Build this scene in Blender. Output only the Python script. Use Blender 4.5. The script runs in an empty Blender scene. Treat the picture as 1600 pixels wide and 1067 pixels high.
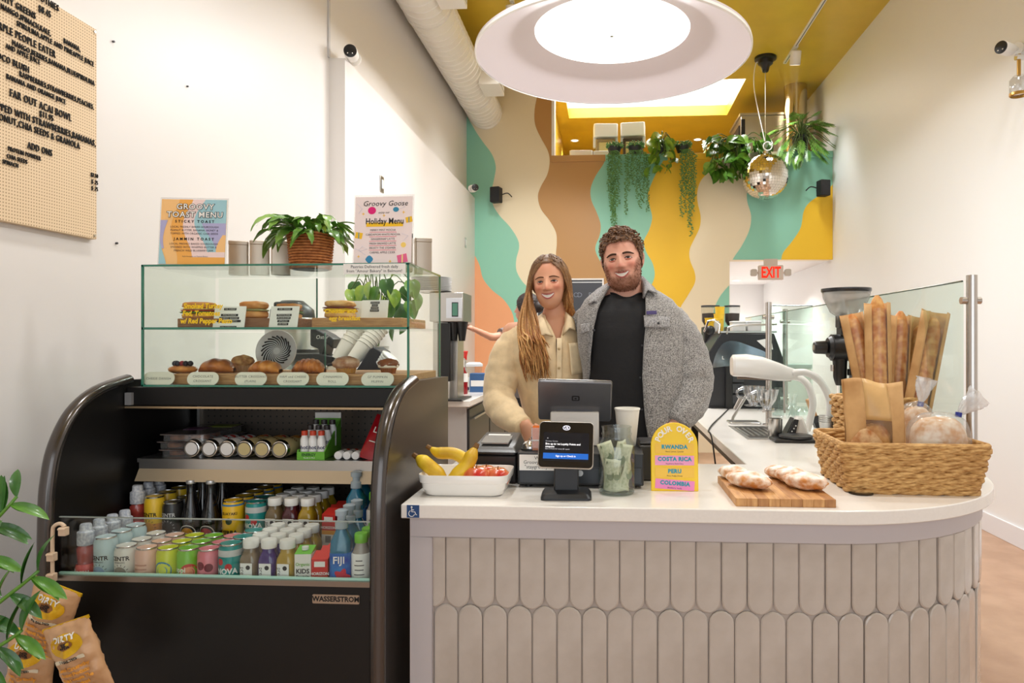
import bpy, math, random
import numpy as np
from mathutils import Vector, Matrix, Euler, noise as mnoise

# ------------------------------------------------------------------ camera
SC = bpy.context.scene
COL = SC.collection
CAM_H, FPX, PPX, PPY = 1.38, 1090.0, 880.0, 533.5      # focal length / principal point for a 1600x1067 frame
YAW = math.atan(70 / 1090)
SN, CS = math.sin(YAW), math.cos(YAW)
_cd = bpy.data.cameras.new('camera')
_cd.sensor_width = 36
_cd.lens = FPX / 1600 * 36
_cd.shift_x = -(PPX - 800) / 1600
_cd.clip_start = 0.02
_cd.clip_end = 60
CAM = bpy.data.objects.new('camera', _cd)
CAM.location = (0, 0, CAM_H)
CAM.rotation_euler = (math.pi / 2, 0, YAW)
COL.objects.link(CAM)
SC.camera = CAM

# ------------------------------------------------------------------ world, large lights, exposure
SC.view_settings.view_transform = 'Standard'
SC.view_settings.look = 'None'
SC.view_settings.exposure = -0.04
SC.view_settings.gamma = 1.0
SC.view_settings.use_curve_mapping = False
SC.cycles.transparent_max_bounces = 24
SC.cycles.max_bounces = 8
SC.cycles.diffuse_bounces = 4
SC.cycles.caustics_reflective = False
SC.cycles.caustics_refractive = False
SC.cycles.sample_clamp_indirect = 6
SC.cycles.adaptive_threshold = 0.025
WORLD = bpy.data.worlds.new('daylight'); SC.world = WORLD
WORLD.use_nodes = True
WORLD.node_tree.nodes['Background'].inputs[0].default_value = (0.86, 0.93, 1.0, 1)
WORLD.node_tree.nodes['Background'].inputs[1].default_value = 1.0

def area_light(name, loc, rot, sx, sy, power, color=(1, 1, 1), spread=180):
    l = bpy.data.lights.new(name, 'AREA')
    l.shape = 'RECTANGLE'; l.size = sx; l.size_y = sy
    l.energy = power; l.color = color; l.spread = math.radians(spread)
    o = bpy.data.objects.new(name, l); o.location = loc; o.rotation_euler = rot
    COL.objects.link(o)
    return o
# daylight through the shop window behind the camera
area_light('shop_window_daylight', (0.5, -2.9, 1.75), (math.radians(90), 0, 0), 4.2, 2.9, 58, (0.93, 0.97, 1.0))
# daylight through the roof light over the loft
area_light('roof_light_daylight', (0.57, 9.85, 5.2), (0, 0, 0), 2.3, 1.6, 95, (0.95, 0.97, 1.0))

# ------------------------------------------------------------------ pixel -> place helpers (real depths)
def ray(px, py):
    a = (px - PPX) / FPX
    return Vector((a * CS - SN, a * SN + CS, -(py - PPY) / FPX))
ORG = Vector((0, 0, CAM_H))
def at_v(px, py, v): return ORG + ray(px, py) * v
def on_z(px, py, z):
    r = ray(px, py); return ORG + r * ((z - CAM_H) / r.z)
def on_y(px, py, y):
    r = ray(px, py); return ORG + r * (y / r.y)
def on_x(px, py, x):
    r = ray(px, py); return ORG + r * (x / r.x)

# ------------------------------------------------------------------ materials
def lin(c):
    out = []
    for x in c[:3]:
        x = x / 255.0
        out.append(x / 12.92 if x <= 0.04045 else ((x + 0.055) / 1.055) ** 2.4)
    return tuple(out) + (1.0,)
MATS = {}
def mat(name, rgb, rough=0.5, metal=0.0, spec=0.5, noise=None, bump=None, coat=0.0, sheen=0.0, trans=0.0, alpha=None, sss=0.0, stretch=None, vcol=False, emit=0.0):
    """noise=(scale, amount 0..1, second rgb)  bump=(scale, strength)"""
    if name in MATS: return MATS[name]
    m = bpy.data.materials.new(name); m.use_nodes = True
    nt = m.node_tree; b = nt.nodes['Principled BSDF']
    b.inputs['Base Color'].default_value = lin(rgb)
    b.inputs['Roughness'].default_value = rough
    b.inputs['Metallic'].default_value = metal
    b.inputs['Specular IOR Level'].default_value = spec
    if coat: b.inputs['Coat Weight'].default_value = coat; b.inputs['Coat Roughness'].default_value = 0.1
    if sheen: b.inputs['Sheen Weight'].default_value = sheen
    if trans: b.inputs['Transmission Weight'].default_value = trans
    if sss: b.inputs['Subsurface Weight'].default_value = sss; b.inputs['Subsurface Radius'].default_value = (0.01, 0.004, 0.002)
    if alpha is not None: b.inputs['Alpha'].default_value = alpha
    if emit:
        b.inputs['Emission Color'].default_value = lin(rgb); b.inputs['Emission Strength'].default_value = emit
    tc = None
    if noise or bump:
        tc = nt.nodes.new('ShaderNodeTexCoord'); src = tc.outputs['Object']
        if stretch:
            mp = nt.nodes.new('ShaderNodeMapping'); mp.inputs['Scale'].default_value = stretch
            nt.links.new(src, mp.inputs[0]); src = mp.outputs[0]
    if vcol:
        at = nt.nodes.new('ShaderNodeAttribute'); at.attribute_name = 'Col'
        nt.links.new(at.outputs['Color'], b.inputs['Base Color'])
    if noise:
        n = nt.nodes.new('ShaderNodeTexNoise'); n.inputs['Scale'].default_value = noise[0]; n.inputs['Detail'].default_value = 4
        nt.links.new(src, n.inputs['Vector'])
        r = nt.nodes.new('ShaderNodeValToRGB')
        c2 = lin(noise[2]) if len(noise) > 2 else tuple(x * (1 - noise[1]) for x in lin(rgb)[:3]) + (1,)
        r.color_ramp.elements[0].position = 0.35; r.color_ramp.elements[1].position = 0.65
        r.color_ramp.elements[0].color = c2; r.color_ramp.elements[1].color = lin(rgb)
        nt.links.new(n.outputs['Fac'], r.inputs[0])
        if vcol:
            mx = nt.nodes.new('ShaderNodeMix'); mx.data_type = 'RGBA'; mx.blend_type = 'MULTIPLY'; mx.inputs[0].default_value = 1
            nt.links.new(at.outputs['Color'], mx.inputs[6]); nt.links.new(r.outputs[0], mx.inputs[7])
            nt.links.new(mx.outputs[2], b.inputs['Base Color'])
        else:
            nt.links.new(r.outputs[0], b.inputs['Base Color'])
    if bump:
        n = nt.nodes.new('ShaderNodeTexNoise'); n.inputs['Scale'].default_value = bump[0]; n.inputs['Detail'].default_value = 3
        nt.links.new(src, n.inputs['Vector'])
        bp = nt.nodes.new('ShaderNodeBump'); bp.inputs['Strength'].default_value = bump[1]; bp.inputs['Distance'].default_value = 0.01
        nt.links.new(n.outputs['Fac'], bp.inputs['Height']); nt.links.new(bp.outputs[0], b.inputs['Normal'])
    MATS[name] = m
    return m
def glass_mat(name, tint=(235, 245, 240), reflect=0.08, rough=0.02, haze=0.0, haze_rgb=(235, 235, 235)):
    """thin clear sheet: straight see-through plus a fresnel reflection, optional haze"""
    if name in MATS: return MATS[name]
    m = bpy.data.materials.new(name); m.use_nodes = True
    nt = m.node_tree; nt.nodes.clear()
    out = nt.nodes.new('ShaderNodeOutputMaterial')
    t = nt.nodes.new('ShaderNodeBsdfTransparent'); t.inputs[0].default_value = lin(tint)
    g = nt.nodes.new('ShaderNodeBsdfGlossy'); g.inputs['Roughness'].default_value = rough
    lw = nt.nodes.new('ShaderNodeLayerWeight'); lw.inputs[0].default_value = .5
    pw = nt.nodes.new('ShaderNodeMath'); pw.operation = 'POWER'; pw.inputs[1].default_value = 4.0
    nt.links.new(lw.outputs['Facing'], pw.inputs[0])
    mul = nt.nodes.new('ShaderNodeMath'); mul.operation = 'MULTIPLY_ADD'; mul.inputs[1].default_value = .35; mul.inputs[2].default_value = reflect
    mul.use_clamp = True
    nt.links.new(pw.outputs[0], mul.inputs[0])
    mx = nt.nodes.new('ShaderNodeMixShader')
    base = t.outputs[0]
    if haze:
        d = nt.nodes.new('ShaderNodeBsdfDiffuse'); d.inputs[0].default_value = lin(haze_rgb)
        hm = nt.nodes.new('ShaderNodeMixShader'); hm.inputs[0].default_value = haze
        nt.links.new(t.outputs[0], hm.inputs[1]); nt.links.new(d.outputs[0], hm.inputs[2]); base = hm.outputs[0]
    nt.links.new(mul.outputs[0], mx.inputs[0]); nt.links.new(base, mx.inputs[1]); nt.links.new(g.outputs[0], mx.inputs[2])
    nt.links.new(mx.outputs[0], out.inputs[0])
    MATS[name] = m
    return m
def emit_mat(name, rgb, strength):
    if name in MATS: return MATS[name]
    m = bpy.data.materials.new(name); m.use_nodes = True
    nt = m.node_tree; nt.nodes.clear()
    out = nt.nodes.new('ShaderNodeOutputMaterial'); e = nt.nodes.new('ShaderNodeEmission')
    e.inputs[0].default_value = lin(rgb); e.inputs[1].default_value = strength
    nt.links.new(e.outputs[0], out.inputs[0]); MATS[name] = m
    return m

# ------------------------------------------------------------------ mesh builder
class MB:
    def __init__(s): s.v = []; s.f = []; s.c = []; s.cur = None
    def add(s, vs, fs, M=None):
        o = len(s.v)
        for p in vs:
            p = Vector(p)
            s.v.append(tuple(M @ p) if M is not None else tuple(p))
            if s.cur is not None: s.c.append(s.cur)
        for f in fs: s.f.append(tuple(i + o for i in f))
        return s
    def color(s, rgb): s.cur = lin(rgb); return s
    def box(s, c, d, M=None):
        x, y, z = c; a, b, h = d[0] / 2, d[1] / 2, d[2] / 2
        vs = [(x + i * a, y + j * b, z + k * h) for k in (-1, 1) for j in (-1, 1) for i in (-1, 1)]
        return s.add(vs, [(0, 2, 3, 1), (4, 5, 7, 6), (0, 1, 5, 4), (2, 6, 7, 3), (0, 4, 6, 2), (1, 3, 7, 5)], M)
    def bb(s, x0, x1, y0, y1, z0, z1, M=None):
        return s.box(((x0 + x1) / 2, (y0 + y1) / 2, (z0 + z1) / 2), (x1 - x0, y1 - y0, z1 - z0), M)
    def lathe(s, prof, n=24, c=(0, 0, 0), M=None, cap=True):
        """prof: list of (r, z) from bottom to top, about z"""
        vs = []; fs = []
        for r, z in prof:
            for i in range(n):
                t = 2 * math.pi * i / n
                vs.append((c[0] + r * math.cos(t), c[1] + r * math.sin(t), c[2] + z))
        for k in range(len(prof) - 1):
            for i in range(n):
                j = (i + 1) % n
                fs.append((k * n + i, k * n + j, (k + 1) * n + j, (k + 1) * n + i))
        if cap:
            if prof[0][0] > 1e-5: fs.append(tuple(reversed(range(n))))
            if prof[-1][0] > 1e-5: fs.append(tuple((len(prof) - 1) * n + i for i in range(n)))
        return s.add(vs, fs, M)
    def cyl(s, p0, p1, r0, r1=None, n=16, M=None):
        r1 = r0 if r1 is None else r1
        return s.tube([p0, p1], [r0, r1], n, M)
    def tube(s, pts, rad, n=8, M=None, cap=True, flat=None, up=None):
        """swept tube; flat scales the second cross axis; up fixes the frame"""
        pts = [Vector(p) for p in pts]; m = len(pts)
        if not hasattr(rad, '__len__'): rad = [rad] * m
        vs = []; fs = []
        tprev = None; nrm = None
        for k in range(m):
            t = (pts[min(k + 1, m - 1)] - pts[max(k - 1, 0)])
            if t.length < 1e-9: t = Vector((0, 0, 1))
            t.normalize()
            if up is not None:
                nrm = Vector(up) - t * t.dot(Vector(up))
                if nrm.length < 1e-6: nrm = t.orthogonal()
                nrm.normalize()
            elif nrm is None:
                nrm = t.orthogonal().normalized()
            else:
                nrm = (nrm - t * t.dot(nrm))
                nrm = nrm.normalized() if nrm.length > 1e-6 else t.orthogonal().normalized()
            bn = t.cross(nrm)
            fl = 1 if flat is None else (flat[k] if hasattr(flat, '__len__') else flat)
            for i in range(n):
                a = 2 * math.pi * i / n
                vs.append(pts[k] + nrm * (math.cos(a) * rad[k] * fl) + bn * (math.sin(a) * rad[k]))
        for k in range(m - 1):
            for i in range(n):
                j = (i + 1) % n
                fs.append((k * n + i, k * n + j, (k + 1) * n + j, (k + 1) * n + i))
        if cap: fs.append(tuple(reversed(range(n)))); fs.append(tuple((m - 1) * n + i for i in range(n)))
        return s.add(vs, fs, M)
    def ell(s, c, r, n=16, m=10, M=None, fn=None):
        r = (r, r, r) if not hasattr(r, '__len__') else r
        vs = []; fs = []
        for k in range(m + 1):
            ph = math.pi * k / m
            for i in range(n):
                t = 2 * math.pi * i / n
                d = Vector((math.sin(ph) * math.cos(t), math.sin(ph) * math.sin(t), -math.cos(ph)))
                q = 1 if fn is None else fn(d)
                vs.append((c[0] + d.x * r[0] * q, c[1] + d.y * r[1] * q, c[2] + d.z * r[2] * q))
        for k in range(m):
            for i in range(n):
                j = (i + 1) % n
                fs.append((k * n + i, k * n + j, (k + 1) * n + j, (k + 1) * n + i))
        return s.add(vs, fs, M)
    def prism(s, out, z0, z1, M=None):
        """2D outline (x, y) extruded in z"""
        n = len(out)
        vs = [(x, y, z0) for x, y in out] + [(x, y, z1) for x, y in out]
        fs = [tuple(reversed(range(n))), tuple(range(n, 2 * n))] + [(i, (i + 1) % n, n + (i + 1) % n, n + i) for i in range(n)]
        return s.add(vs, fs, M)
    def prismy(s, out, y0, y1, M=None):
        """outline in (x, z), extruded along y (front y0)"""
        n = len(out)
        vs = [(x, y0, z) for x, z in out] + [(x, y1, z) for x, z in out]
        fs = [tuple(range(n)), tuple(reversed(range(n, 2 * n)))] + [(i, n + i, n + (i + 1) % n, (i + 1) % n) for i in range(n)]
        return s.add(vs, fs, M)
    def grid(s, P, M=None, close_u=False):
        """P[rows][cols] of points"""
        R = len(P); C = len(P[0]); vs = [p for row in P for p in row]; fs = []
        for r in range(R - 1):
            for c in range(C if close_u else C - 1):
                d = (c + 1) % C
                fs.append((r * C + c, r * C + d, (r + 1) * C + d, (r + 1) * C + c))
        return s.add(vs, fs, M)
    def mesh(s, name='mesh', smooth=True, angle=40):
        me = bpy.data.meshes.new(name)
        me.from_pydata(s.v, [], s.f); me.update()
        if s.c and len(s.c) == len(s.v):
            a = me.color_attributes.new('Col', 'FLOAT_COLOR', 'POINT')
            a.data.foreach_set('color', [x for c in s.c for x in c])
        if smooth:
            me.polygons.foreach_set('use_smooth', [True] * len(me.polygons))
            if angle < 180: me.set_sharp_from_angle(angle=math.radians(angle))
        return me
    def build(s, name, m, parent=None, smooth=True, angle=40, loc=None, rot=None, bevel=0, solid=0, sub=0):
        me = s.mesh(name, smooth, angle)
        me.materials.append(m)
        return put(name, me, parent, loc, rot, bevel, solid, sub)
def put(name, me, parent=None, loc=None, rot=None, bevel=0, solid=0, sub=0):
    o = bpy.data.objects.new(name, me); COL.objects.link(o)
    if parent is not None: o.parent = parent
    if loc is not None: o.location = loc
    if rot is not None: o.rotation_euler = rot
    if solid:
        q = o.modifiers.new('solid', 'SOLIDIFY'); q.thickness = solid; q.offset = 0
    if bevel:
        q = o.modifiers.new('bevel', 'BEVEL'); q.width = bevel; q.segments = 2; q.limit_method = 'ANGLE'; q.angle_limit = math.radians(40)
    if sub:
        q = o.modifiers.new('sub', 'SUBSURF'); q.levels = sub; q.render_levels = sub
    return o
def tag(o, label, cat, group=None, kind=None):
    o['label'] = label; o['category'] = cat
    if group: o['group'] = group
    if kind: o['kind'] = kind
    return o
def thing(name, label, cat, loc=(0, 0, 0), rotz=0.0, group=None, rot=None):
    o = bpy.data.objects.new(name, None); COL.objects.link(o)
    o.empty_display_size = 0.05
    o.location = loc; o.rotation_euler = rot if rot is not None else (0, 0, rotz)
    return tag(o, label, cat, group)
def struct(o):
    o['kind'] = 'structure'; return o
def dup(root, loc=None, rotz=None, label=None, group=None):
    r = root.copy(); COL.objects.link(r)
    if loc is not None: r.location = loc
    if rotz is not None: r.rotation_euler = (0, 0, rotz)
    if label: r['label'] = label
    if group: r['group'] = group
    for ch in list(root.children):
        c = ch.copy(); COL.objects.link(c); c.parent = r
        for g in list(ch.children):
            d = g.copy(); COL.objects.link(d); d.parent = c
    return r
FONT_SCALE = 1.0
def text_mesh(s, size, align='CENTER', extrude=0.0, bold=0.0, space=1.0, line=1.0, res=2, wrap_r=None, shear=0.0):
    cu = bpy.data.curves.new('lettering', 'FONT')
    cu.body = s; cu.size = size; cu.align_x = align; cu.align_y = 'CENTER'
    cu.extrude = extrude; cu.offset = bold; cu.space_character = space; cu.space_line = line
    cu.resolution_u = res; cu.shear = shear
    o = bpy.data.objects.new('lettering', cu)
    me = bpy.data.meshes.new_from_object(o)
    bpy.data.objects.remove(o); bpy.data.curves.remove(cu)
    if wrap_r:
        for v in me.vertices:
            a = v.co.x / wrap_r; y = v.co.y; z = v.co.z
            v.co = (math.sin(a) * (wrap_r + z), -math.cos(a) * (wrap_r + z), y)
    return me
def text(s, m, parent, loc, size, rot=(math.pi / 2, 0, 0), name='lettering', scale=None, **k):
    me = text_mesh(s, size, **k); me.materials.append(m)
    o = put(name, me, parent, loc, rot)
    if scale: o.scale = scale
    return o
RND = random.Random(7)
def R(a): return math.radians(a)
def lerp(a, b, t): return a + (b - a) * t
def spline(pts, n):
    """Catmull-Rom through points, n samples per segment"""
    P = [Vector(p) for p in pts]; out = []
    for i in range(len(P) - 1):
        p0 = P[max(i - 1, 0)]; p1 = P[i]; p2 = P[i + 1]; p3 = P[min(i + 2, len(P) - 1)]
        for k in range(n):
            t = k / n
            out.append(0.5 * ((2 * p1) + (p2 - p0) * t + (2 * p0 - 5 * p1 + 4 * p2 - p3) * t * t + (3 * p1 - p0 - 3 * p2 + p3) * t ** 3))
    out.append(P[-1]); return out
def rrect(w, h, r, n=5):
    """rounded rectangle outline centred on 0"""
    out = []
    for cx, cy, a0 in ((w / 2 - r, h / 2 - r, 0), (-w / 2 + r, h / 2 - r, 90), (-w / 2 + r, -h / 2 + r, 180), (w / 2 - r, -h / 2 + r, 270)):
        for k in range(n + 1):
            a = R(a0 + 90 * k / n); out.append((cx + r * math.cos(a), cy + r * math.sin(a)))
    return out
def circle(r, n=24, cx=0, cy=0, ry=None):
    ry = ry or r
    return [(cx + r * math.cos(2 * math.pi * i / n), cy + ry * math.sin(2 * math.pi * i / n)) for i in range(n)]

# shared materials
M_WHITE = mat('white_paint', (243, 240, 235), 0.45)
M_BLACK = mat('black_plastic', (20, 20, 21), 0.38)
M_DARK = mat('charcoal_plastic', (45, 46, 50), 0.45)
M_STEEL = mat('brushed_steel', (200, 198, 194), 0.28, 1.0, bump=(60, 0.03), stretch=(1, 1, 30))
M_CHROME = mat('chrome', (225, 225, 225), 0.08, 1.0)
M_WPLASTIC = mat('white_plastic', (238, 238, 236), 0.3)
M_PAPER = mat('white_paper', (245, 243, 238), 0.8)
M_INK = mat('black_ink', (18, 16, 16), 0.7)
M_GREY = mat('grey_plastic', (130, 130, 132), 0.45)
# ================================================================== the room
XL, XF, XR, YB, ZC = -1.79, -1.685, 2.755, 8.76, 4.72
m_wall = mat('warm_white_wall', (228, 223, 219), 0.42, bump=(35, 0.02))
m_wall_r = mat('cool_white_wall', (243, 243, 243), 0.42, bump=(35, 0.02))
m_ceil = mat('mustard_ceiling_paint', (222, 187, 58), 0.32, noise=(3, 0.08), bump=(8, 0.06))
m_floor = mat('tan_concrete_floor', (192, 156, 130), 0.4, noise=(5, 0.3, (176, 140, 114)), bump=(40, 0.03))
struct(MB().bb(XL - .2, XR + .2, -2.6, 14, -.1, 0).build('floor', m_floor))
struct(MB().bb(XL - .15, XL, -2.6, 14, 0, ZC).build('wall_left', m_wall))
struct(MB().bb(XL, XF, 4.38, YB, 0, 3.2).build('wall_left_ledge', m_wall))
struct(MB().bb(XR, XR + .15, -2.6, 14, 0, ZC).build('wall_right', m_wall_r))
SKX0, SKX1, SKY0, SKY1 = -.58, 1.75, 9.0, 10.42
c = MB()
c.bb(XL - .15, SKX0, -2.6, 14, ZC, ZC + .15); c.bb(SKX1, XR + .15, -2.6, 14, ZC, ZC + .15)
c.bb(SKX0, SKX1, -2.6, SKY0, ZC, ZC + .15); c.bb(SKX0, SKX1, SKY1, 14, ZC, ZC + .15)
struct(c.build('ceiling', m_ceil))
# roof light: white well and bright glazing
w = MB()
w.bb(SKX0 - .05, SKX0, SKY0, SKY1, ZC + .15, ZC + .62); w.bb(SKX1, SKX1 + .05, SKY0, SKY1, ZC + .15, ZC + .62)
w.bb(SKX0, SKX1, SKY0 - .05, SKY0, ZC + .15, ZC + .62); w.bb(SKX0, SKX1, SKY1, SKY1 + .05, ZC + .15, ZC + .62)
sky = struct(w.build('window_1', M_WHITE))
MB().bb(SKX0, SKX1, SKY0, SKY1, ZC + .6, ZC + .62).build('pane', emit_mat('roof_light_sky', (255, 250, 235), 2.2), sky)
# shop front behind the camera
f = MB()
f.bb(XL, -1.5, -2.6, -2.45, 0, ZC); f.bb(2.5, XR, -2.6, -2.45, 0, ZC); f.bb(-1.5, 2.5, -2.6, -2.45, 3.3, ZC); f.bb(-1.5, 2.5, -2.6, -2.45, 0, .25)
wf = struct(f.build('wall_front', m_wall))
fr = MB()
for x in (-1.47, -.15, 1.17, 2.47): fr.bb(x - .03, x + .03, -2.58, -2.5, .25, 3.3)
fr.bb(-1.5, 2.5, -2.58, -2.5, .25, .31); fr.bb(-1.5, 2.5, -2.58, -2.5, 3.24, 3.3)
struct(fr.build('window_2', M_BLACK))
# mural wall with the door opening to the hall and the loft above
JX = on_y(862, 300, YB).x          # left jamb of the loft opening
DX = on_y(1140, 450, YB).x         # left jamb of the door
ZL = on_y(1000, 244, YB).z         # ledge height
m_cream = mat('mural_cream', (240, 226, 194), 0.5)
b = MB()
b.bb(XL, JX, YB, YB + .18, 0, ZC); b.bb(JX, DX, YB, YB + .18, 0, ZL); b.bb(DX, XR, YB, YB + .18, 2.39, ZL)
wb = struct(b.build('wall_back', m_cream))
struct(MB().bb(JX - .0, JX + .035, YB - .006, YB + .2, ZL, ZC).build('trim_1', M_WHITE))
# mural bands, traced on the wall plane
m_teal = mat('mural_teal', (146, 208, 184), 0.5); m_brown = mat('mural_brown', (190, 144, 88), 0.42)
m_yel = mat('mural_yellow', (242, 196, 44), 0.5); m_orange = mat('mural_orange', (242, 172, 124), 0.5)
A = [(729, 180), (742.6, 204), (754.7, 222), (768.6, 241), (774.5, 260), (772, 279), (768.6, 297), (770, 319), (780.8, 337), (796.4, 354), (808.5, 373), (811, 387), (806.8, 404), (806.8, 422), (815.5, 439), (830, 455), (845, 480), (848, 510), (842, 540), (850, 580), (870, 640), (870, 720)]
O_ = [(742.5, 400), (749.5, 415), (754.7, 435), (768.6, 453), (786, 467), (798, 484), (803, 500), (804, 530), (798, 560), (808, 600), (820, 660), (820, 720)]
B = [(842, 60), (841, 110), (841, 140), (835.5, 170), (836, 194), (845, 215), (855.4, 234), (859, 251), (855.4, 272), (845, 291.5), (840.5, 307), (845, 326), (859, 345), (868.6, 363), (870, 380), (869, 404), (878, 430), (892, 460), (896, 490), (890, 530), (895, 580), (910, 640), (910, 720)]
Cc = [(947, 244), (943, 256), (930.6, 275), (923, 294), (924, 312.5), (932, 331), (938.4, 350), (937, 367), (930.6, 384), (931, 394), (936, 405), (943, 418), (951, 440), (953, 470), (946, 500), (946, 540), (960, 600), (965, 660), (965, 720)]
D = [(1042, 244), (1035, 253), (1024, 273), (1015, 294), (1012, 309), (1016, 325), (1019, 341), (1014, 360), (1006, 377), (1010, 394), (1018.5, 408.5), (1022, 419.5), (1023, 429), (1020, 441), (1005, 470), (1000, 500), (1012, 560), (1020, 640), (1020, 720)]
E = [(1131, 244), (1121, 253), (1110, 266), (1096, 281), (1090, 297), (1090, 315.6), (1094.7, 337.5), (1093, 356), (1084, 375), (1077.5, 390), (1078, 406), (1085.6, 426), (1085.6, 442), (1074.5, 462), (1060, 490), (1060, 540), (1072, 600), (1075, 660), (1075, 720)]
F = [(1219, 244), (1207, 254), (1190, 268), (1174, 284), (1167.5, 300), (1168, 316), (1173.8, 337), (1171, 359), (1159, 384), (1148, 400), (1144.7, 406)]
G = [(1301, 289), (1284, 303), (1265, 316), (1255.6, 331), (1251, 356), (1237, 378), (1224, 394), (1220.6, 406)]
def bcurve(pts, n=5):
    return [(v.x, v.y) for v in spline([(p[0], p[1], 0) for p in pts], n)]
def at_row(cv, y):
    for i in range(len(cv) - 1):
        if cv[i][1] <= y <= cv[i + 1][1] + 1e-9:
            t = (y - cv[i][1]) / max(1e-9, cv[i + 1][1] - cv[i][1]); return lerp(cv[i][0], cv[i + 1][0], t)
    return cv[0][0] if y < cv[0][1] else cv[-1][0]
def band(name, lf, rt, y0, y1, m, proud=.004):
    rows = []; n = max(8, int((y1 - y0) / 3.0))
    for k in range(n + 1):
        y = lerp(y0, y1, k / n); a = lf(y); b = max(rt(y), a + .01)
        p = on_y(a, y, YB - proud); q = on_y(b, y, YB - proud)
        rows.append([p, q])
    front = rows; back = [[p + Vector((0, proud, 0)), q + Vector((0, proud, 0))] for p, q in rows]
    mb = MB(); ring = [[f_[0], f_[1], k_[1], k_[0]] for f_, k_ in zip(front, back)]
    mb.grid([[r[1], r[0], r[3], r[2]] for r in ring], close_u=True)
    n4 = len(ring) * 4
    mb.f.append((0, 1, 2, 3)); mb.f.append((n4 - 1, n4 - 2, n4 - 3, n4 - 4))
    return mb.build(name, m, wb, smooth=False)
cA, cO, cB, cC, cD, cE, cF, cG = [bcurve(k) for k in (A, O_, B, Cc, D, E, F, G)]
k729 = lambda y: 728.8
kJ = lambda y: 861.5
band('painted_band', k729, lambda y: at_row(cA, y), 178, 660, m_teal)
band('painted_band', k729, lambda y: at_row(cO, y), 400, 660, m_orange, .006)
band('painted_band', lambda y: at_row(cB, y), lambda y: 861.6, 62, 246, m_brown)
band('painted_band', lambda y: at_row(cB, y), lambda y: at_row(cC, y), 246, 660, m_brown)
band('painted_band', lambda y: at_row(cC, y), lambda y: at_row(cD, y), 245, 660, m_teal)
band('painted_band', lambda y: at_row(cD, y), lambda y: at_row(cE, y), 245, 660, m_yel)
band('painted_band', lambda y: at_row(cF, y), lambda y: 1301, 242, 405.6, m_teal)
band('painted_band', lambda y: at_row(cG, y), lambda y: 1301, 288, 405.6, m_yel, .006)
cH = bcurve([(1139, 446), (1131, 455), (1123.5, 465.5), (1117, 480), (1113, 500), (1113, 540), (1105, 600), (1105, 660)])
band('painted_band', lambda y: at_row(cH, y), lambda y: 1139.5, 446, 660, m_teal)
# ledge cap, painted in the band colours
for a0, a1, m in ((861.8, 946, m_brown), (946, 1043, m_teal), (1043, 1131, m_yel), (1131, 1219, m_cream), (1219, 1300.5, m_teal)):
    x0 = on_y(a0, 244, YB).x; x1 = on_y(a1, 244, YB).x
    MB().bb(x0, x1, YB - .03, YB + .2, ZL - .06, ZL + .02).build('ledge_cap', m, wb, bevel=.004)
# loft behind the ledge and hall behind the door
struct(MB().bb(JX - .1, XR, YB + .18, 14, ZL - .35, ZL - .2).build('floor_loft', mat('loft_board', (190, 165, 120), .6)))
struct(MB().bb(JX - .15, JX - .05, YB + .18, 14, ZL - .2, ZC).build('wall_loft', m_ceil))
struct(MB().bb(XL, XR, 13.9, 14, 0, ZC).build('wall_rear', m_ceil))
struct(MB().bb(DX - .1, XR, YB + .18, 13.9, 2.39, 2.45).build('ceiling_hall', m_wall_r))
struct(MB().bb(DX - .1, DX, YB + .18, 13.9, 0, 2.39).build('wall_hall', m_wall_r))
struct(MB().bb(DX, XR, 12.6, 12.7, 0, 2.39).build('wall_hall_end', m_wall_r))
# baseboard on the right wall
struct(MB().bb(XR - .015, XR, -2.45, 13, 0, .135).build('baseboard_right', mat('baseboard_white', (236, 236, 240), .4), bevel=.003))
# ================================================================== big pendant lamp
LD = 5.40; LP = at_v(956, 533.5 - .407 * FPX, LD); LZ = LP.z; LR = .193 * LD
m_shade = mat('lamp_fabric', (214, 204, 206), .55, bump=(30, .03))
lamp = thing('pendant_lamp', 'large round pendant lamp with wide lilac-white rim and glowing centre', 'lamp', (LP.x, LP.y, LZ))
MB().lathe([(LR * .575, .19), (LR, 0), (LR * 1.008, .004), (LR * 1.008, .03), (LR * .99, .035), (LR * .575, .24)], 96, cap=False).build('shade', m_shade, lamp)
MB().lathe([(LR * 1.0, -.012), (LR * 1.012, -.006), (LR * 1.012, .012), (LR * 1.0, .014)], 96, cap=False).build('rim', M_WHITE, lamp)
MB().lathe([(0, .172), (LR * .45, .178), (LR * .572, .19), (LR * .574, .23), (0, .23)], 72).build('diffuser', emit_mat('lamp_diffuser', (255, 250, 242), 3.0), lamp)
MB().lathe([(0, .160), (.014, .162), (.014, .172), (0, .172)], 16).build('finial', M_STEEL, lamp)
for a in (90, 210, 330):
    q = Vector((math.cos(R(a)), math.sin(R(a)), 0)) * LR * .5
    MB().cyl((q.x, q.y, .23), (0, 0, ZC - LZ - .02), .003, n=6).build('suspension_cable', M_STEEL, lamp)
MB().lathe([(0, 0), (.07, 0), (.07, .03), (0, .03)], 24, (0, 0, ZC - LZ - .03)).build('ceiling_rose', M_WHITE, lamp)
ll = bpy.data.lights.new('pendant_light', 'AREA'); ll.shape = 'DISK'; ll.size = LR * 1.1; ll.energy = 95; ll.color = (.97, .98, 1)
lo = bpy.data.objects.new('pendant_light', ll); lo.location = (LP.x, LP.y, LZ + .12); COL.objects.link(lo)
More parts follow.
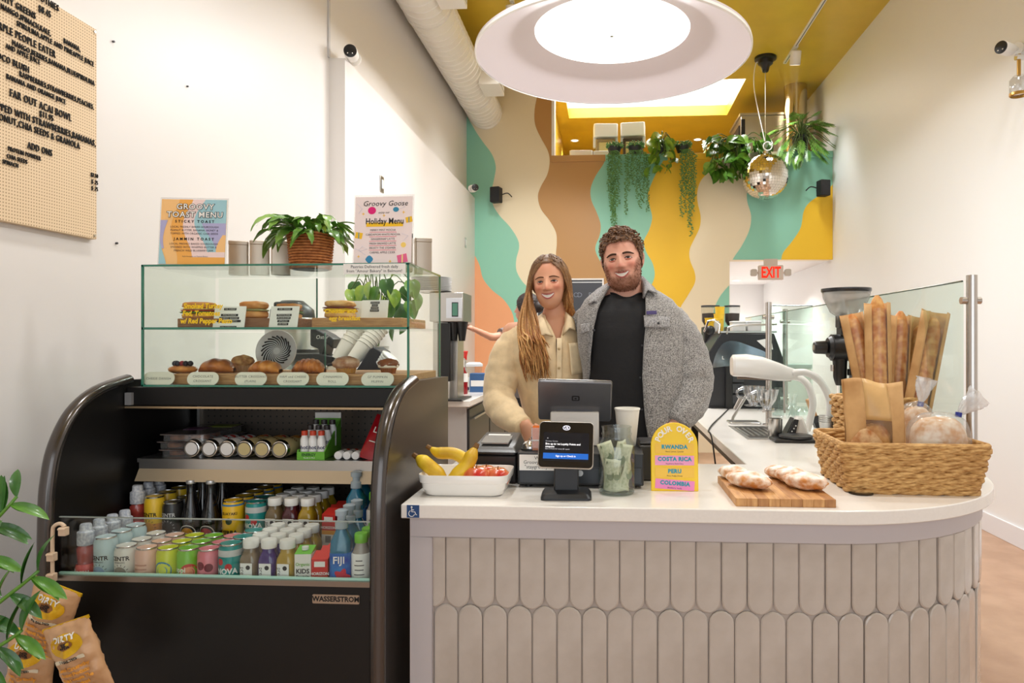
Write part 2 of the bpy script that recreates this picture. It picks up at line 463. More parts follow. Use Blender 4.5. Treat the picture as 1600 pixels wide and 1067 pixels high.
# ================================================================== spiral duct with two registers
m_duct = mat('white_duct', (243, 238, 228), .4)
DXc, DZc, DRr = -1.545, 4.27, .205
du = thing('air_duct', 'white spiral air duct running along the left wall under ceiling', 'duct', (DXc, 0, DZc))
pf = []
y = -2.3
prof = []
n = 32; rings = []
while y < YB:
    for dy, dr in ((0, 0), (.016, .0), (.02, .007), (.03, .007), (.034, 0)):
        rings.append([((DRr + dr) * math.cos(2 * math.pi * i / n), y + dy + .11 * i / n, (DRr + dr) * math.sin(2 * math.pi * i / n)) for i in range(n)])
    y += .11
MB().grid(rings, close_u=True).build('pipe', m_duct, du, angle=60)
for yy in (5.9, 8.0):
    MB().tube([(0, yy, 0), (0, yy + .05, 0)], DRr + .012, 32).build('joint_band', m_duct, du)
for i, (px, py, v) in enumerate(((722, 38, 5.55), (772, 146, 7.6))):
    Y = at_v(px, py, v).y; x0 = .17
    MB().bb(x0, x0 + .22, Y - .19, Y + .19, -.155, .155).build('register_box', m_duct, du, bevel=.004)
    g = MB()
    for k in range(5): g.bb(x0 + .22, x0 + .224, Y - .16, Y + .16, -.13 + k * .06, -.105 + k * .06)
    g.build('register_grille', mat('grille_grey', (205, 200, 192), .5), du)
# ================================================================== track lights
def track_head(px, py, z=ZC, lab='', tilt=(0, 0), pos=None, power=85, ang=90):
    p = on_z(px, py, z) if pos is None else Vector(pos)
    t = thing('track_spotlight', lab, 'spotlight', (p.x, p.y, ZC), group='track spotlights')
    MB().bb(-.02, .02, -.05, .05, -.03, 0).build('adapter', M_WHITE, t)
    MB().cyl((0, 0, -.03), (0, 0, -.07), .01).build('stem', M_WHITE, t)
    M = Matrix.Translation((0, 0, -.12)) @ Euler((tilt[0], tilt[1], 0)).to_matrix().to_4x4()
    MB().lathe([(.055, -.09), (.06, -.085), (.06, .06), (.045, .07), (0, .07)], 24, cap=False, M=M).build('can', M_WHITE, t)
    MB().lathe([(0, -.07), (.052, -.072)], 24, M=M, cap=False).build('lens', emit_mat('spot_lens', (255, 246, 230), 6), t)
    l = bpy.data.lights.new('spot', 'SPOT'); l.energy = power; l.spot_size = R(ang); l.spot_blend = .6; l.shadow_soft_size = .16; l.color = (.97, .99, 1)
    lo = bpy.data.objects.new('spot', l); lo.location = (p.x, p.y, ZC - .24); lo.rotation_euler = (tilt[0], tilt[1], 0); COL.objects.link(lo)
    return p
pa = track_head(1243, 72, lab='white track spotlight on the ceiling right of the big lamp', tilt=(R(20), 0))
pb = track_head(800, 0, lab='white track spotlight half hidden behind left rim of big lamp', tilt=(R(20), 0))
for k, yy in enumerate((3.9, 2.15, .5)):  # heads added out of view overhead to brighten the worktop and faces
    track_head(0, 0, lab='white track spotlight added out of view on the right track, %s of three towards the camera' % ['first', 'second', 'third'][k], pos=(pa.x, yy, ZC), tilt=(R(6), R(22)), power=(112, 135, 58)[k], ang=115)
    track_head(0, 0, lab='white track spotlight added out of view on the left track, %s of three towards the camera' % ['first', 'second', 'third'][k], pos=(pb.x + .15, yy, ZC), tilt=(R(6), R(-14)), power=(112, 135, 58)[k], ang=115)
t0 = on_z(1226, 97, ZC); t1_ = on_z(1284, 0, ZC)
tr = thing('lighting_track', 'thin white lighting track on the ceiling right of lamp', 'track', (t0.x, t0.y, ZC))
MB().bb(-.018, .018, -7.4, 0, -.022, 0).build('rail', M_WHITE, tr); MB().bb(-.007, .007, -7.38, -.02, -.0235, -.02).build('slot', M_GREY, tr)
tr2 = thing('lighting_track', 'thin white lighting track on the ceiling left of lamp', 'track', (pb.x + .15, pb.y, ZC))
MB().bb(-.018, .018, -6.5, .6, -.022, 0).build('rail', M_WHITE, tr2); MB().bb(-.007, .007, -6.48, .58, -.0235, -.02).build('slot', M_GREY, tr2)
# ================================================================== recessed downlights
def downlight(p, lab, power=45):
    t = thing('downlight', lab, 'light', p, group='recessed downlights')
    MB().lathe([(.055, -.004), (.075, -.004), (.078, 0), (.055, 0)], 28, cap=False).build('ring', M_WHITE, t)
    MB().lathe([(0, -.002), (.055, -.002)], 28, cap=False).build('lens', emit_mat('downlight_lens', (255, 246, 232), 7), t)
    l = bpy.data.lights.new('downlight', 'SPOT'); l.energy = power; l.spot_size = R(130); l.spot_blend = .7; l.shadow_soft_size = .06; l.color = (1, .96, .9)
    lo = bpy.data.objects.new('downlight', l); lo.location = (p[0], p[1], p[2] - .02); COL.objects.link(lo)
downlight(on_z(898, 219.5, ZC), 'recessed round downlight in the loft ceiling, left of the two')
downlight(on_z(1090, 218, ZC), 'recessed round downlight in the loft ceiling, right of the two')
downlight(on_z(1150, 438.5, 2.39), 'recessed round downlight in the low hall ceiling by exit sign', 190)
downlight(Vector((2.1, 9.6, 2.39)), 'added hidden downlight just inside the hall behind the exit sign', 120)  # second hall lamp, added out of sight to brighten the hall walls
# ================================================================== mirror ball
BV = 8.2; BC = at_v(1196, 276, BV); BR = 35.5 / FPX * BV
ball = thing('mirror_ball', 'silver mirror disco ball hanging by a cord before the mural', 'mirror ball', (BC.x, BC.y, BC.z - BR))
m_mir = mat('mirror_tile', (238, 232, 222), .06, 1.0)
MB().ell((0, 0, BR), BR * .985, 40, 24).build('core', mat('mirror_grout', (190, 185, 175), .3, .9), ball)
mb = MB(); rows = 26
for r in range(1, rows):
    th = math.pi * r / rows; cnt_n = max(6, int(2 * math.pi * math.sin(th) / (math.pi / rows)))
    for i in range(cnt_n):
        ph = 2 * math.pi * (i + .5 * (r % 2)) / cnt_n
        d = Vector((math.sin(th) * math.cos(ph), math.sin(th) * math.sin(ph), math.cos(th)))
        M = Matrix.Translation(d * BR * .988 + Vector((0, 0, BR))) @ (d + Vector((RND.uniform(-.02, .02), RND.uniform(-.02, .02), RND.uniform(-.02, .02)))).normalized().to_track_quat('Z', 'Y').to_matrix().to_4x4()
        s = math.pi / rows * BR * .47
        mb.add([(-s, -s, .003), (s, -s, .003), (s, s, .003), (-s, s, .003)], [(0, 1, 2, 3)], M)
o = mb.build('mirror_tiles', m_mir, ball, smooth=False); o['kind'] = 'stuff'
MB().lathe([(.035, 2 * BR - .015), (.035, 2 * BR + .03), (.02, 2 * BR + .035), (0, 2 * BR + .035)], 20).build('cap', M_CHROME, ball)
MB().tube([(.025 + .05 * math.cos(R(t)), 0, 2 * BR + .09 + .05 * math.sin(R(t))) for t in range(0, 361, 20)], .007, 8).build('ring', M_WHITE, ball)
MB().cyl((0, 0, 2 * BR + .03), (0, 0, ZC - BC.z + BR - .1), .004, n=6).build('cable', M_STEEL, ball)
MB().tube(spline([(-.01, 0, 2 * BR + .15), (-.13, 0, 1.3), (-.11, 0, 1.6), (-.04, 0, ZC - BC.z + BR - .1)], 8), .006, 6).build('cord', M_WHITE, ball)
MB().lathe([(.0, -.17), (.035, -.17), (.05, -.11), (.085, -.08), (.09, -.04), (.125, -.03), (.125, 0), (0, 0)], 28, (0, 0, ZC - BC.z + BR)).build('motor', M_BLACK, ball)
# ================================================================== exit sign
ep = on_y(1204, 426, YB - .05)
ex = thing('exit_sign', 'illuminated EXIT sign with two lamp heads hung from the soffit', 'sign', ep)
m_exh = mat('exit_housing', (206, 190, 176), .5)
MB().prismy(rrect(.30, .178, .012), -.02, .02).build('housing', m_exh, ex, bevel=.002)
MB().bb(-.08, .08, -.02, .02, .088, 2.392 - ep.z).build('canopy', m_exh, ex)
for s in (-1, 1):
    MB().cyl((s * .15, 0, 0), (s * .17, 0, 0), .012).build('neck', m_exh, ex)
    MB().prismy([(s * .205 + x, z) for x, z in rrect(.075, .085, .02)], -.035, .02).build('lamp_head', mat('exit_lamp_glass', (190, 180, 168), .3), ex, bevel=.004)
text('EXIT', emit_mat('exit_red', (255, 48, 30), 1.6), ex, (0, -.0215, -.004), .185, bold=.006, scale=(.62, 1, 1))
# ================================================================== wall speakers, cameras, switches
for i, (px, py, lab, s) in enumerate(((776, 305, 'small black loudspeaker on the mural left of the people', 1), (1285.5, 294.5, 'small black loudspeaker on the mural beside the mirror ball', -1))):
    p = on_y(px, py, YB - .12)
    t = thing('loudspeaker', lab, 'loudspeaker', p, rotz=R(-14 * s), group='mural loudspeakers')
    MB().prismy(rrect(.125, .19, .012), -.07, .04).build('cabinet', mat('speaker_black', (28, 28, 30), .6), t, bevel=.004)
    MB().prismy(rrect(.105, .17, .01), -.075, -.07).build('grille', mat('speaker_grille', (40, 40, 42), .8, bump=(300, .4)), t)
    MB().cyl((0, .04, 0), (0, .125, .0), .015).build('bracket', M_BLACK, t)
    MB().tube(spline([(s * .03, .03, .0), (s * .12, .06, .03), (s * .16, .11, -.01)], 6), .007, 6).build('cable', M_BLACK, t)
def camera_dome(loc, rotz, lab, tilt=0):
    t = thing('security_camera', lab, 'camera', loc, rot=(0, 0, rotz), group='security cameras')
    MB().cyl((0, .12, .02), (0, .14, .02), .045).build('mount', M_WHITE, t)
    MB().tube([(0, .12, .02), (0, .07, .03), (0, .03, .01)], .016, 10).build('arm', M_WHITE, t)
    M = Matrix.Rotation(R(90 + tilt), 4, 'X')
    MB().lathe([(0, -.07), (.03, -.068), (.042, -.04), (.044, .03), (.04, .05)], 24, M=M, cap=False).build('body', M_WHITE, t)
    MB().lathe([(.041, .03), (.041, .052), (.03, .056), (0, .056)], 24, M=M, cap=False).build('lens_face', M_BLACK, t)
    k = MB()
    for dx in (-.015, .015): k.ell((dx, -.055, -.018), .005, 8, 6)
    k.build('infrared_lamp', M_CHROME, t)
camera_dome(on_x(549, 84, -1.66), R(12), 'round security camera above the grey wall edge, top left')
camera_dome(on_x(741, 294, -1.60), R(25), 'white bullet security camera by the left edge of mural')
camera_dome(on_x(1571, 76, 2.62), R(-60), 'white security camera with black face on the right wall')
p = on_x(1592, 118, XR - .06)
wl = thing('wall_lamp', 'glass and brass wall lamp cut by the right edge', 'wall lamp', p)
MB().cyl((.05, 0, .12), (-.02, 0, .12), .02).build('arm', M_CHROME, wl)
MB().cyl((0, 0, .14), (0, 0, .0), .012).build('stem', mat('brass', (190, 150, 80), .3, .9), wl)
MB().lathe([(.03, 0), (.055, -.03), (.055, -.11), (.05, -.12)], 20, cap=False).build('glass_shade', glass_mat('lamp_glass', (240, 240, 240), .2), wl)
MB().lathe([(.05, -.135), (.057, -.13), (.057, -.115), (.05, -.112)], 20, cap=False).build('brass_ring', MATS['brass'], wl)
for px, py, x, lab in ((596, 288, XF, 'steel light switch plate on the grey-white wall above the holiday menu'), (727, 379, XF, 'steel light switch plate on the wall next to the mural')):
    p = on_x(px, py, x)
    t = thing('light_switch', lab, 'switch', p, group='light switches')
    MB().bb(0, .006, -.04, .04, -.06, .06).build('plate', M_STEEL, t, bevel=.002)
    MB().bb(.006, .012, -.016, .016, -.033, .033).build('rocker', M_WPLASTIC, t, bevel=.002)
# thin conduit line over the ledge end, screws left in the wall
q = on_x(512.5, 90, XL)
tag(MB().bb(XL, XL + .012, q.y - .012, q.y + .012, 3.2, ZC).build('conduit', mat('conduit_grey', (205, 203, 203), .5)), 'thin grey vertical conduit on the left wall above the ledge', 'conduit')
for px, py, lab in ((176, 65, 'small dark screw in the left wall, top one by the letter board'), (292, 135, 'small dark screw in the left wall, the one furthest right'), (181, 380, 'small dark screw in the left wall, lowest one')):
    p = on_x(px, py, XL); tag(MB().cyl((0, 0, 0), (.007, 0, 0), .004, n=8).build('wall_screw', M_DARK, loc=p), lab, 'screw', 'wall screws')
# ================================================================== loft: storage boxes, steel unit, flue
m_clearbox = glass_mat('clear_box', (242, 244, 242), .03, .05, .03)
def storage_box(px, py0, py1, w, lab, fill, Y):
    p = on_y(px, py1, Y); p.z = ZL - .2; top = on_y(px, py0, Y).z; h = top - p.z
    t = thing('storage_box', lab, 'box', p, rotz=R(RND.uniform(-6, 6)), group='boxes on the loft ledge')
    MB().prism(rrect(w * .88, w * .6, .03), 0, h * .82).build('tub', m_clearbox, t)
    MB().prism(rrect(w * .8, w * .52, .02), .01, h * .74).build('contents', fill, t)
    MB().prism(rrect(w, w * .72, .03), h * .78, h).build('lid', mat('box_lid', (236, 238, 240), .35), t, bevel=.006)
    for s in (-1, 1): MB().bb(s * w * .45 - .02, s * w * .45 + .02, -.03, .03, h * .62, h * .82).build('clip', MATS['box_lid'], t)
    MB().bb(-w * .28, w * .28, -w * .305, -w * .3, h * .45, h * .68).build('label', mat('box_label', (205, 190, 130), .7), t)
m_fd = mat('box_dark_fill', (70, 55, 45), .8); m_fl = mat('box_pale_fill', (176, 150, 100), .8)
storage_box(946, 197, 262, .32, 'clear storage box with white lid on the loft ledge, left of two', m_fl, YB + .6)
storage_box(989, 195, 262, .32, 'clear storage box with dark contents on the loft ledge, right of two', m_fd, YB + .6)
storage_box(908, 238, 262, .30, 'white lidded box low behind the brown ledge, left one', m_fl, YB + .42)
storage_box(940, 238, 262, .22, 'white lidded box low behind the brown ledge, right one', m_fl, YB + .42)
# steel unit on the loft
p0 = on_y(1200, 240, YB + .75)
un = thing('steel_cabinet', 'stainless steel kitchen unit standing in the loft behind the plants', 'cabinet', (p0.x, p0.y, ZL - .2))
xa = on_y(1158, 240, YB + .75).x - p0.x; xb = on_y(1227, 240, YB + .75).x - p0.x; zt = on_y(1200, 180, YB + .75).z - ZL + .2
MB().bb(xa, xb, 0, .8, 0, zt).build('body', M_STEEL, un, bevel=.006)
MB().bb(xa - .02, xb + .02, -.02, .8, zt, zt + .03).build('top_plate', M_STEEL, un)
MB().bb(xa, xa + .05, -.015, 0, 0, zt - .05).build('door_edge', M_BLACK, un)
MB().bb(xa - .012, xa, .1, .7, .1, zt - .1).build('window', M_BLACK, un)
fp = on_y(1243, 160, YB + .55)
r_ = 17 / FPX * fp.y
tag(MB().lathe([(r_, 0), (r_, ZC - ZL + .2)], 32, cap=False).build('flue_pipe', mat('polished_steel', (214, 200, 170), .14, 1.0), loc=(fp.x, fp.y, ZL - .2)), 'shiny round steel flue pipe rising from loft to ceiling', 'pipe')
# ================================================================== tiled service counter and its top
ZT = 0.95
CTX, CTY, RB, RT = .57, 2.465, .612, .655
def cpath(s, r=RB, x0=-.529, yend=6.4):
    """arc length along the customer side -> (point, outward angle)"""
    L1 = CTX - x0
    if s <= L1: return Vector((x0 + s, CTY - r, 0)), -math.pi / 2
    s -= L1; La = RB * math.pi / 2
    if s <= La:
        a = -math.pi / 2 + s / RB; return Vector((CTX + r * math.cos(a), CTY + r * math.sin(a), 0)), a
    s -= La
    return Vector((CTX + r, CTY + s, 0)), 0.0
SLEN = (CTX + .529) + RB * math.pi / 2 + (6.3 - CTY)
m_base = mat('counter_paint', (196, 189, 190), .45, bump=(60, .02))
m_grout = mat('tile_grout', (186, 174, 165), .8, bump=(200, .05))
m_tile = mat('glazed_tile', (196, 187, 178), .12, noise=(14, .06, (186, 176, 166)), bump=(9, .22), coat=.3)
cnt = thing('service_counter', 'white service counter with rounded corner clad in upright fish-scale tiles', 'counter', (0, 0, 0))
out = []
for k in range(61): out.append(cpath((CTX + .529) * 0 + lerp(0, CTX + .529 + RB * math.pi / 2 + .3, k / 60))[0].xy[:])
out += [(1.182, 2.95), (1.10, 2.95), (1.10, 2.45), (-.529, 2.45)]
MB().prism([tuple(p) for p in out], 0, ZT - .037).build('body', m_grout, cnt)
MB().bb(1.12, 1.18, 2.95, 6.3, 0, ZT - .037).build('side_panel', m_base, cnt)
def strip(s0, s1, z0, z1, off, n):
    P = []
    for k in range(n + 1):
        p, a = cpath(lerp(s0, s1, k / n)); o = Vector((math.cos(a), math.sin(a), 0))
        q = p + o * off; P.append([(p.x, p.y, z0), (q.x, q.y, z0), (q.x, q.y, z1), (p.x, p.y, z1)])
    m = MB().grid([[r[3], r[2], r[1], r[0]] for r in P], close_u=True)
    m.f.append((0, 1, 2, 3)); e = len(P) * 4; m.f.append((e - 1, e - 2, e - 3, e - 4)); return m
strip(0, SLEN - 2.0, .857, ZT - .037, .014, 80).build('top_rail', m_base, cnt, bevel=.002)
strip(0, .0615, 0, .857, .014, 1).build('corner_stile', m_base, cnt, bevel=.002)
TW = .0664
def tile_mesh(zb, zt, rb, rt, w=.0640, left=None):
    """zb..zt height, rb/rt rounded bottom / top; local: x along wall, -y outward, z up"""
    r = w / 2; o = []
    if rt:
        for k in range(9): a = R(180 * k / 8); o.append((r * math.cos(a), zt - r + r * math.sin(a)))
    else: o += [(r, zt), (-r, zt)]
    if rb:
        for k in range(9): a = R(180 + 180 * k / 8); o.append((r * math.cos(a), zb + r + r * math.sin(a)))
    else: o += [(-r, zb), (r, zb)]
    if left: o = [(max(x, left), z) for x, z in o]
    o = o[::-1]
    cx = sum(p[0] for p in o) / len(o); cz = (zb + zt) / 2
    n = len(o)
    ins = [(x - .003 * (1 if x > cx else -1), z - .003 * (1 if z > cz else -1)) for x, z in o]
    vs = [(x, 0, z) for x, z in o] + [(x, -.006, z) for x, z in o] + [(x, -.0085, z) for x, z in ins]
    fs = [(i, n + i, n + (i + 1) % n, (i + 1) % n) for i in range(n)] + [(n + i, 2 * n + i, 2 * n + (i + 1) % n, n + (i + 1) % n) for i in range(n)] + [tuple(range(2 * n, 3 * n))]
    m = MB().add(vs, [tuple(reversed(f)) for f in fs]); me = m.mesh('tile', True, 35); me.materials.append(m_tile); return me
t1 = tile_mesh(.668, .857, True, False); t1h = tile_mesh(.668, .857, True, False, left=-.0)
t2 = tile_mesh(.300, .676, True, True); t3 = tile_mesh(0.0, .308, False, True)
s1 = .0615 + .031
def put_tiles(me, s_first, count):
    for i in range(count):
        s = s_first + i * TW
        p, a = cpath(s)
        o = put('tile', me, cnt, p, (0, 0, a + math.pi / 2 + RND.uniform(-.012, .012)))
        o.rotation_euler.x = RND.uniform(-.004, .004)
NT = int((SLEN - 2.6 - s1) / TW)
p, a = cpath(.0615); put('tile', t1h, cnt, p + Vector((-.0, 0, 0)), (0, 0, 0))
put_tiles(t1, .0615 + .0330 + TW / 2, NT)
put_tiles(t2, .0615 + .0335, NT)
put_tiles(t3, .0615 + .0330 + TW / 2, NT)
# worktop
m_top = mat('white_quartz', (243, 238, 231), .22, noise=(120, .03), coat=.2)
o = [(-.546, 1.81)]
for k in range(33):
    a = -math.pi / 2 + (math.pi / 2) * k / 32; o.append((CTX + RT * math.cos(a), CTY + RT * math.sin(a)))
o += [(1.225, 6.4), (.484, 6.4), (.484, 2.48), (-.546, 2.48)]
top = thing('countertop', 'white quartz counter top with rounded front corner over the tiled base', 'countertop', (0, 0, 0))
MB().prism(o, ZT - .037, ZT).build('slab', m_top, top, bevel=.003)
g = on_z(1345, 771, ZT); MB().lathe([(.0, 0), (.033, 0), (.033, .002), (.026, .003), (0, .003)], 24, (g.x, g.y, ZT)).build('cable_grommet', M_BLACK, top)
for y in (2.95, 4.4, 6.2):
    MB().bb(.52, .56, y - .02, y + .02, 0, ZT - .037).build('leg', mat('dark_steel', (70, 68, 66), .4, .8), top)
MB().bb(.52, .55, 2.97, 6.18, .86, ZT - .037).build('under_rail', MATS['dark_steel'], top)
# crumpled clear bags under the open counter
m_bag = glass_mat('clear_bag', (225, 228, 228), .25, .1, .18)
for i, (x, y, z, r) in enumerate(((.80, 3.35, .22, .25), (.83, 2.85, .24, .23))):
    mb = MB().ell((0, 0, 0), (r * .8, r, r * .95), 28, 18, fn=lambda d: 1 + .25 * mnoise.noise(d * 4) + .12 * mnoise.noise(d * 11))
    tag(mb.build('waste_bag', m_bag, loc=(x, y, z), angle=180), ['crumpled clear plastic bag stored under the open counter, deeper one', 'crumpled clear plastic bag under the open counter, nearer one'][i], 'bag', 'bags under the counter')
# wheelchair sticker on the worktop edge
P = on_y(645.2, 799, 1.808)
st = thing('access_sticker', 'small blue square sticker with a white wheelchair symbol on counter edge', 'sticker', P)
MB().bb(-.0165, .0165, 0, .0016, -.0165, .0165).build('backing', mat('sticker_blue', (20, 66, 120), .4), st)
k = MB()
k.ell((-.0035, -.0002, .0112), (.0026, .0006, .0026), 12, 8)
k.tube([(-.0035, 0, .008), (-.003, 0, -.001), (.005, 0, -.001), (.0085, 0, -.009), (.011, 0, -.008)], .0011, 6)
k.tube([(-.0033, 0, .004), (.003, 0, .004)], .001, 6)
k.tube([(-.0035 + .0078 * math.cos(R(t)), 0, -.0055 + .0078 * math.sin(R(t))) for t in range(110, 351, 15)], .001, 6)
k.build('wheelchair_symbol', M_PAPER, st)
# ================================================================== open-front drinks fridge
def wp(o):
    """part given in room coordinates under an unrotated thing"""
    o.matrix_parent_inverse = Matrix.Translation(o.parent.location).inverted(); return o
m_fr = mat('fridge_black', (15, 14, 14), .42, spec=.35)
m_fside = mat('fridge_side', (78, 74, 72), .30, .55)
m_trim = mat('fridge_edge_trim', (92, 88, 86), .22, .85)
m_peg = mat('pegboard_steel', (92, 84, 76), .42, .6)
FX0, FX1, FY0, FY1 = -1.49, -.57, 1.745, 2.46
fridge = thing('drinks_fridge', 'black open-front drinks fridge with curved sides beside the white counter', 'fridge', (-1.03, 2.1, 0))
prof = [(v.x, v.y) for v in spline([(1.745, .0, 0), (1.745, .5, 0), (1.747, .90, 0), (1.757, 1.02, 0), (1.782, 1.104, 0), (1.84, 1.185, 0), (1.93, 1.235, 0), (2.06, 1.262, 0)], 5)]
side = prof + [(2.46, 1.255), (2.46, 0)]
for x0, x1 in ((FX0, FX0 + .03), (FX1 - .03, FX1)):
    n = len(side)
    vs = [(x0, y, z) for y, z in side] + [(x1, y, z) for y, z in side]
    fs = [tuple(range(n)), tuple(reversed(range(n, 2 * n)))] + [(i, n + i, n + (i + 1) % n, (i + 1) % n) for i in range(n)]
    wp(MB().add(vs, fs).build('end_panel', m_fside if x0 > -1 else m_fr, fridge, angle=25))
    mb = MB(); xc = (x0 + x1) / 2
    mb.tube([(xc, y - .004, z + .002) for y, z in prof], .021, 12, flat=.75, up=(0, 1, 0))
    wp(mb.build('edge_trim', m_trim, fridge, angle=60))
wp(MB().bb(FX0 + .03, FX1 - .03, 2.39, 2.46, 0, 1.25).build('back_panel', m_fr, fridge))
wp(MB().bb(FX0 + .05, FX1 - .05, 2.382, 2.39, .72, 1.2).build('pegboard', m_peg, fridge))
mb = MB()
for i in range(36):
    for k in range(20):
        mb.add([(-1.41 + i * .0226 + .0032 * math.cos(R(60 * j)), 2.3815, .755 + k * .0226 + .0032 * math.sin(R(60 * j))) for j in range(6)], [(0, 1, 2, 3, 4, 5)])
o = wp(mb.build('peg_holes', M_BLACK, fridge, smooth=False)); o['kind'] = 'stuff'
wp(MB().bb(FX0 + .045, FX0 + .055, 2.37, 2.382, .72, 1.2).build('shelf_upright', M_STEEL, fridge))
wp(MB().bb(FX0 + .03, FX1 - .03, 2.03, 2.45, 1.185, 1.241).build('canopy', m_fr, fridge, bevel=.003))
wp(MB().bb(FX0 + .03, FX1 - .03, 2.022, 2.03, 1.178, 1.184).build('canopy_lip', mat('lip_bronze', (190, 165, 130), .35, .8), fridge))
wp(MB().bb(FX0 + .033, FX0 + .053, 2.018, 2.03, 1.188, 1.225).build('canopy_bracket', M_GREY, fridge))
wp(MB().bb(FX0 + .03, FX1 - .03, 1.762, 2.0, .0, .70).build('lower_deck', m_fr, fridge))
wp(MB().bb(FX0 + .03, FX1 - .03, 2.0, 2.39, .0, .755).build('upper_deck', m_fr, fridge))
wp(MB().bb(FX0 + .03, FX1 - .03, 1.748, 1.762, .06, .752).build('front_panel', m_fr, fridge))
wp(MB().bb(FX0 + .03, FX1 - .03, 1.744, 1.768, .752, .766).build('front_lip', mat('fridge_lip_steel', (150, 140, 130), .3, .9), fridge))
# low front glass
gl = glass_mat('fridge_glass', (248, 251, 250), .035)
pn = wp(MB().bb(-1.447, -.604, 1.754, 1.759, .768, .917).build('front_glass', gl, fridge))
m_edge = mat('green_glass_edge', (120, 190, 165), .15, coat=.5)
e = wp(MB().bb(-1.447, -.604, 1.7535, 1.7595, .766, .7715).build('glass_edge', mat('pale_glass_edge', (178, 226, 208), .15, coat=.5), fridge))
wp(MB().bb(-1.447, -.604, 1.7535, 1.7595, .9155, .918).build('glass_edge', mat('grey_glass_edge', (150, 160, 155), .15, coat=.5), fridge))
# brand plate
p = on_y(525, 936, 1.746)
wp(MB().prismy([(p.x + x, p.z + z) for x, z in rrect(.123, .023, .003)], 1.7445, 1.748).build('brand_plate', mat('brand_steel', (176, 158, 140), .35, .8), fridge))
o = text('WASSERSTROM', M_INK, fridge, (p.x, 1.744, p.z), .0185, bold=.0006, scale=(.95, 1, 1)); wp(o)
# middle shelf
SHZ = 1.022
wp(MB().bb(FX0 + .05, FX1 - .05, 2.05, 2.38, SHZ - .012, SHZ).build('shelf', M_STEEL, fridge))
m_fas = mat('shelf_fascia', (196, 178, 150), .4, .5)
wp(MB().bb(FX0 + .06, FX1 - .035, 2.044, 2.05, SHZ - .03, SHZ).build('shelf_front', M_STEEL, fridge))
wp(MB().add([(FX0 + .06, 2.044, SHZ - .03), (FX1 - .035, 2.044, SHZ - .03), (FX1 - .035, 2.03, SHZ - .066), (FX0 + .055, 2.03, SHZ - .066), (FX0 + .06, 2.05, SHZ - .03), (FX1 - .035, 2.05, SHZ - .03), (FX1 - .035, 2.036, SHZ - .066), (FX0 + .055, 2.036, SHZ - .066)], [(0, 3, 2, 1), (4, 5, 6, 7), (0, 1, 5, 4), (3, 7, 6, 2), (0, 4, 7, 3), (1, 2, 6, 5)]).build('price_rail', m_fas, fridge))

# ------------------------------------------------------------------ drinks
def wgrid(x0, x1, z0, z1, r, nx=10):
    m = MB(); m.grid([[(math.sin(lerp(x0, x1, i / nx) / r) * r, -math.cos(lerp(x0, x1, i / nx) / r) * r, z) for i in range(nx + 1)] for z in (z0, z1)]); return m
def wdisc(cx, cz, rad, r, sx=1.0, sz=1.0, n=20):
    m = MB(); P = []
    for k in (0.001, .5, 1):
        P.append([(math.sin((cx + rad * k * sx * math.cos(2 * math.pi * i / n)) / r) * r, -math.cos((cx + rad * k * sx * math.cos(2 * math.pi * i / n)) / r) * r, cz + rad * k * sz * math.sin(2 * math.pi * i / n)) for i in range(n)])
    return m.grid(P[::-1], close_u=True)
def colmat(rgb, rough=.3, metal=0.0): return mat('tint_%d_%d_%d_%d' % (rgb[0], rgb[1], rgb[2], int(rough * 10)) + ('m' if metal else ''), rgb, rough, metal)
def canbody(r, h): return [(r * .8, 0), (r * .86, .003), (r, .012), (r, h - .014), (r * .88, h - .004), (r * .88, h)]
def make_can(name, label, r, h, body, bands=(), art=(), cat='can'):
    t = thing(name, label, cat)
    MB().lathe(canbody(r, h), 24, cap=True).build('body', colmat(body, .28), t)
    MB().lathe([(r * .9, h - .003), (r * .91, h), (r * .86, h + .001), (r * .83, h - .004), (0, h - .004)], 24, cap=False).build('lid', mat('can_lid', (205, 205, 205), .25, 1.0), t)
    MB().add([(-.004, -.012, h - .002), (.004, -.012, h - .002), (.005, .006, h - .002), (-.005, .006, h - .002), (-.004, -.012, h - .0005), (.004, -.012, h - .0005), (.005, .006, h - .0005), (-.005, .006, h - .0005)], [(4, 5, 6, 7), (0, 1, 5, 4), (1, 2, 6, 5), (3, 7, 6, 2), (0, 4, 7, 3)]).build('pull_tab', M_STEEL, t)
    for z0, z1, c in bands:
        MB().lathe([(r * 1.004, z0), (r * 1.004, z1)], 24, cap=False).build('printed_band', colmat(c, .3), t)
    for a in art: a(t, r, h)
    return t
def art_text(s, z, size, c=(20, 18, 18), bold=0.0004, x=0.0, sp=1.0):
    def f(t, r, h):
        me = text_mesh(s, size, bold=bold, wrap_r=r * 1.012, space=sp); me.materials.append(colmat(c, .5))
        o = put('lettering', me, t, (0, 0, z)); o.rotation_euler = (0, 0, x / r)
    return f
def art_disc(x, z, rad, c, sx=1, sz=1, k=1.008):
    return lambda t, r, h: wdisc(x, z, rad, r * k, sx, sz).build('printed_spot', colmat(c, .4), t)
def art_rect(x0, x1, z0, z1, c, k=1.008):
    return lambda t, r, h: wgrid(x0, x1, z0, z1, r * k).build('printed_panel', colmat(c, .4), t)
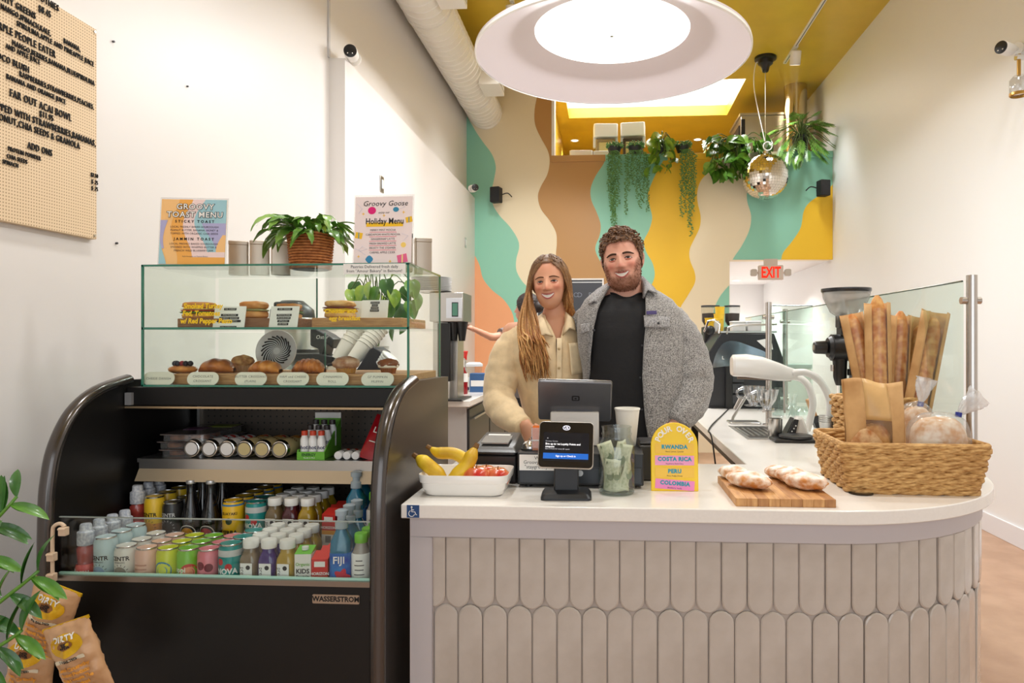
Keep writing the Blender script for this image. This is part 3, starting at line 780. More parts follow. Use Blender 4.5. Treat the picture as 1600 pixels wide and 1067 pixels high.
def art_rays(x, z, r0, r1, c, n=14):
    def f(t, r, h):
        mb = MB(); q = r * 1.009
        for i in range(n):
            a = 2 * math.pi * i / n
            for s, e_, w in ((r0, r1, .0007),):
                pts = [(x + s * math.cos(a) - w * math.sin(a), z + s * math.sin(a) + w * math.cos(a)), (x + s * math.cos(a) + w * math.sin(a), z + s * math.sin(a) - w * math.cos(a)), (x + e_ * math.cos(a) + w * math.sin(a), z + e_ * math.sin(a) - w * math.cos(a)), (x + e_ * math.cos(a) - w * math.sin(a), z + e_ * math.sin(a) + w * math.cos(a))]
                mb.add([(math.sin(u / q) * q, -math.cos(u / q) * q, w_) for u, w_ in pts], [(0, 1, 2, 3)])
        mb.build('printed_rays', colmat(c, .5), t)
    return f
def sq_loft(secs, n=32, ex=4.0):
    """secs (half width, z): superellipse cross sections"""
    P = []
    for w, z in secs:
        row = []
        for i in range(n):
            a = 2 * math.pi * i / n; c_, s_ = math.cos(a), math.sin(a); e_ = lerp(2.0, ex, min(1, max(0, (w - .012) / .012)))
            k = (abs(c_) ** e_ + abs(s_) ** e_) ** (-1 / e_); row.append((w * k * c_, w * k * s_, z))
        P.append(row)
    m = MB().grid(P, close_u=True); m.f.append(tuple(reversed(range(n)))); e_ = (len(P) - 1) * n; m.f.append(tuple(e_ + i for i in range(n)))
    return m
def make_juice(label, rgb, dark=None):
    t = thing('juice_bottle', label, 'bottle')
    m = mat('juice_%d_%d_%d' % rgb, rgb, .12, coat=.6, trans=.25, noise=(20, .3))
    sq_loft([(.022, 0), (.0245, .004), (.0245, .1), (.023, .11), (.0185, .122), (.0165, .127), (.0165, .137)]).build('body', m, t, angle=60)
    MB().lathe([(.0195, .135), (.020, .137), (.020, .155), (.0185, .157), (0, .157)], 24).build('cap', mat('bottle_cap_white', (240, 238, 232), .4), t)
    MB().bb(-.016, .016, -.0256, -.0248, .034, .099).build('label_panel', M_PAPER, t)
    text('pressed', M_INK, t, (-.010, -.0258, .066), .015, rot=(math.pi / 2, R(90), 0))
    MB().prismy([(.005 + x, .088 + z) for x, z in circle(.006, 14)], -.0259, -.0255).build('label_mark', M_INK, t)
    return t
def make_ramune(label):
    t = thing('marble_soda_bottle', label, 'bottle')
    MB().lathe([(.022, 0), (.0245, .004), (.0245, .07), (.019, .085), (.021, .105), (.022, .125), (.0165, .133), (.0165, .15), (.0, .15)], 24).build('body', mat('ramune_glass', (240, 100, 90), .08, trans=.55, coat=.5), t, angle=60)
    MB().lathe([(.0250, .004), (.0252, .045), (.0250, .072), (.0215, .084)], 24, cap=False).build('red_label', mat('ramune_red', (214, 40, 38), .3, noise=(60, .4, (235, 110, 100))), t)
    text_o = text_mesh('Ramu', .019, wrap_r=.0254, bold=.0003); text_o.materials.append(M_PAPER); put('lettering', text_o, t, (0, 0, .066))
    MB().lathe([(.0170, .132), (.0205, .134), (.021, .150), (.0205, .168), (.015, .172), (.014, .186), (.012, .189), (0, .189)], 24).build('cap_wrap', mat('ramune_wrap', (222, 224, 228), .4, noise=(140, .5, (170, 176, 190))), t)
    return t
def make_cola(label, spot, word):
    t = thing('cola_bottle', label, 'bottle')
    MB().lathe([(.026, 0), (.029, .004), (.029, .085), (.025, .11), (.015, .15), (.0125, .175), (.0125, .198)], 24).build('body', mat('cola_glass', (18, 14, 14), .06, coat=.6), t, angle=60)
    MB().lathe([(.0138, .196), (.0145, .199), (.0135, .206), (0, .207)], 20).build('crown_cap', mat('crown_cap', (205, 205, 205), .3, .7), t)
    wdisc(0, .05, .0265, .0294).build('label_rim', colmat((232, 226, 214), .5), t)
    wdisc(0, .05, .024, .0296).build('label_ring', colmat((24, 20, 20), .5), t)
    wdisc(0, .05, .0185, .0298).build('label_spot', colmat(spot, .5), t)
    m1 = text_mesh(word, .0085, wrap_r=.0301, bold=.0003); m1.materials.append(M_PAPER); put('lettering', m1, t, (0, 0, .05))
    return t
def make_fiji(label):
    t = thing('water_bottle', label, 'bottle')
    sq_loft([(.025, 0), (.0275, .004), (.0275, .13), (.025, .16), (.014, .185), (.013, .19)]).build('body', mat('blue_water', (40, 150, 190), .06, trans=.5, coat=.5), t, angle=60)
    sq_loft([(.0278, .008), (.0278, .13)]).build('label_sleeve', mat('fiji_label', (22, 70, 170), .25, noise=(30, .3, (40, 130, 200))), t, angle=60)
    MB().lathe([(.0135, .188), (.0165, .19), (.0165, .207), (.011, .211), (.011, .222), (.016, .2235), (.0165, .236), (.008, .24), (0, .24)], 20).build('sport_cap', mat('clear_cap', (205, 222, 232), .15, trans=.4), t)
    MB().lathe([(.0095, .225), (.0095, .238), (0, .2405)], 14).build('blue_spout', colmat((60, 130, 200), .3), t)
    text('FIJI', M_PAPER, t, (0, -.0286, .112), .026, bold=.0004)
    MB().prismy([(.008 + x, .07 + z) for x, z in [(.018 * math.cos(R(a)) * (1 + .25 * math.cos(5 * R(a))), .018 * math.sin(R(a)) * (1 + .25 * math.cos(5 * R(a)))) for a in range(0, 360, 12)]], -.0287, -.028).build('printed_flower', colmat((196, 30, 60), .4), t)
    return t
def make_greencap(label, sleeve=(236, 234, 228), body=(200, 190, 180)):
    t = thing('protein_bottle', label, 'bottle')
    MB().lathe([(.023, 0), (.0255, .004), (.0255, .105), (.022, .13), (.0155, .148), (.0155, .156)], 24).build('body', mat('pale_bottle_%d' % body[0], body, .15, trans=.3), t, angle=60)
    MB().lathe([(.0258, .03), (.0258, .124), (.0235, .128)], 24, cap=False).build('sleeve', colmat(sleeve, .5), t)
    for i, w in enumerate((.018, .026, .024, .028, .02, .027)):
        wgrid(-w / 2, w / 2, .110 - i * .012, .1125 - i * .012, .0261, 6).build('printed_line', colmat((70, 70, 72), .6), t)
    MB().lathe([(.0172, .154), (.0178, .156), (.0178, .175), (.016, .178), (0, .178)], 24).build('cap', colmat((122, 200, 60), .35), t)
    return t
def make_carton(label, w, d, h, body, roof, arts):
    t = thing('drink_carton', label, 'carton')
    MB().bb(-w / 2, w / 2, -d / 2, d / 2, 0, h).build('body', colmat(body, .45), t, bevel=.0015)
    MB().add([(-w / 2, -d / 2, h), (w / 2, -d / 2, h), (w / 2, d / 2, h), (-w / 2, d / 2, h), (-w / 2, d / 2, h + .012), (w / 2, d / 2, h + .012)], [(0, 1, 5, 4), (1, 2, 5), (2, 3, 4, 5), (0, 4, 3)]).build('sloped_top', colmat(roof, .45), t, smooth=False)
    for a in arts: a(t, w, d, h)
    return t
def ft(s, x, z, size, c, bold=.0003):
    return lambda t, w, d, h: text(s, colmat(c, .6), t, (x, -d / 2 - .0006, z), size, bold=bold)
def fr_(x0, x1, z0, z1, c):
    return lambda t, w, d, h: MB().bb(x0, x1, -d / 2 - .0005, -d / 2 + .001, z0, z1).build('printed_panel', colmat(c, .5), t)
def kids_cap(t, w, d, h): MB().lathe([(.009, 0), (.009, .008), (0, .009)], 16, (0, 0, h + .006)).build('cap', M_WPLASTIC, t)
centr = lambda c, sun, tx=(20, 18, 18): dict(body=c, art=(art_text('CENTR', .104, .0155, tx, .0004), art_text('SPARKLING', .094, .0055, tx, 0), art_disc(0, .066, .017, sun), art_rays(0, .066, .019, .024, tx)))
KIND = {
 'soda': (lambda l: make_ramune(l), .0245, 'red marble soda bottle with white wrapped cap'),
 'blue': (lambda l: make_can('drink_can', l, .0285, .156, **centr((190, 212, 214), (150, 172, 200))), .0285, 'slim pale blue drink can'),
 'white': (lambda l: make_can('drink_can', l, .0285, .134, **centr((226, 222, 212), (150, 140, 130))), .0285, 'short off-white drink can'),
 'peach': (lambda l: make_can('drink_can', l, .0285, .130, (232, 186, 164), art=[art_rect(-.018, .018, .02 + i * .011, .024 + i * .011, (196, 140, 120)) for i in range(7)]), .0285, 'peach-coloured drink can'),
 'lime': (lambda l: make_can('drink_can', l, .0285, .130, (206, 214, 40), art=(art_disc(.003, .075, .024, (40, 130, 175)), art_disc(.003, .075, .020, (214, 222, 70), k=1.012), art_rays(.003, .075, .002, .021, (40, 130, 175), 7))), .0285, 'yellow-lime drink can with blue fruit slice'),
 'green': (lambda l: make_can('drink_can', l, .0285, .130, (124, 190, 50), art=(art_disc(.016, .07, .024, (205, 60, 50)), art_disc(.016, .07, .016, (235, 150, 110), k=1.012), art_text('poppi', .078, .02, (240, 240, 220), .0005, -.014))), .0285, 'green drink can with red stripes'),
 'pink': (lambda l: make_can('drink_can', l, .0285, .130, (226, 130, 140), art=(art_disc(-.009, .09, .011, (120, 25, 45)), art_disc(.013, .085, .011, (120, 25, 45)), art_disc(.002, .06, .010, (120, 25, 45)))), .0285, 'pink drink can with dark red fruit'),
 'nova': (lambda l: make_can('drink_can', l, .0305, .145, (30, 140, 136), bands=((.115, .132, (206, 208, 206)),), art=(art_disc(-.017, .102, .009, (200, 45, 50)), art_disc(.006, .089, .009, (200, 45, 50)), art_text('NOVA', .077, .020, (245, 245, 240), .0007))), .0305, 'teal drink can with red dots'),
 'amber': (lambda l: make_juice(l, (150, 128, 100)), .0247, 'white-capped greyish amber juice bottle'),
 'purple': (lambda l: make_juice(l, (70, 30, 130)), .0247, 'white-capped purple juice bottle'),
 'gold': (lambda l: make_juice(l, (206, 168, 40)), .0247, 'white-capped golden juice bottle'),
 'brown': (lambda l: make_juice(l, (140, 118, 80)), .0247, 'white-capped brown juice bottle'),
 'maroon': (lambda l: make_juice(l, (92, 16, 34)), .0247, 'white-capped dark red juice bottle'),
 'kids': (lambda l: make_carton(l, .043, .043, .125, (236, 234, 226), (116, 196, 60), (ft('KIDS', 0, .080, .0165, (50, 45, 45), .0006), ft('Protein', 0, .066, .0115, (60, 55, 55)), ft('Organic', 0, .098, .0115, (130, 180, 90)), fr_(-.019, -.007, .04, .052, (90, 150, 90)), fr_(-.005, .006, .04, .052, (60, 100, 170)), fr_(.008, .019, .04, .052, (190, 70, 90)), kids_cap)), .0225, 'white kids protein carton with green top'),
 'milk': (lambda l: make_carton(l, .043, .040, .112, (206, 38, 34), (226, 60, 50), (fr_(-.0215, .0215, .0, .054, (235, 232, 226)), fr_(-.0215, .0215, .054, .066, (230, 160, 40)), ft('HORIZON', 0, .074, .0105, (250, 245, 240), .0003), fr_(-.01, .008, .03, .05, (40, 40, 50)), fr_(-.014, .014, .092, .106, (240, 236, 230)))), .0225, 'small red milk carton'),
 'fiji': (lambda l: make_fiji(l), .0285, 'blue square water bottle with clear sports cap'),
 'protein': (lambda l: make_greencap(l), .026, 'green-capped bottle with white text label'),
 'tea': (lambda l: make_greencap(l, (228, 190, 40), (130, 160, 120)), .026, 'green bottle with yellow label'),
 'ycentr': (lambda l: make_can('drink_can', l, .0285, .156, bands=((.0, .078, (226, 150, 60)),), **centr((242, 200, 50), (236, 170, 60))), .0285, 'slim yellow and orange drink can'),
 'bcentr': (lambda l: make_can('drink_can', l, .0285, .140, **centr((44, 42, 42), (24, 22, 22), (200, 200, 200))), .0285, 'slim black drink can'),
 'colao': (lambda l: make_cola(l, (214, 150, 40), 'COLA'), .0295, 'dark cola bottle with orange round label'),
 'colar': (lambda l: make_cola(l, (176, 30, 34), 'CANE COLA'), .0295, 'dark cola bottle with red round label'),
 'yerba': (lambda l: make_can('drink_can', l, .0305, .148, (240, 190, 30), bands=((.134, .139, (60, 130, 190)),), art=(art_text('GUAYAKI', .112, .0115, (60, 40, 10), .0003), art_disc(0, .09, .010, (40, 60, 30)), art_text('YERBA', .056, .0165, (30, 22, 10), .0007), art_text('MATE', .038, .0165, (30, 22, 10), .0007))), .0305, 'yellow yerba mate can'),
}
ORD = ['front', 'second', 'third', 'fourth', 'fifth']
def place_tier(cols, Y0, z, tier, xmin):
    prev = xmin; xs = []
    for kind, px, depth, pitch in cols:
        r = KIND[kind][1]
        x = max(on_y(px, 850, Y0).x, prev + r + .0005); prev = x + r; xs.append(x)
    lim = FX1 - .032
    for i in reversed(range(len(cols))):
        r = KIND[cols[i][0]][1]; xs[i] = min(xs[i], lim - r - .0005); lim = xs[i] - r
    for (kind, px, depth, pitch), x in zip(cols, xs):
        fn, r, desc = KIND[kind]
        proto = None
        for i in range(depth):
            lab = ('%s in the %s tier, %s of its file' % (desc, tier, ORD[i])) if depth > 1 else '%s in the %s tier of the fridge' % (desc, tier)
            loc = (x + RND.uniform(-.001, .001), Y0 + i * pitch, z)
            if proto is None:
                proto = fn(lab); proto.location = loc; proto.rotation_euler = (0, 0, RND.uniform(-.12, .12))
                proto['group'] = 'drinks in the fridge'
            else:
                dup(proto, loc, RND.uniform(-.25, .25), lab)
place_tier([('soda', 134, 4, .0505), ('blue', 165, 3, .060), ('white', 198, 3, .060), ('peach', 227, 3, .060), ('lime', 261, 3, .060), ('green', 290, 3, .060), ('pink', 321, 3, .060), ('nova', 352, 3, .0625), ('amber', 384, 4, .0505), ('purple', 411, 4, .0505), ('gold', 440, 4, .0505), ('kids', 470, 1, .05), ('milk', 493, 3, .046), ('fiji', 530, 3, .058), ('protein', 556, 3, .053)], 1.795, .70, 'front', FX0 + .032)
place_tier([('soda', 215, 3, .0505), ('ycentr', 238, 3, .062), ('bcentr', 266, 3, .062), ('colao', 298, 2, .062), ('colar', 330, 2, .062), ('yerba', 365, 5, .0625), ('nova', 400, 2, .0625), ('brown', 430, 4, .0505), ('maroon', 455, 4, .0505), ('gold', 481, 4, .0505), ('milk', 518, 3, .046), ('fiji', 557, 2, .06), ('protein', 586, 3, .053)], 2.035, .755, 'rear', FX0 + .032)
# ------------------------------------------------------------------ middle shelf goods
m_tray = glass_mat('clear_tray', (222, 224, 222), .12, .08, .12)
p = on_z(275, 712, SHZ)
zz = SHZ
for i in range(3):
    t = thing('snack_tray', ['sealed clear snack tray with dark printed film, bottom of the stack of three', 'sealed clear snack tray, middle of the stack of three', 'sealed clear snack tray with green corner, top of the stack of three'][i], 'tray', (-1.325, 2.215, zz), rotz=R([2, -3, 4][i]), group='snack trays')
    MB().prism(rrect(.135, .26, .015), 0, .020).build('tub', m_tray, t)
    MB().prism(rrect(.15, .275, .015), .020, .0225).build('film_lid', mat('film_dark', (66, 60, 62), .2, noise=(14, .5, (120, 108, 104))), t)
    for cx in (-.033, .033):
        for cy in (-.09, -.02): MB().lathe([(0, .002), (.026, .002), (.027, .012), (.02, .019), (0, .019)], 16, (cx, cy, 0)).build('snack_pot', mat('snack_orange', (206, 120, 60), .5, noise=(90, .4)), t)
    MB().bb(-.02, .065, .05, .12, .0225, .0232).build('printed_panel', colmat((150, 165, 50) if i == 2 else (120, 110, 80), .4), t)
    MB().bb(-.06, -.0, -.02, .05, .0225, .0232).build('printed_panel', colmat((110, 70, 100), .4), t)
    zz += .024
for i in range(6):
    px = 268 + 27.5 * i + 30
    x = on_y(px, 712, 2.065).x
    w = i < 3
    t = make_can('drink_can', '', .028, .15, (232, 230, 228) if w else (200, 182, 130), art=((art_text('Ciao', .085, .03, (190, 40, 40), .0006), art_rect(-.02, .02, .05, .053, (60, 90, 140)), art_disc(.012, .115, .01, (200, 60, 50))) if w else (art_disc(0, .1, .016, (200, 130, 40)), art_disc(.012, .12, .008, (190, 60, 40)), art_text('Ciao', .07, .026, (120, 80, 30), .0006))))
    t['label'] = ('white and red drink can lying on the middle shelf, %s from the left' if w else 'tan and orange drink can lying on the middle shelf, %s from the trays') % ['first', 'second', 'third', 'fourth', 'fifth', 'sixth'][i]
    t['group'] = 'cans lying on the middle shelf'
    t.location = (x, 2.068, SHZ + .0285); t.rotation_euler = Euler((R(-90), R([-9, 4, 7, -5, 3, 9][i]), 0)); MB().lathe([(.0225, -.0002), (.025, .0008), (.0285, .0125), (.0288, .0135)], 24, cap=False).build('steel_base', mat('can_base', (215, 212, 206), .22, 1.0), t); MB().lathe([(0, .004), (.021, -.0004), (.0228, -.0006)], 24, cap=False).build('base_dimple', mat('can_dimple', (120, 116, 110), .3, 1.0), t)
# green display box of energy shots
p = on_y(486, 712, 2.06)
t = thing('shot_display_box', 'green cardboard tray of small energy drink bottles on middle shelf', 'display box', (p.x, 2.06, SHZ), rotz=R(3))
mg = colmat((104, 178, 50), .5)
for a in ((-.042, .042, -.003, 0, 0, .024), (-.042, -.039, 0, .15, 0, .03), (-.042, .042, .147, .15, 0, .11), (-.042, .042, 0, .15, 0, .003)):
    MB().bb(*a).build('tray_wall', mg, t)
MB().add([(.039, 0, 0), (.039, .15, 0), (.039, .15, .11), (.039, 0, .024), (.042, 0, 0), (.042, .15, 0), (.042, .15, .11), (.042, 0, .024)], [(0, 1, 2, 3), (4, 7, 6, 5), (3, 2, 6, 7), (0, 3, 7, 4)]).build('tray_wall', mg, t, smooth=False)
MB().bb(-.042, .042, .148, .153, .08, .128).build('header_card', M_PAPER, t)
text('ENERGY', colmat((30, 80, 30), .5), t, (-.006, -.0036, .015), .0115, bold=.0004); text('Ready to Shot', M_PAPER, t, (-.004, -.0036, .006), .006)
def shot(lab, loc, rot=(0, 0, 0), cap=(205, 70, 40)):
    s = thing('energy_shot', lab, 'bottle', loc, rot=rot, group='small energy shot bottles')
    MB().lathe([(.0115, 0), (.0125, .002), (.0125, .055), (.0085, .066), (.0085, .07)], 16).build('body', M_WPLASTIC, s)
    MB().lathe([(.0095, .068), (.0095, .082), (0, .083)], 14).build('cap', colmat(cap, .4), s)
    m_ = text_mesh('shot', .016, wrap_r=.0127, bold=.0005); m_.materials.append(colmat((50, 50, 90), .5)); put('lettering', m_, s, (0, 0, .032))
    return s
for i in range(3):
    for k in range(3):
        x = p.x - .027 + i * .0265
        shot('white energy shot bottle in the green tray, %s row, %s' % (['front', 'middle', 'back'][k], ['left', 'centre', 'right'][i]), (x, 2.076 + k * .042, SHZ + .004 + k * .012), cap=(205, 70, 40) if k == 0 else (48, 40, 38))
for i in range(3):
    q = on_y(529 + i * 13.5, 712, 2.07)
    s = shot('small pink and white shot bottle lying by the red pouches, %s' % ['left', 'centre', 'right'][i], (q.x, 2.065, SHZ + .0125), rot=(R(-90), 0, 0))
# red snack pouches
for i in range(2):
    q = on_y(580 + i * 12, 712, 2.09)
    t = thing('snack_pouch', ['red jerky pouch leaning on the middle shelf end, in front', 'red jerky pouch leaning on the middle shelf end, behind'][i], 'pouch', (q.x, 2.07 + i * .035, SHZ), rot=(R(-28), R(16), 0), group='red pouches')
    P = []
    for k in range(9):
        z = .145 * k / 8; th = .011 * math.sin(math.pi * k / 8); w = .034
        P.append([(w * math.cos(a), -th * math.sin(a), z) for a in [2 * math.pi * j / 16 for j in range(16)]])
    MB().grid(P, close_u=True).build('pouch_body', mat('pouch_red', (176, 22, 34), .3, noise=(25, .25)), t)
    text('LEV', M_PAPER, t, (0, -.0128, .09), .026, bold=.0004); MB().bb(-.02, .02, -.0118, -.011, .052, .055).build('printed_line', M_PAPER, t)
# ================================================================== glass pastry case on the fridge
CX0, CX1, CY0, CY1, CZ0, CZ1, CZM = -1.412, -.588, 2.03, 2.42, 1.243, 1.612, 1.42
m_case = glass_mat('case_glass', (249, 252, 250), .012)
m_gedge = mat('case_glass_edge', (40, 120, 98), .12, coat=.6)
m_gedge2 = mat('case_glass_edge_light', (150, 190, 172), .15, coat=.6)
case = thing('pastry_case', 'two-tier glass pastry case with green edges on top of the fridge', 'display case', (-1.0, 2.2, CZ0))
def pane(name, x0, x1, y0, y1, z0, z1, edges):
    o = wp(MB().bb(x0, x1, y0, y1, z0, z1).build(name, m_case, case))
    for a in edges:
        MB().bb(*a).build('glass_edge', m_gedge, o)
    return o
T = .005
pane('front_pane', CX0, CX1, CY0, CY0 + T, CZ0, CZM - .003, [(CX0, CX1, CY0 - .001, CY0 + T, CZ0, CZ0 + .006), (CX0, CX1, CY0 - .001, CY0 + T, CZM - .004, CZM), (CX0 - .001, CX0 + .005, CY0 - .001, CY0 + T, CZ0, CZM), (CX1 - .005, CX1 + .001, CY0 - .001, CY0 + T, CZ0, CZM)])
pane('front_pane', CX0, CX1, CY0, CY0 + T, CZM + .003, CZ1 - T, [(CX0, CX1, CY0 - .001, CY0 + T, CZM, CZM + .003), (CX0 - .001, CX0 + .005, CY0 - .001, CY0 + T, CZM, CZ1), (CX1 - .005, CX1 + .001, CY0 - .001, CY0 + T, CZM, CZ1)])
pane('top_pane', CX0, CX1, CY0, CY1, CZ1 - T, CZ1, [(CX0, CX1, CY0 - .001, CY0 + .001, CZ1 - T, CZ1 + .001), (CX1 - .001, CX1 + .001, CY0, CY1, CZ1 - T, CZ1 + .001)])
pane('shelf_pane', CX0 + T, CX1 - T, CY0 + T, CY1, CZM - .004, CZM + .002, [])
pane('side_pane', CX0, CX0 + T, CY0 + T, CY1, CZ0, CZ1 - T, [])
pane('side_pane', CX1 - T, CX1, CY0 + T, CY1, CZ0, CZ1 - T, [(CX1 - T, CX1 + .001, CY1 - .004, CY1, CZ0, CZ1)])
pane('rear_door', CX0 + .02, -1.0, CY1 - T, CY1, CZ0 + .006, CZM - .008, [(-1.004, -1.0, CY1 - T, CY1, CZ0 + .006, CZM - .008)])
pane('rear_door', CX0 + .02, -1.03, CY1 - T, CY1, CZM + .006, CZ1 - .008, [(-1.034, -1.03, CY1 - T, CY1, CZM + .006, CZ1 - .008)])
BZ = CZ0 + .004       # floor of the lower tier
wp(MB().bb(CX0, CX1, CY0, CY1, CZ0 - .002, CZ0 + .003).build('base_pane', m_case, case))
# paper notice taped inside the front glass
np_ = on_y(585, 420, CY0 - .002)
nt_ = thing('bakery_notice', 'white paper strip saying pastries delivered fresh daily on case glass', 'notice', np_)
MB().bb(-.094, .094, 0, .001, -.0155, .0155).build('paper', M_PAPER, nt_)
text('Pastries Delivered fresh daily', colmat((60, 58, 60), .7), nt_, (0, -.0006, .0062), .0122)
text('from "Amour Bakery" in Belmont!', colmat((60, 58, 60), .7), nt_, (0, -.0006, -.0065), .0122)
# yellow marker writing on the glass
m_mark = mat('yellow_marker', (248, 208, 20), .5)
mk = thing('marker_writing', 'yellow handwritten menu note on upper case glass, left one', 'writing', on_y(312, 490, CY0 - .002))
text('Smoked Turkey', m_mark, mk, (.01, 0, .0225), .0215, bold=.0008, scale=(.88, 1, 1), shear=.15)
text('Fed, Tomatoes', m_mark, mk, (.004, 0, .0005), .0215, bold=.0008, scale=(.9, 1, 1), shear=.15)
text('w/ Red Pepper Pesto', m_mark, mk, (.02, 0, -.0225), .0215, bold=.0008, scale=(.88, 1, 1), shear=.15)
mk = thing('marker_writing', 'yellow handwritten menu note on upper case glass, right one', 'writing', on_y(536, 491, CY0 - .002))
text('Cheddar and', m_mark, mk, (-.01, 0, .009), .018, bold=.0005, shear=.15)
text('egg breakfast', m_mark, mk, (.004, 0, -.012), .018, bold=.0005, shear=.15)
# wooden boards
m_oak = mat('oak_board', (206, 158, 104), .5, noise=(18, .3, (172, 120, 74)), stretch=(1, 8, 14))
m_oak2 = mat('walnut_board', (160, 112, 76), .5, noise=(18, .3, (128, 84, 54)), stretch=(1, 8, 14))
def board(px0, px1, y0, y1, z, h, lab, m):
    x0 = on_y(px0, 500, y0).x; x1 = on_y(px1, 500, y0).x
    return tag(MB().bb(-(x1 - x0) / 2, (x1 - x0) / 2, 0, y1 - y0, 0, h).build('serving_board', m, loc=((x0 + x1) / 2, y0, z), bevel=.002), lab, 'board', 'serving boards')
board(270, 640, 2.075, 2.40, BZ, .033, 'long oak board under the pastries on the lower tier', m_oak)
US = CZM + .0025
board(277, 348, 2.06, 2.30, US, .028, 'dark wooden board under the left sandwich on upper tier', m_oak2)
board(352, 468, 2.10, 2.34, US, .030, 'brown wooden board under the middle sandwiches on upper tier', m_oak2)
board(487, 628, 2.085, 2.36, US, .030, 'pale oak board under the breakfast muffin on upper tier', m_oak)
LZB = BZ + .033; UZB = US + .030
# oval labels
m_lab = mat('label_card', (236, 232, 216), .6)
for i, (px, l1, l2) in enumerate(((246.5, 'CHEESE DANISH', ''), (315.5, 'CHOCOLATE', 'CROISSANT'), (390.5, 'BUTTER CROISSANT', '(PLAIN)'), (456.5, 'HAM and CHEESE', 'CROISSANT'), (518.5, 'CINNAMON', 'ROLL'), (589, 'GF PUMPKIN', 'MUFFIN'))):
    p = on_y(px, 593.5, CY0 + .012)
    t = thing('oval_label', 'oval cream card reading %s on the lower tier' % (l1 + ' ' + l2).strip().lower(), 'label', (p.x, p.y, BZ), rot=(R(-12), 0, 0), group='oval pastry labels')
    MB().prismy([(x, z + .0205) for x, z in rrect(.099, .041, .0204, 8)], 0, .003).build('card', m_lab, t)
    text(l1, colmat((120, 118, 112), .7), t, (0, -.0006, .027 if l2 else .020), .0100, space=1.1)
    if l2: text(l2, colmat((120, 118, 112), .7), t, (0, -.0006, .013), .0100, space=1.1)
# ------------------------------------------------------------------ pastries
m_crust = mat('golden_crust', (238, 160, 74), .4, noise=(26, .4, (186, 98, 34)), bump=(50, .1), coat=.15)
m_crust2 = mat('dark_crust', (222, 138, 64), .4, noise=(30, .4, (156, 78, 28)), bump=(50, .1), coat=.2)
m_crumb = mat('bread_crumb', (232, 190, 130), .8, noise=(60, .3), bump=(120, .2))
def croissant(px, w, lab, m, ridges=5, flat=.55, depth=.075, Y=2.16, rz=0, curve=.0):
    p = on_y(px, 580, Y)
    mb = MB(); P = []; n = 24; seg = 40
    for k in range(seg + 1):
        t = k / seg; u = (t - .5) * 2; x = u * w / 2
        env = max(.12, (1 - abs(u) ** 2.6)) ** .5
        rg = 1 + .07 * math.sin((t * ridges) * 2 * math.pi) * env
        P.append([(x, -curve * (1 - u * u) * .4 + math.cos(a) * depth / 2 * env * rg, w * flat / 2 * env * .9 + math.sin(a) * w * flat / 2 * env * rg) for a in [2 * math.pi * j / n for j in range(n)]])
    mb.grid(P, close_u=True)
    zmin = min(v[2] for v in mb.v); mb.v = [(a, b, max(c - 0, .0)) for a, b, c in mb.v]
    return tag(mb.build('croissant', m, loc=(p.x, Y, LZB), rot=(0, 0, rz), angle=180), lab, 'croissant', 'pastries on the lower tier')
croissant(340, .108, 'smooth chocolate croissant behind the second oval label', m_crust2, 3, .44, .085, 2.17, R(8))
croissant(415, .104, 'plump golden plain croissant left of the striped croissant', m_crust, 4, .40, .08, 2.15, R(-4))
croissant(483, .100, 'layered croissant with curved ridges behind the fourth oval label', m_crust2, 7, .48, .085, 2.15, R(6))
def muffin(px, r, h, lab, wrap, top, Y=2.15, z=LZB, pleats=22, dome=.5, rim=1.15):
    p = on_y(px, 580, Y)
    t = thing('muffin', lab, 'muffin', (p.x, Y, z), group='pastries on the lower tier')
    n = pleats * 2; P = []
    for zz_, rr in ((0, .72), (h * .55, .95)):
        P.append([(r * rr * (1 + (.035 if i % 2 else -.02)) * math.cos(2 * math.pi * i / n), r * rr * (1 + (.035 if i % 2 else -.02)) * math.sin(2 * math.pi * i / n), zz_) for i in range(n)])
    m_ = MB().grid(P, close_u=True); m_.f.append(tuple(reversed(range(n)))); m_.build('paper_cup', wrap, t, smooth=False)
    MB().ell((0, 0, h * .58), (r * rim, r * rim, h * dome), 28, 16, fn=lambda d: 1 + .09 * mnoise.noise(d * 3 + Vector((px, 0, 0))) + .05 * mnoise.noise(d * 9)).build('top', top, t, angle=180)
    return t
m_cup1 = mat('tan_paper_cup', (212, 164, 110), .7); m_cup2 = mat('white_paper_cup', (236, 226, 210), .7); m_cup3 = mat('gold_paper_cup', (206, 150, 74), .6)
muffin(379.5, .031, .058, 'tall pale muffin in tan paper cup behind the croissants', m_cup1, mat('crumble_top', (236, 184, 112), .8, noise=(50, .4, (170, 108, 54)), bump=(60, .4)), 2.27, LZB, dome=.36)
muffin(541, .036, .054, 'sugary cinnamon roll muffin behind the fifth oval label', m_cup3, mat('glazed_top', (176, 116, 76), .3, noise=(40, .5, (226, 190, 160)), bump=(40, .3)), 2.15, dome=.42)
mf = muffin(607, .029, .050, 'brown pumpkin muffin in a pleated white paper cup', mat('brown_sponge', (150, 84, 34), .8, bump=(90, .3)), mat('pumpkin_top', (140, 74, 30), .7, noise=(50, .4), bump=(60, .4)), 2.15, dome=.35)
MB().lathe([(.027, .017), (.032, .020), (.0325, .032), (.0285, .034)], 40, cap=False).build('cup_frill', m_cup2, mf)
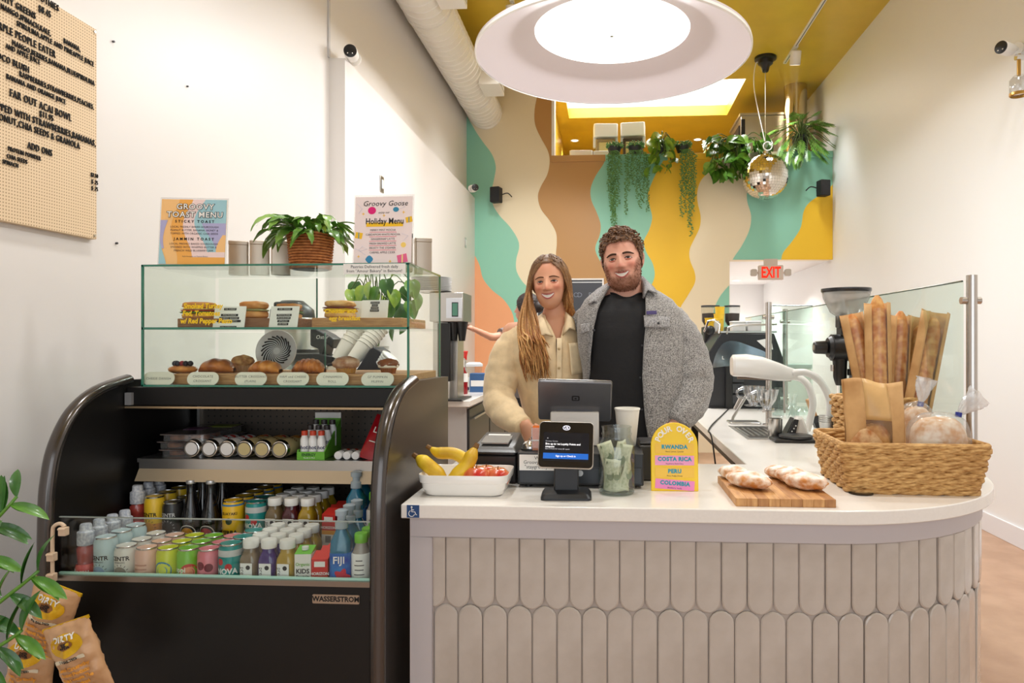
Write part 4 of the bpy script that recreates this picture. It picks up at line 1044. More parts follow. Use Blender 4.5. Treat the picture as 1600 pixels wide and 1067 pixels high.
# cheese danish with berries
p = on_y(286, 586, 2.15)
dn = thing('danish_pastry', 'flat danish topped with dark berries behind the first oval label', 'pastry', (p.x, 2.15, LZB), group='pastries on the lower tier')
MB().ell((0, 0, .011), (.045, .04, .014), 28, 14, fn=lambda d: 1 + .06 * math.cos(6 * math.atan2(d.y, d.x)) + .05 * mnoise.noise(d * 6)).build('dough', m_crust, dn, angle=180)
for bx, by, c_ in ((-.02, -.01, (26, 22, 40)), (-.008, -.018, (30, 26, 50)), (.005, -.012, (150, 24, 40)), (.018, -.014, (28, 20, 34)), (.028, -.006, (24, 20, 30)), (-.026, .006, (30, 24, 44))):
    MB().ell((bx, by, .030), .009, 12, 8, fn=lambda d: 1 + .1 * mnoise.noise(d * 5)).build('berry', colmat(c_, .3), dn, angle=180)
# patterned plate standing behind the pastries
p = on_y(430, 580, 2.33)
pl = thing('patterned_plate', 'white plate with black spiral stripes propped behind the croissants', 'plate', (p.x, 2.33, LZB), rot=(R(-10), 0, 0))
M = Matrix.Translation((0, 0, .068)) @ Matrix.Rotation(R(90), 4, 'X')
MB().lathe([(0, 0), (.045, 0), (.072, .008), (.073, .006), (.046, -.004), (0, -.004)], 48, M=M, cap=False).build('dish', M_WPLASTIC, pl)
mb = MB()
for i in range(20):
    a = 2 * math.pi * i / 20
    pts = [Vector(((.012 + .040 * s) * math.cos(a + s * 1.3), (.012 + .040 * s) * math.sin(a + s * 1.3), .0015 + .0055 * max(0, s - .7) / .3)) for s in [k / 8 for k in range(9)]]
    mb.tube(pts, [.0004 + .0024 * k / 8 for k in range(9)], 4, M=M, flat=.25, up=(0, 0, 1))
mb.build('printed_stripes', M_INK, pl)
# ------------------------------------------------------------------ sandwiches on the upper tier
m_bun = mat('ciabatta', (232, 170, 100), .6, noise=(24, .35, (206, 128, 60)), bump=(40, .15))
m_muf = mat('english_muffin', (236, 196, 130), .7, noise=(30, .3, (206, 150, 80)))
def slab(mb, w, d, h, z, wob=.06, seed=0):
    return mb.ell((0, 0, z + h / 2), (w / 2, d / 2, h / 2), 28, 14, fn=lambda q: (1 / max(abs(q.x) ** 4 + abs(q.y) ** 4 + abs(q.z) ** 4, 1e-6) ** .25) * (1 + wob * mnoise.noise(q * 3 + Vector((seed, 0, 0)))))
def sandwich(px, w, lab, bun, fills, Y, z, rz=0, d=.07, hb=.020, ht=.022):
    p = on_y(px, 490, Y); t = thing('sandwich', lab, 'sandwich', (p.x, Y, z), rotz=rz, group='sandwiches on the upper tier')
    slab(MB(), w, d, hb, 0, seed=px).build('bottom_bun', bun, t, angle=180); zz_ = hb * .9
    for nm, c_, h, k in fills:
        slab(MB(), w * k, d * k, h, zz_, .25, px + h * 999).build(nm, mat('fill_%d_%d_%d' % c_, c_, .5, bump=(60, .2)), t, angle=180); zz_ += h * .8
    slab(MB(), w * .98, d, ht, zz_, .1, px + 3).build('top_bun', bun, t, angle=180)
sandwich(312, .095, 'sandwich with lettuce and tomato behind the yellow writing', m_bun, (('lettuce', (96, 140, 50), .007, 1.06), ('tomato', (196, 70, 44), .007, 1.0), ('cheese', (236, 206, 130), .005, 1.02)), 2.15, US + .028, R(5))
sandwich(397, .078, 'toasted ciabatta sandwich right of the first printed card', m_bun, (('filling', (180, 176, 110), .008, 1.0),), 2.17, US + .030, R(-14), hb=.026, ht=.026)
sandwich(452, .075, 'brown bread sandwich half hidden behind the second printed card', m_bun, (('lettuce', (110, 140, 70), .01, 1.05), ('filling', (150, 100, 70), .008, 1.0)), 2.24, US + .030, R(10), hb=.02, ht=.02)
sandwich(532, .086, 'round egg and bacon muffin sandwich on the pale board', m_muf, (('egg', (244, 200, 50), .014, 1.02), ('bacon', (140, 50, 40), .005, 1.06)), 2.17, US + .030, 0, d=.085, hb=.022, ht=.022)
# printed cards
def card(px0, px1, py, Y, z, lab, lines, lean=14, rz=0, h=.068):
    x0 = on_y(px0, py, Y).x; x1 = on_y(px1, py, Y).x; w = x1 - x0
    t = thing('menu_card', lab, 'card', ((x0 + x1) / 2, Y, z), rot=(R(-lean), 0, R(rz)), group='printed cards on the upper tier')
    MB().bb(-w / 2, w / 2, 0, .004, 0, h).build('card', M_PAPER, t)
    for i, (s, wd) in enumerate(lines):
        zc = h * .86 - i * h * .14
        if not s: continue
        MB().bb(-wd / 2, wd / 2, -.0008, .0005, zc - .0036, zc + .0036).build('label_strip', M_INK, t)
        text(s, colmat((225, 222, 215), .7), t, (0, -.0011, zc - .0003), .0062, space=1.15, scale=(min(1, wd / (len(s) * .0046 + 1e-6)), 1, 1))
    return t
card(333, 380, 500, 2.058, US, 'white card with black label strips behind yellow writing', (('THE TURKEY', .038), ('', 0), ('MULTIGRAIN', .052), ('TURKEY GOUDA', .06), ('SPINACH PESTO', .072), ('', 0), ('ON CIABATTA', .05)), rz=4)
card(419, 464, 500, 2.07, US, 'white card with black label strips beside middle sandwich', (('THE VEGGIE', .048), ('', 0), ('PROVOLONE', .048), ('MUSHROOM', .044), ('SPINACH', .038), ('RED PEPPER', .034)), rz=-3)
card(517, 565, 490, 2.235, US + .03, 'plain white card standing behind the breakfast muffin', (), 10, h=.062)
card(563, 605, 490, 2.19, US + .03, 'white card with four short black strips right of breakfast muffin', (('ENGLISH', .03), ('EGG', .02), ('CHEESE', .026), ('MUFFIN', .03)), 12, -4, h=.062)
# ================================================================== on top of the case
def acrylic(p, w, h, lean, rz, name, lab):
    t = thing(name, lab, 'sign', p, rot=(R(-lean), 0, R(rz)))
    MB().bb(-w / 2 - .004, w / 2 + .004, .0012, .003, 0, h + .006).build('holder', glass_mat('acrylic', (246, 246, 246), .05), t)
    MB().bb(-w / 2 - .004, w / 2 + .004, 0, .07, 0, .003).build('holder_foot', glass_mat('acrylic', (246, 246, 246), .05), t)
    return t
def wave_panel(w, h, x_lo, x_hi, z0, z1, y, n=24):
    """band between two x(z) functions clipped to the sheet, z from bottom"""
    P = []
    for k in range(n + 1):
        z = lerp(z0, z1, k / n); a = min(max(x_lo(z / h), 0), 1); b = min(max(x_hi(z / h), a), 1)
        P.append([((a - .5) * w, y, z), ((b - .5) * w, y, z)])
    return MB().grid([[r[1], r[0]] for r in P[::-1]])
p = on_z(303, 411, CZ1 + .003); p = on_y(304, 412, 2.07)
TW_, TH = .193, .206
tm = acrylic((p.x, 2.055, CZ1 + .001), TW_, TH, 6, 9, 'toast_menu_sign', 'toast menu printed on pastel waves standing on the glass case')
cs = dict(o1=(246, 196, 130), o2=(244, 176, 84), pk=(244, 218, 214), bl=(160, 204, 214), lv=(176, 174, 212))
base_c = cs['o1']
MB().bb(-TW_ / 2, TW_ / 2, -.0002, .0012, .003, TH).build('sheet', mat('sheet_peach', cs['o1'], .5), tm)
def fx(c, amp, ph, fr=1.0, sl=0): return lambda z: c + sl * z + amp * math.sin(z * math.pi * 2 * fr + ph)
for lo, hi, c_, z0, z1, yy in ((fx(.22, .06, 1.2), fx(.42, .08, .9), 'o2', .0, 1, -.0006), (fx(.42, .08, .9), fx(.62, .11, .5), 'pk', .0, 1, -.0008), (fx(.62, .11, .5), fx(1.2, 0, 0), 'bl', .1, 1, -.0010), (fx(.74, .12, .3), fx(1.2, 0, 0), 'lv', .22, .64, -.0012), (fx(.96, -.10, .2), fx(1.2, 0, 0), 'o1', .0, .46, -.0014), (fx(-.1, 0, 0), fx(.10, .05, 2.2), 'lv', .25, .68, -.0012), (fx(-.1, 0, 0), fx(.06, .06, 2.0), 'bl', .0, .42, -.0014), (fx(.55, -.12, 2), fx(1.2, 0, 0), 'pk', .1, .2, -.0016), (fx(.5, -.1, 2), fx(1.2, 0, 0), 'o2', .0, .12, -.0018)):
    wave_panel(TW_, TH, lo, hi, max(.003, z0 * TH), z1 * TH, yy).build('printed_wave', mat('sheet_' + c_, cs[c_], .5), tm)
def T2(s, x, z, size, m=M_INK, bold=0, **k): text(s, m, tm, (x, -.0024, z), size, bold=bold, **k)
for s, z in (('GROOVY', .182), ('TOAST MENU', .157)):
    text(s, M_INK, tm, (.004, -.0024, z), .0245, bold=.0016, space=1.12); text(s, M_PAPER, tm, (.004, -.0028, z), .0245, bold=.0003, space=1.12)
T2('STICKY TOAST', .004, .136, .0115, bold=.0003, space=1.6)
for i, s in enumerate(('LOCAL FRESHLY BAKED SOURDOUGH', 'PEANUT BUTTER, BANANA, HONEY &', 'TOPPED WITH ORGANIC CHIA SEEDS')): T2(s, .004, .119 - i * .0105, .0085, colmat((60, 50, 60), .7), space=1.05, scale=(.93, 1, 1))
T2("JAMMIN TOAST", .004, .081, .0115, bold=.0003, space=1.6)
for i, s in enumerate(('LOCAL FRESHLY BAKED SOURDOUGH', 'SMEARED WITH WHIPPED BUTTER &', 'FRENCH WILD BLUEBERRY JAM')): T2(s, .004, .066 - i * .0105, .0085, colmat((60, 50, 60), .7), space=1.05, scale=(.93, 1, 1))
T2('Add Avocado or Peanut Butter', .01, .027, .006, colmat((90, 80, 80), .7)); 
# holiday menu
HW, HH = .178, .205
p = on_y(597, 411, 2.05)
hm = acrylic((p.x, 2.05, CZ1 + .001), HW, HH, 5, -2, 'holiday_menu_sign', 'pink holiday menu sheet with baubles standing on the glass case')
MB().bb(-HW / 2, HW / 2, -.0002, .0012, .003, HH).build('sheet', mat('sheet_blush', (246, 230, 228), .5), hm)
def hpos(x, y): return ((x - 490) / 820 * HW, (970 - y) / 900 * HH)     # from the sheet's own layout
def hshape(outl, c_, y=-.0008, name='printed_shape'):
    MB().prismy(outl, y, y + .0005).build(name, colmat(c_, .5), hm)
x, z = hpos(510, 445); MB().bb(x - .057, x + .057, -.001, -.0002, z - .0065, z + .0055).build('highlight_bar', colmat((250, 200, 30), .5), hm)
x, z = hpos(510, 165); text('Groovy Goose', M_INK, hm, (x, -.0014, z), .0225, shear=.25, space=1.02)
x, z = hpos(495, 285); text('enjoy our', M_INK, hm, (x, -.0014, z), .009, shear=.25)
x, z = hpos(510, 405); text('Holiday Menu', M_INK, hm, (x, -.0016, z), .0235, bold=.0003, scale=(.9, 1.1, 1))
for i, s in enumerate(('MERRY MINT MOCHA', 'CARDAMOM WHITE MOCHA', 'GINGERSNAP LATTE', 'FRESH BREWED LATTE', 'FROSTY THE STEAMER', 'CARMEL APPLE CIDER')):
    x, z = hpos(490, 522 + i * 60); text(s, colmat((70, 60, 66), .7), hm, (x, -.0014, z), .0088, scale=(.92, 1, 1))
    if i < 5: MB().bb(-.042, .042, -.001, -.0003, z - .0066, z - .0056).build('ruled_line', colmat((224, 60, 90), .5), hm)
x, z = hpos(322, 255); hshape([(x + a, z + b) for a, b in circle(.0125, 24, ry=.0115)], (226, 20, 120), name='printed_bauble')
x, z = hpos(665, 245); hshape([(x + a, z + b) for a, b in circle(.009, 20, ry=.0075)], (50, 140, 176), name='printed_bauble')
x, z = hpos(305, 910); hshape([(x + a * (1 - .3 * abs(b) / .011), z + b) for a, b in circle(.012, 20, ry=.0115)], (50, 140, 186), name='printed_bauble')
x, z = hpos(785, 722); hshape([(x + a, z + b) for a, b in circle(.008, 20)], (250, 214, 110), name='printed_bauble')
for gx, gy, c_, s in ((145, 590, (246, 196, 40), .011), (855, 385, (246, 196, 40), .010), (775, 905, (238, 104, 150), .015)):
    x, z = hpos(gx, gy); a_ = R(-10 if gx < 500 else 12)
    hshape([(x + (u * math.cos(a_) - w_ * math.sin(a_)) * s, z + (u * math.sin(a_) + w_ * math.cos(a_)) * s) for u, w_ in ((-1, -.85), (1, -.85), (1, .85), (-1, .85))], c_, name='printed_gift')
    hshape([(x + u * s * .13, z + w_ * s * .85) for u, w_ in ((-1, -1), (1, -1), (1, 1), (-1, 1))], (250, 226, 150) if gx > 700 and gy > 600 else (90, 150, 170), -.0011, 'printed_ribbon')
for gx, gy in ((200, 300), (775, 285), (497, 325), (150, 872), (603, 940)):
    x, z = hpos(gx, gy); hshape([(x + (.0055 if i % 2 == 0 else .0016) * math.cos(R(45 * i)), z + (.0055 if i % 2 == 0 else .0016) * math.sin(R(45 * i))) for i in range(8)], (248, 196, 40), name='printed_star')
for pts in (((105, 160), (180, 230), (130, 295)), ((720, 235), (790, 215), (740, 130)), ((90, 760), (180, 800), (270, 770), (200, 735), (150, 790), (250, 850)), ((760, 570), (850, 600), (790, 660))):
    MB().tube([(hpos(*q)[0], -.0008, hpos(*q)[1]) for q in pts], .0005, 4).build('printed_swirl', colmat((206, 208, 224), .6), hm)
# metal canisters
m_can = mat('canister_steel', (190, 176, 160), .35, .7)
for i, (px, w, h) in enumerate(((372, .062, .118), (405, .062, .118), (438, .062, .118), (660, .056, .122), (645, .05, .128))):
    q = on_y(px, 400, 2.37 if i < 4 else 2.40)
    t = thing('metal_canister', ['square steel canister on the case, nearest the toast menu', 'square steel canister on the case, second from the toast menu', 'square steel canister partly behind the leafy plant', 'square steel canister right of the holiday menu', 'dark-lidded steel canister half behind the holiday menu'][i], 'canister', (q.x, 2.375 if i < 4 else 2.30, CZ1 + .001), rotz=R(24), group='steel canisters on the case')
    MB().prism(rrect(w, w * .8, .004, 3), 0, h * .88).build('tin', m_can, t)
    MB().prism(rrect(w * 1.03, w * .83, .004, 3), h * .88, h).build('lid', m_can if i != 4 else M_DARK, t, bevel=.002)
# ================================================================== things on the service counter
# white dish with fruit
DC = on_y(731, 770, 1.985)
dish = thing('serving_dish', 'rectangular white ceramic dish holding fruit at the counter end', 'dish', (DC.x, 1.985, ZT))
m_cer = mat('white_ceramic', (242, 238, 232), .15, coat=.4)
def rr_loft(secs, n=6):
    P = [[(x, y, z) for x, y in rrect(w, d, r, n)] for w, d, r, z in secs]; return MB().grid(P, close_u=True)
mb = rr_loft([(.205, .14, .03, 0), (.222, .155, .03, .006), (.236, .166, .028, .035), (.240, .170, .028, .0375), (.247, .176, .028, .0385), (.252, .180, .028, .058), (.250, .178, .027, .0605), (.244, .172, .025, .058), (.232, .162, .024, .02), (.21, .14, .024, .008), (.02, .02, .009, .007)])
mb.f.append(tuple(reversed(range(28)))); mb.build('bowl', m_cer, dish, angle=50)
m_ban = mat('banana_skin', (246, 210, 54), .45, noise=(14, .25, (206, 160, 30)))
m_tip = mat('banana_tip', (120, 84, 40), .7)
bn = thing('banana_bunch', 'bunch of three yellow bananas lying in the white dish', 'bananas', (DC.x - .06, 1.985, ZT + .008))
def banana(pts, r):
    c = spline(pts, 8); n = len(c); rad = [r * min(1, .32 + 2.6 * min(k, n - 1 - k) / (n - 1)) for k in range(n)]
    o = MB().tube(c, rad, 10).build('banana', m_ban, bn, angle=50)
    MB().tube([c[-1], c[-1] + (c[-1] - c[-2]).normalized() * .014], [r * .42, r * .36], 8).build('tip', m_tip, o)
    MB().tube([c[0], c[0] + (c[0] - c[1]).normalized() * .006], [r * .34, r * .2], 8).build('tip', m_tip, o)
banana([(.004, -.03, .026), (-.025, -.028, .05), (-.06, -.02, .075), (-.085, -.012, .09)], .021)
banana([(.055, -.012, .045), (.05, 0, .08), (.02, .004, .098), (-.025, .006, .1), (-.05, .008, .112)], .018)
banana([(.006, -.036, .024), (.035, -.038, .045), (.062, -.03, .070), (.075, -.02, .098), (.084, -.012, .118)], .020)
m_app = mat('apple_skin', (196, 44, 40), .25, noise=(16, .5, (226, 150, 84)), coat=.3, stretch=(1, 1, .25))
for i, (dx, dy, r) in enumerate(((.030, -.03, .040), (.088, -.012, .036), (.045, .04, .034))):
    t = thing('apple', ['red and yellow apple in the dish next to the bananas', 'small red apple at the right end of the dish', 'red apple at the back of the dish, hidden behind another'][i], 'apple', (DC.x + dx, 1.985 + dy, ZT + .008), group='apples in the dish')
    MB().lathe([(0, .012), (r * .35, .003), (r * .8, .014), (r, r * .85), (r * .92, r * 1.35), (r * .55, r * 1.68), (r * .18, r * 1.6), (0, r * 1.45)], 24, cap=False).build('flesh', m_app, t, angle=180)
    MB().tube([(0, 0, r * 1.45), (.002, 0, r * 1.85)], .0016, 6).build('stem', m_tip, t)
# receipt printer
pp = on_y(778, 745, 2.17)
pr = thing('receipt_printer', 'black receipt printer with clear lid behind the fruit dish', 'printer', (pp.x, 2.17, ZT), rotz=R(-3))
MB().bb(-.072, .072, -.07, .10, 0, .085).build('base', mat('printer_black', (40, 37, 38), .4), pr, bevel=.006)
MB().prism(rrect(.15, .18, .012), .088, .094, Matrix.Translation((0, .015, 0))).build('seam', M_BLACK, pr)
n_ = MB().add([(-.072, -.07, .094), (.072, -.07, .094), (.072, .1, .094), (-.072, .1, .094), (-.062, -.055, .108), (.062, -.055, .108), (.055, .09, .135), (-.055, .09, .135)], [(0, 1, 5, 4), (1, 2, 6, 5), (2, 3, 7, 6), (3, 0, 4, 7), (4, 5, 6, 7)]); n_.build('cover', mat('printer_grey', (84, 82, 80), .3), pr, bevel=.003)
MB().box((0, .01, .125), (.085, .07, .004), Matrix.Rotation(R(11), 4, 'X')).build('clear_lid', mat('smoked_lid', (150, 150, 150), .08, coat=.8), pr)
MB().cyl((-.035, .03, .118), (.035, .03, .118), .018, n=20).build('paper_roll', M_PAPER, pr)
# cash drawer with paper notice
x0 = on_y(808, 740, 2.04).x; x1 = on_y(1006, 740, 2.04).x
cd = thing('cash_drawer', 'low black cash drawer under the till screen with a paper notice', 'cash drawer', ((x0 + x1) / 2, 2.04, ZT))
w2 = (x1 - x0) / 2
MB().bb(-w2, w2, .004, .36, .008, .102).build('case', mat('drawer_black', (30, 32, 36), .4), cd, bevel=.004)
MB().bb(-w2 + .006, w2 - .006, 0, .006, .014, .062).build('drawer_front', mat('drawer_front', (38, 42, 48), .35), cd, bevel=.002)
MB().cyl((.0, .001, .045), (.0, -.004, .045), .009, n=16).build('lock', M_STEEL, cd)
for sx in (-1, 1):
    for yy in (.03, .33): MB().cyl((sx * (w2 - .03), yy, 0), (sx * (w2 - .03), yy, .009), .012, n=10).build('rubber_foot', M_BLACK, cd)
nx = on_y(839, 732, 2.036)
no = thing('paper_notice', 'white paper notice taped on the front of cash drawer', 'notice', (nx.x, 2.0375, ZT + .052))
MB().bb(-.052, .052, -.0008, 0, -.0, .046).build('paper', M_PAPER, no)
for s, z in (('W', .036), ('Groovygoose', .0235), ('"staygroovy"', .010)): text(s, colmat((40, 40, 42), .7), no, (0, -.0012, z), .0145)
# call bell and card box on the drawer
q = on_y(829, 705, 2.11)
bl = thing('service_bell', 'small chrome counter bell on the cash drawer', 'bell', (q.x, 2.11, ZT + .102))
MB().lathe([(.030, 0), (.030, .004), (.026, .005)], 24).build('base', M_BLACK, bl); MB().lathe([(.026, .006), (.025, .014), (.017, .024), (.004, .028), (0, .028)], 24, cap=False).build('dome', M_CHROME, bl); MB().lathe([(.003, .028), (.004, .036), (0, .037)], 10).build('button', M_CHROME, bl)
q = on_y(841, 706, 2.085)
cb = thing('card_holder', 'clear holder with orange cards beside the customer screen', 'card holder', (q.x + .012, 2.085, ZT + .102))
for a in ((-.032, .032, -.008, -.006, 0, .07), (-.032, .032, .014, .016, 0, .075), (-.032, -.03, -.008, .016, 0, .07), (.03, .032, -.008, .016, 0, .07)): MB().bb(*a).build('wall', glass_mat('acrylic', (246, 246, 246), .05), cb)
for i in range(4): MB().bb(-.029, .029, -.005 + i * .0045, -.002 + i * .0045, .002, .068 + .002 * i).build('card', mat('orange_card', (240, 130, 30), .6), cb)
MB().bb(-.029, .029, -.0062, -.0055, .03, .034).build('printed_line', M_PAPER, cb)
# till screen seen from behind
q = on_y(899, 655, 2.26)
ts = thing('till_screen', 'grey till screen seen from behind on a white stand', 'screen', (q.x, 2.26, ZT + .102))
zc_ = on_y(899, 627, 2.2).z - ZT - .102
m_tg = mat('till_grey', (118, 118, 122), .3, .6)
M = Matrix.Translation((0, -.04, zc_)) @ Matrix.Rotation(R(22), 4, 'X') @ Matrix.Rotation(R(1.5), 4, 'Y')
MB().prismy(rrect(.232, .138, .008), -.006, .006, M).build('housing', m_tg, ts, bevel=.003)
MB().prismy(rrect(.236, .142, .009), .006, .008, M).build('bezel', M_STEEL, ts)
lg = MB(); 
MB().prismy([(x + .003, z + .012) for x, z in rrect(.025, .017, .004)], -.0075, -.006, M).build('logo_plate', M_INK, ts)
MB().prismy([(x + .003, z + .012) for x, z in rrect(.016, .0105, .002)], -.0082, -.0075, M).build('logo_ring', m_tg, ts)
MB().prismy([(x + .003, z + .012) for x, z in rrect(.007, .005, .001)], -.0088, -.008, M).build('logo_dot', M_INK, ts)
MB().prismy(rrect(.118, .03, .004), -.012, -.004, M @ Matrix.Translation((0, 0, -.045))).build('hinge', m_tg, ts)
MB().add([(-.077, -.075, 0), (.077, -.075, 0), (.077, .03, 0), (-.077, .03, 0), (-.077, -.055, .105), (.077, -.055, .105), (.077, -.02, .105), (-.077, -.02, .105)], [(0, 1, 5, 4), (1, 2, 6, 5), (2, 3, 7, 6), (3, 0, 4, 7), (4, 5, 6, 7), (3, 2, 1, 0)]).build('stand', mat('till_white', (214, 210, 204), .35), ts, bevel=.004)
# paper cup behind the tip jar
q = on_y(980, 690, 2.21)
pc_ = thing('paper_cup', 'empty white paper cup behind the tip jar', 'cup', (q.x, 2.21, ZT + .102))
MB().lathe([(.026, 0), (.027, .002), (.0385, .112), (.0405, .113), (.0408, .118), (.039, .119), (.0375, .113), (.025, .006), (0, .006)], 32, cap=False).build('wall', mat('cup_paper', (242, 238, 228), .6), pc_)
# customer tablet
q = on_y(885, 775, 1.93)
tb = thing('customer_tablet', 'customer-facing tablet with a sign-up screen on a black stand', 'tablet', (q.x, 1.93, ZT), rotz=R(2))
m_tbk = mat('stand_black', (30, 32, 36), .4)
mb = MB()
P = [[(x * k, y * k2, z) for x, y in rrect(.138, .105, .012)] for k, k2, z in ((1, 1, 0), (1, 1, .006), (.9, .86, .016), (.52, .5, .022))]
mb.grid(P, close_u=True); mb.f.append(tuple(reversed(range(24)))); mb.f.append(tuple(range(72, 96))); mb.build('foot', m_tbk, tb, angle=30)
MB().bb(-.034, .034, -.016, .016, .015, .12).build('post', m_tbk, tb, bevel=.004)
tz = on_y(885, 697.5, 1.87).z - ZT
M = Matrix.Translation((0, -.035, tz)) @ Matrix.Rotation(R(-20), 4, 'X') @ Matrix.Rotation(R(1.5), 4, 'Y')
MB().prismy(rrect(.150, .128, .012), -.004, .010, M).build('shell', mat('tablet_silver', (196, 190, 182), .3, .5), tb, bevel=.003)
MB().prismy(rrect(.146, .124, .011), -.0055, -.004, M).build('glass', mat('tablet_glass', (14, 12, 12), .06, coat=.6), tb)
MB().prismy([(x, z - .006) for x, z in rrect(.124, .078, .002)], -.0060, -.0055, M).build('screen', mat('screen_panel', (26, 28, 36), .15), tb)
MB().prismy([(x, z - .0315) for x, z in rrect(.122, .0155, .0005)], -.0065, -.006, M).build('button_bar', mat('screen_blue', (22, 104, 206), .3, emit=.25), tb)
def stext(s, x, z, size, c_=(240, 240, 244), bold=0., al='LEFT'):
    me = text_mesh(s, size, al, bold=bold); me.materials.append(mat('screen_ink_%d' % c_[0], c_, .4, emit=.6)); o = put('screen_text', me, tb); o.matrix_local = M @ Matrix.Translation((x, -.0068, z)) @ Matrix.Rotation(math.pi / 2, 4, 'X')
stext('Groovy Goose', -.056, .0085, .0055, (170, 170, 176)); stext('Sign up to get Loyalty Points and', -.056, .0008, .0072, bold=.00022); stext('coupons', -.056, -.0065, .0072, bold=.00022); stext('Earn a Point for every $1 spent', -.056, -.0125, .0052, (190, 190, 196))
stext('Sign up or Check in', 0, -.0317, .0068, bold=.00015, al='CENTER'); stext('x', -.052, .017, .007, (190, 190, 196))
mb = MB(); mb.tube([(.0 + .0095 * math.cos(R(a)), -.0068, .046 + .0058 * math.sin(R(a))) for a in range(0, 361, 20)], .0009, 6, M=M); mb.build('logo_ring', mat('logo_white', (235, 235, 250), .4, emit=.8), tb)
stext('Ub', 0, .046, .0095, (236, 236, 250), .0003, 'CENTER')
# tip jar
q = on_y(963.5, 770, 1.985)
jar = thing('tip_jar', 'wide-mouth glass jar full of banknotes beside the tablet', 'jar', (q.x, 1.985, ZT))
m_jg = glass_mat('jar_glass', (247, 250, 249), .06, .02)
sq = []
for w, z in ((.044, 0), (.050, .004), (.0525, .02), (.0525, .125), (.050, .142), (.042, .155), (.0405, .16), (.0405, .165), (.043, .167), (.043, .171), (.0405, .173), (.0405, .185), (.0425, .186), (.0425, .19), (.039, .19), (.0385, .165), (.040, .152), (.0485, .138), (.050, .12), (.050, .02), (.046, .008), (.0, .007)):
    sq.append((max(w, .001), z))
MB().lathe(sq, 36, cap=False).build('glass', m_jg, jar, angle=60)
MB().lathe([(.0, .001), (.045, .001), (.050, .006), (.049, .009), (0, .009)], 36).build('base', glass_mat('jar_base', (240, 244, 242), .1, .02), jar)
m_bill = mat('banknote', (222, 220, 190), .75)
m_bill2 = mat('banknote_border', (128, 140, 108), .75)
def bill(i, pos, rot, bend, lab):
    t = thing('banknote', lab, 'banknote', pos, rot=rot, group='banknotes in the tip jar')
    w, h = .044, .090
    P = [[((u - .5) * w, bend * math.sin(math.pi * (u + v * .3)) + .004 * math.sin(v * 7), v * h) for u in [k / 8 for k in range(9)]] for v in [k / 10 for k in range(11)]]
    MB().grid(P).build('paper', m_bill, t, angle=180, solid=.0006)
    P2 = [[((u - .5) * w, bend * math.sin(math.pi * (u + v * .3)) + .004 * math.sin(v * 7) - .0009, v * h) for u in [.12 + .76 * k / 8 for k in range(9)]] for v in [.08 + .84 * k / 10 for k in range(11)]]
    MB().grid(P2).build('printed_field', mat('banknote_field', (178, 182, 148), .75, noise=(120, .5, (216, 214, 186))), t, angle=180)
    v_ = .5; MB().prismy([(x, z + h * .5) for x, z in circle(.011, 20, ry=.014)], bend * .95 - .003, bend * .95 - .0022).build('printed_portrait', m_bill2, t)
    text('1', colmat((70, 84, 60), .7), t, (-w * .3, bend * .62 - .0045, h * .88), .012, bold=.0004)
for i, (dx, dy, dz, rx, ry, rz_, bd, lab) in enumerate((
    (-.030, -.030, .010, 2, 6, -22, -.006, 'green dollar bill standing upright at the jar front left'), (.004, -.034, .010, -4, -5, 6, -.010, 'folded dollar bill at the middle front of the jar'), (.032, -.022, .011, -4, 14, 42, -.012, 'pinkish dollar bill at the jar front right'),
    (-.016, -.010, .058, -6, -16, 12, -.006, 'dollar bill slanting up to the left jar neck'), (.012, -.014, .052, -2, 10, -14, -.008, 'dollar bill with green seal in the middle of jar'), (.018, .004, .060, 4, 0, 40, -.01, 'dollar bill sticking up at the right inside the jar'),
    (-.015, .018, .012, 8, 12, -40, .01, 'crumpled dollar bill at the back left of jar'), (.014, .02, .012, -5, -14, 30, .01, 'crumpled dollar bill at the back right of jar'), (-.03, .0, .02, 4, 16, 70, -.008, 'dollar bill pressed against the left side of jar'))):
    bill(i, (q.x + dx * .62, 1.985 + dy * .62, ZT + dz), (R(rx), R(ry), R(rz_)), bd, lab)
# yellow pour over sign
q = on_y(1054.5, 772, 2.02)
po = thing('pour_over_sign', 'yellow arched pour over sign listing four coffee origins', 'sign', (q.x, 2.02, ZT), rot=(R(-6), 0, R(1)))
m_py = mat('sign_yellow', (246, 206, 20), .4)
PW, PH = .135, .196
outl = [(-PW / 2, 0), (PW / 2, 0)] + [(PW / 2 * math.cos(R(a)), PH - PW / 2 + PW / 2 * math.sin(R(a))) for a in range(0, 181, 10)]
MB().prismy(outl, 0, .012).build('board', m_py, po, bevel=.002)
def arc_letters(s, rad, a0, a1, size):
    for i, ch in enumerate(s):
        if ch == ' ': continue
        a = R(lerp(a0, a1, i / (len(s) - 1)))
        me = text_mesh(ch, size, bold=.0006, extrude=.0012); me.materials.append(M_PAPER)
        o = put('letter', me, po); o.matrix_local = Matrix.Translation((rad * math.cos(a), -.0012, PH - PW / 2 + rad * math.sin(a))) @ Matrix.Rotation(-(a - math.pi / 2), 4, 'Y') @ Matrix.Rotation(math.pi / 2, 4, 'X')
arc_letters('POUR OVER', .050, 158, 22, .0225)
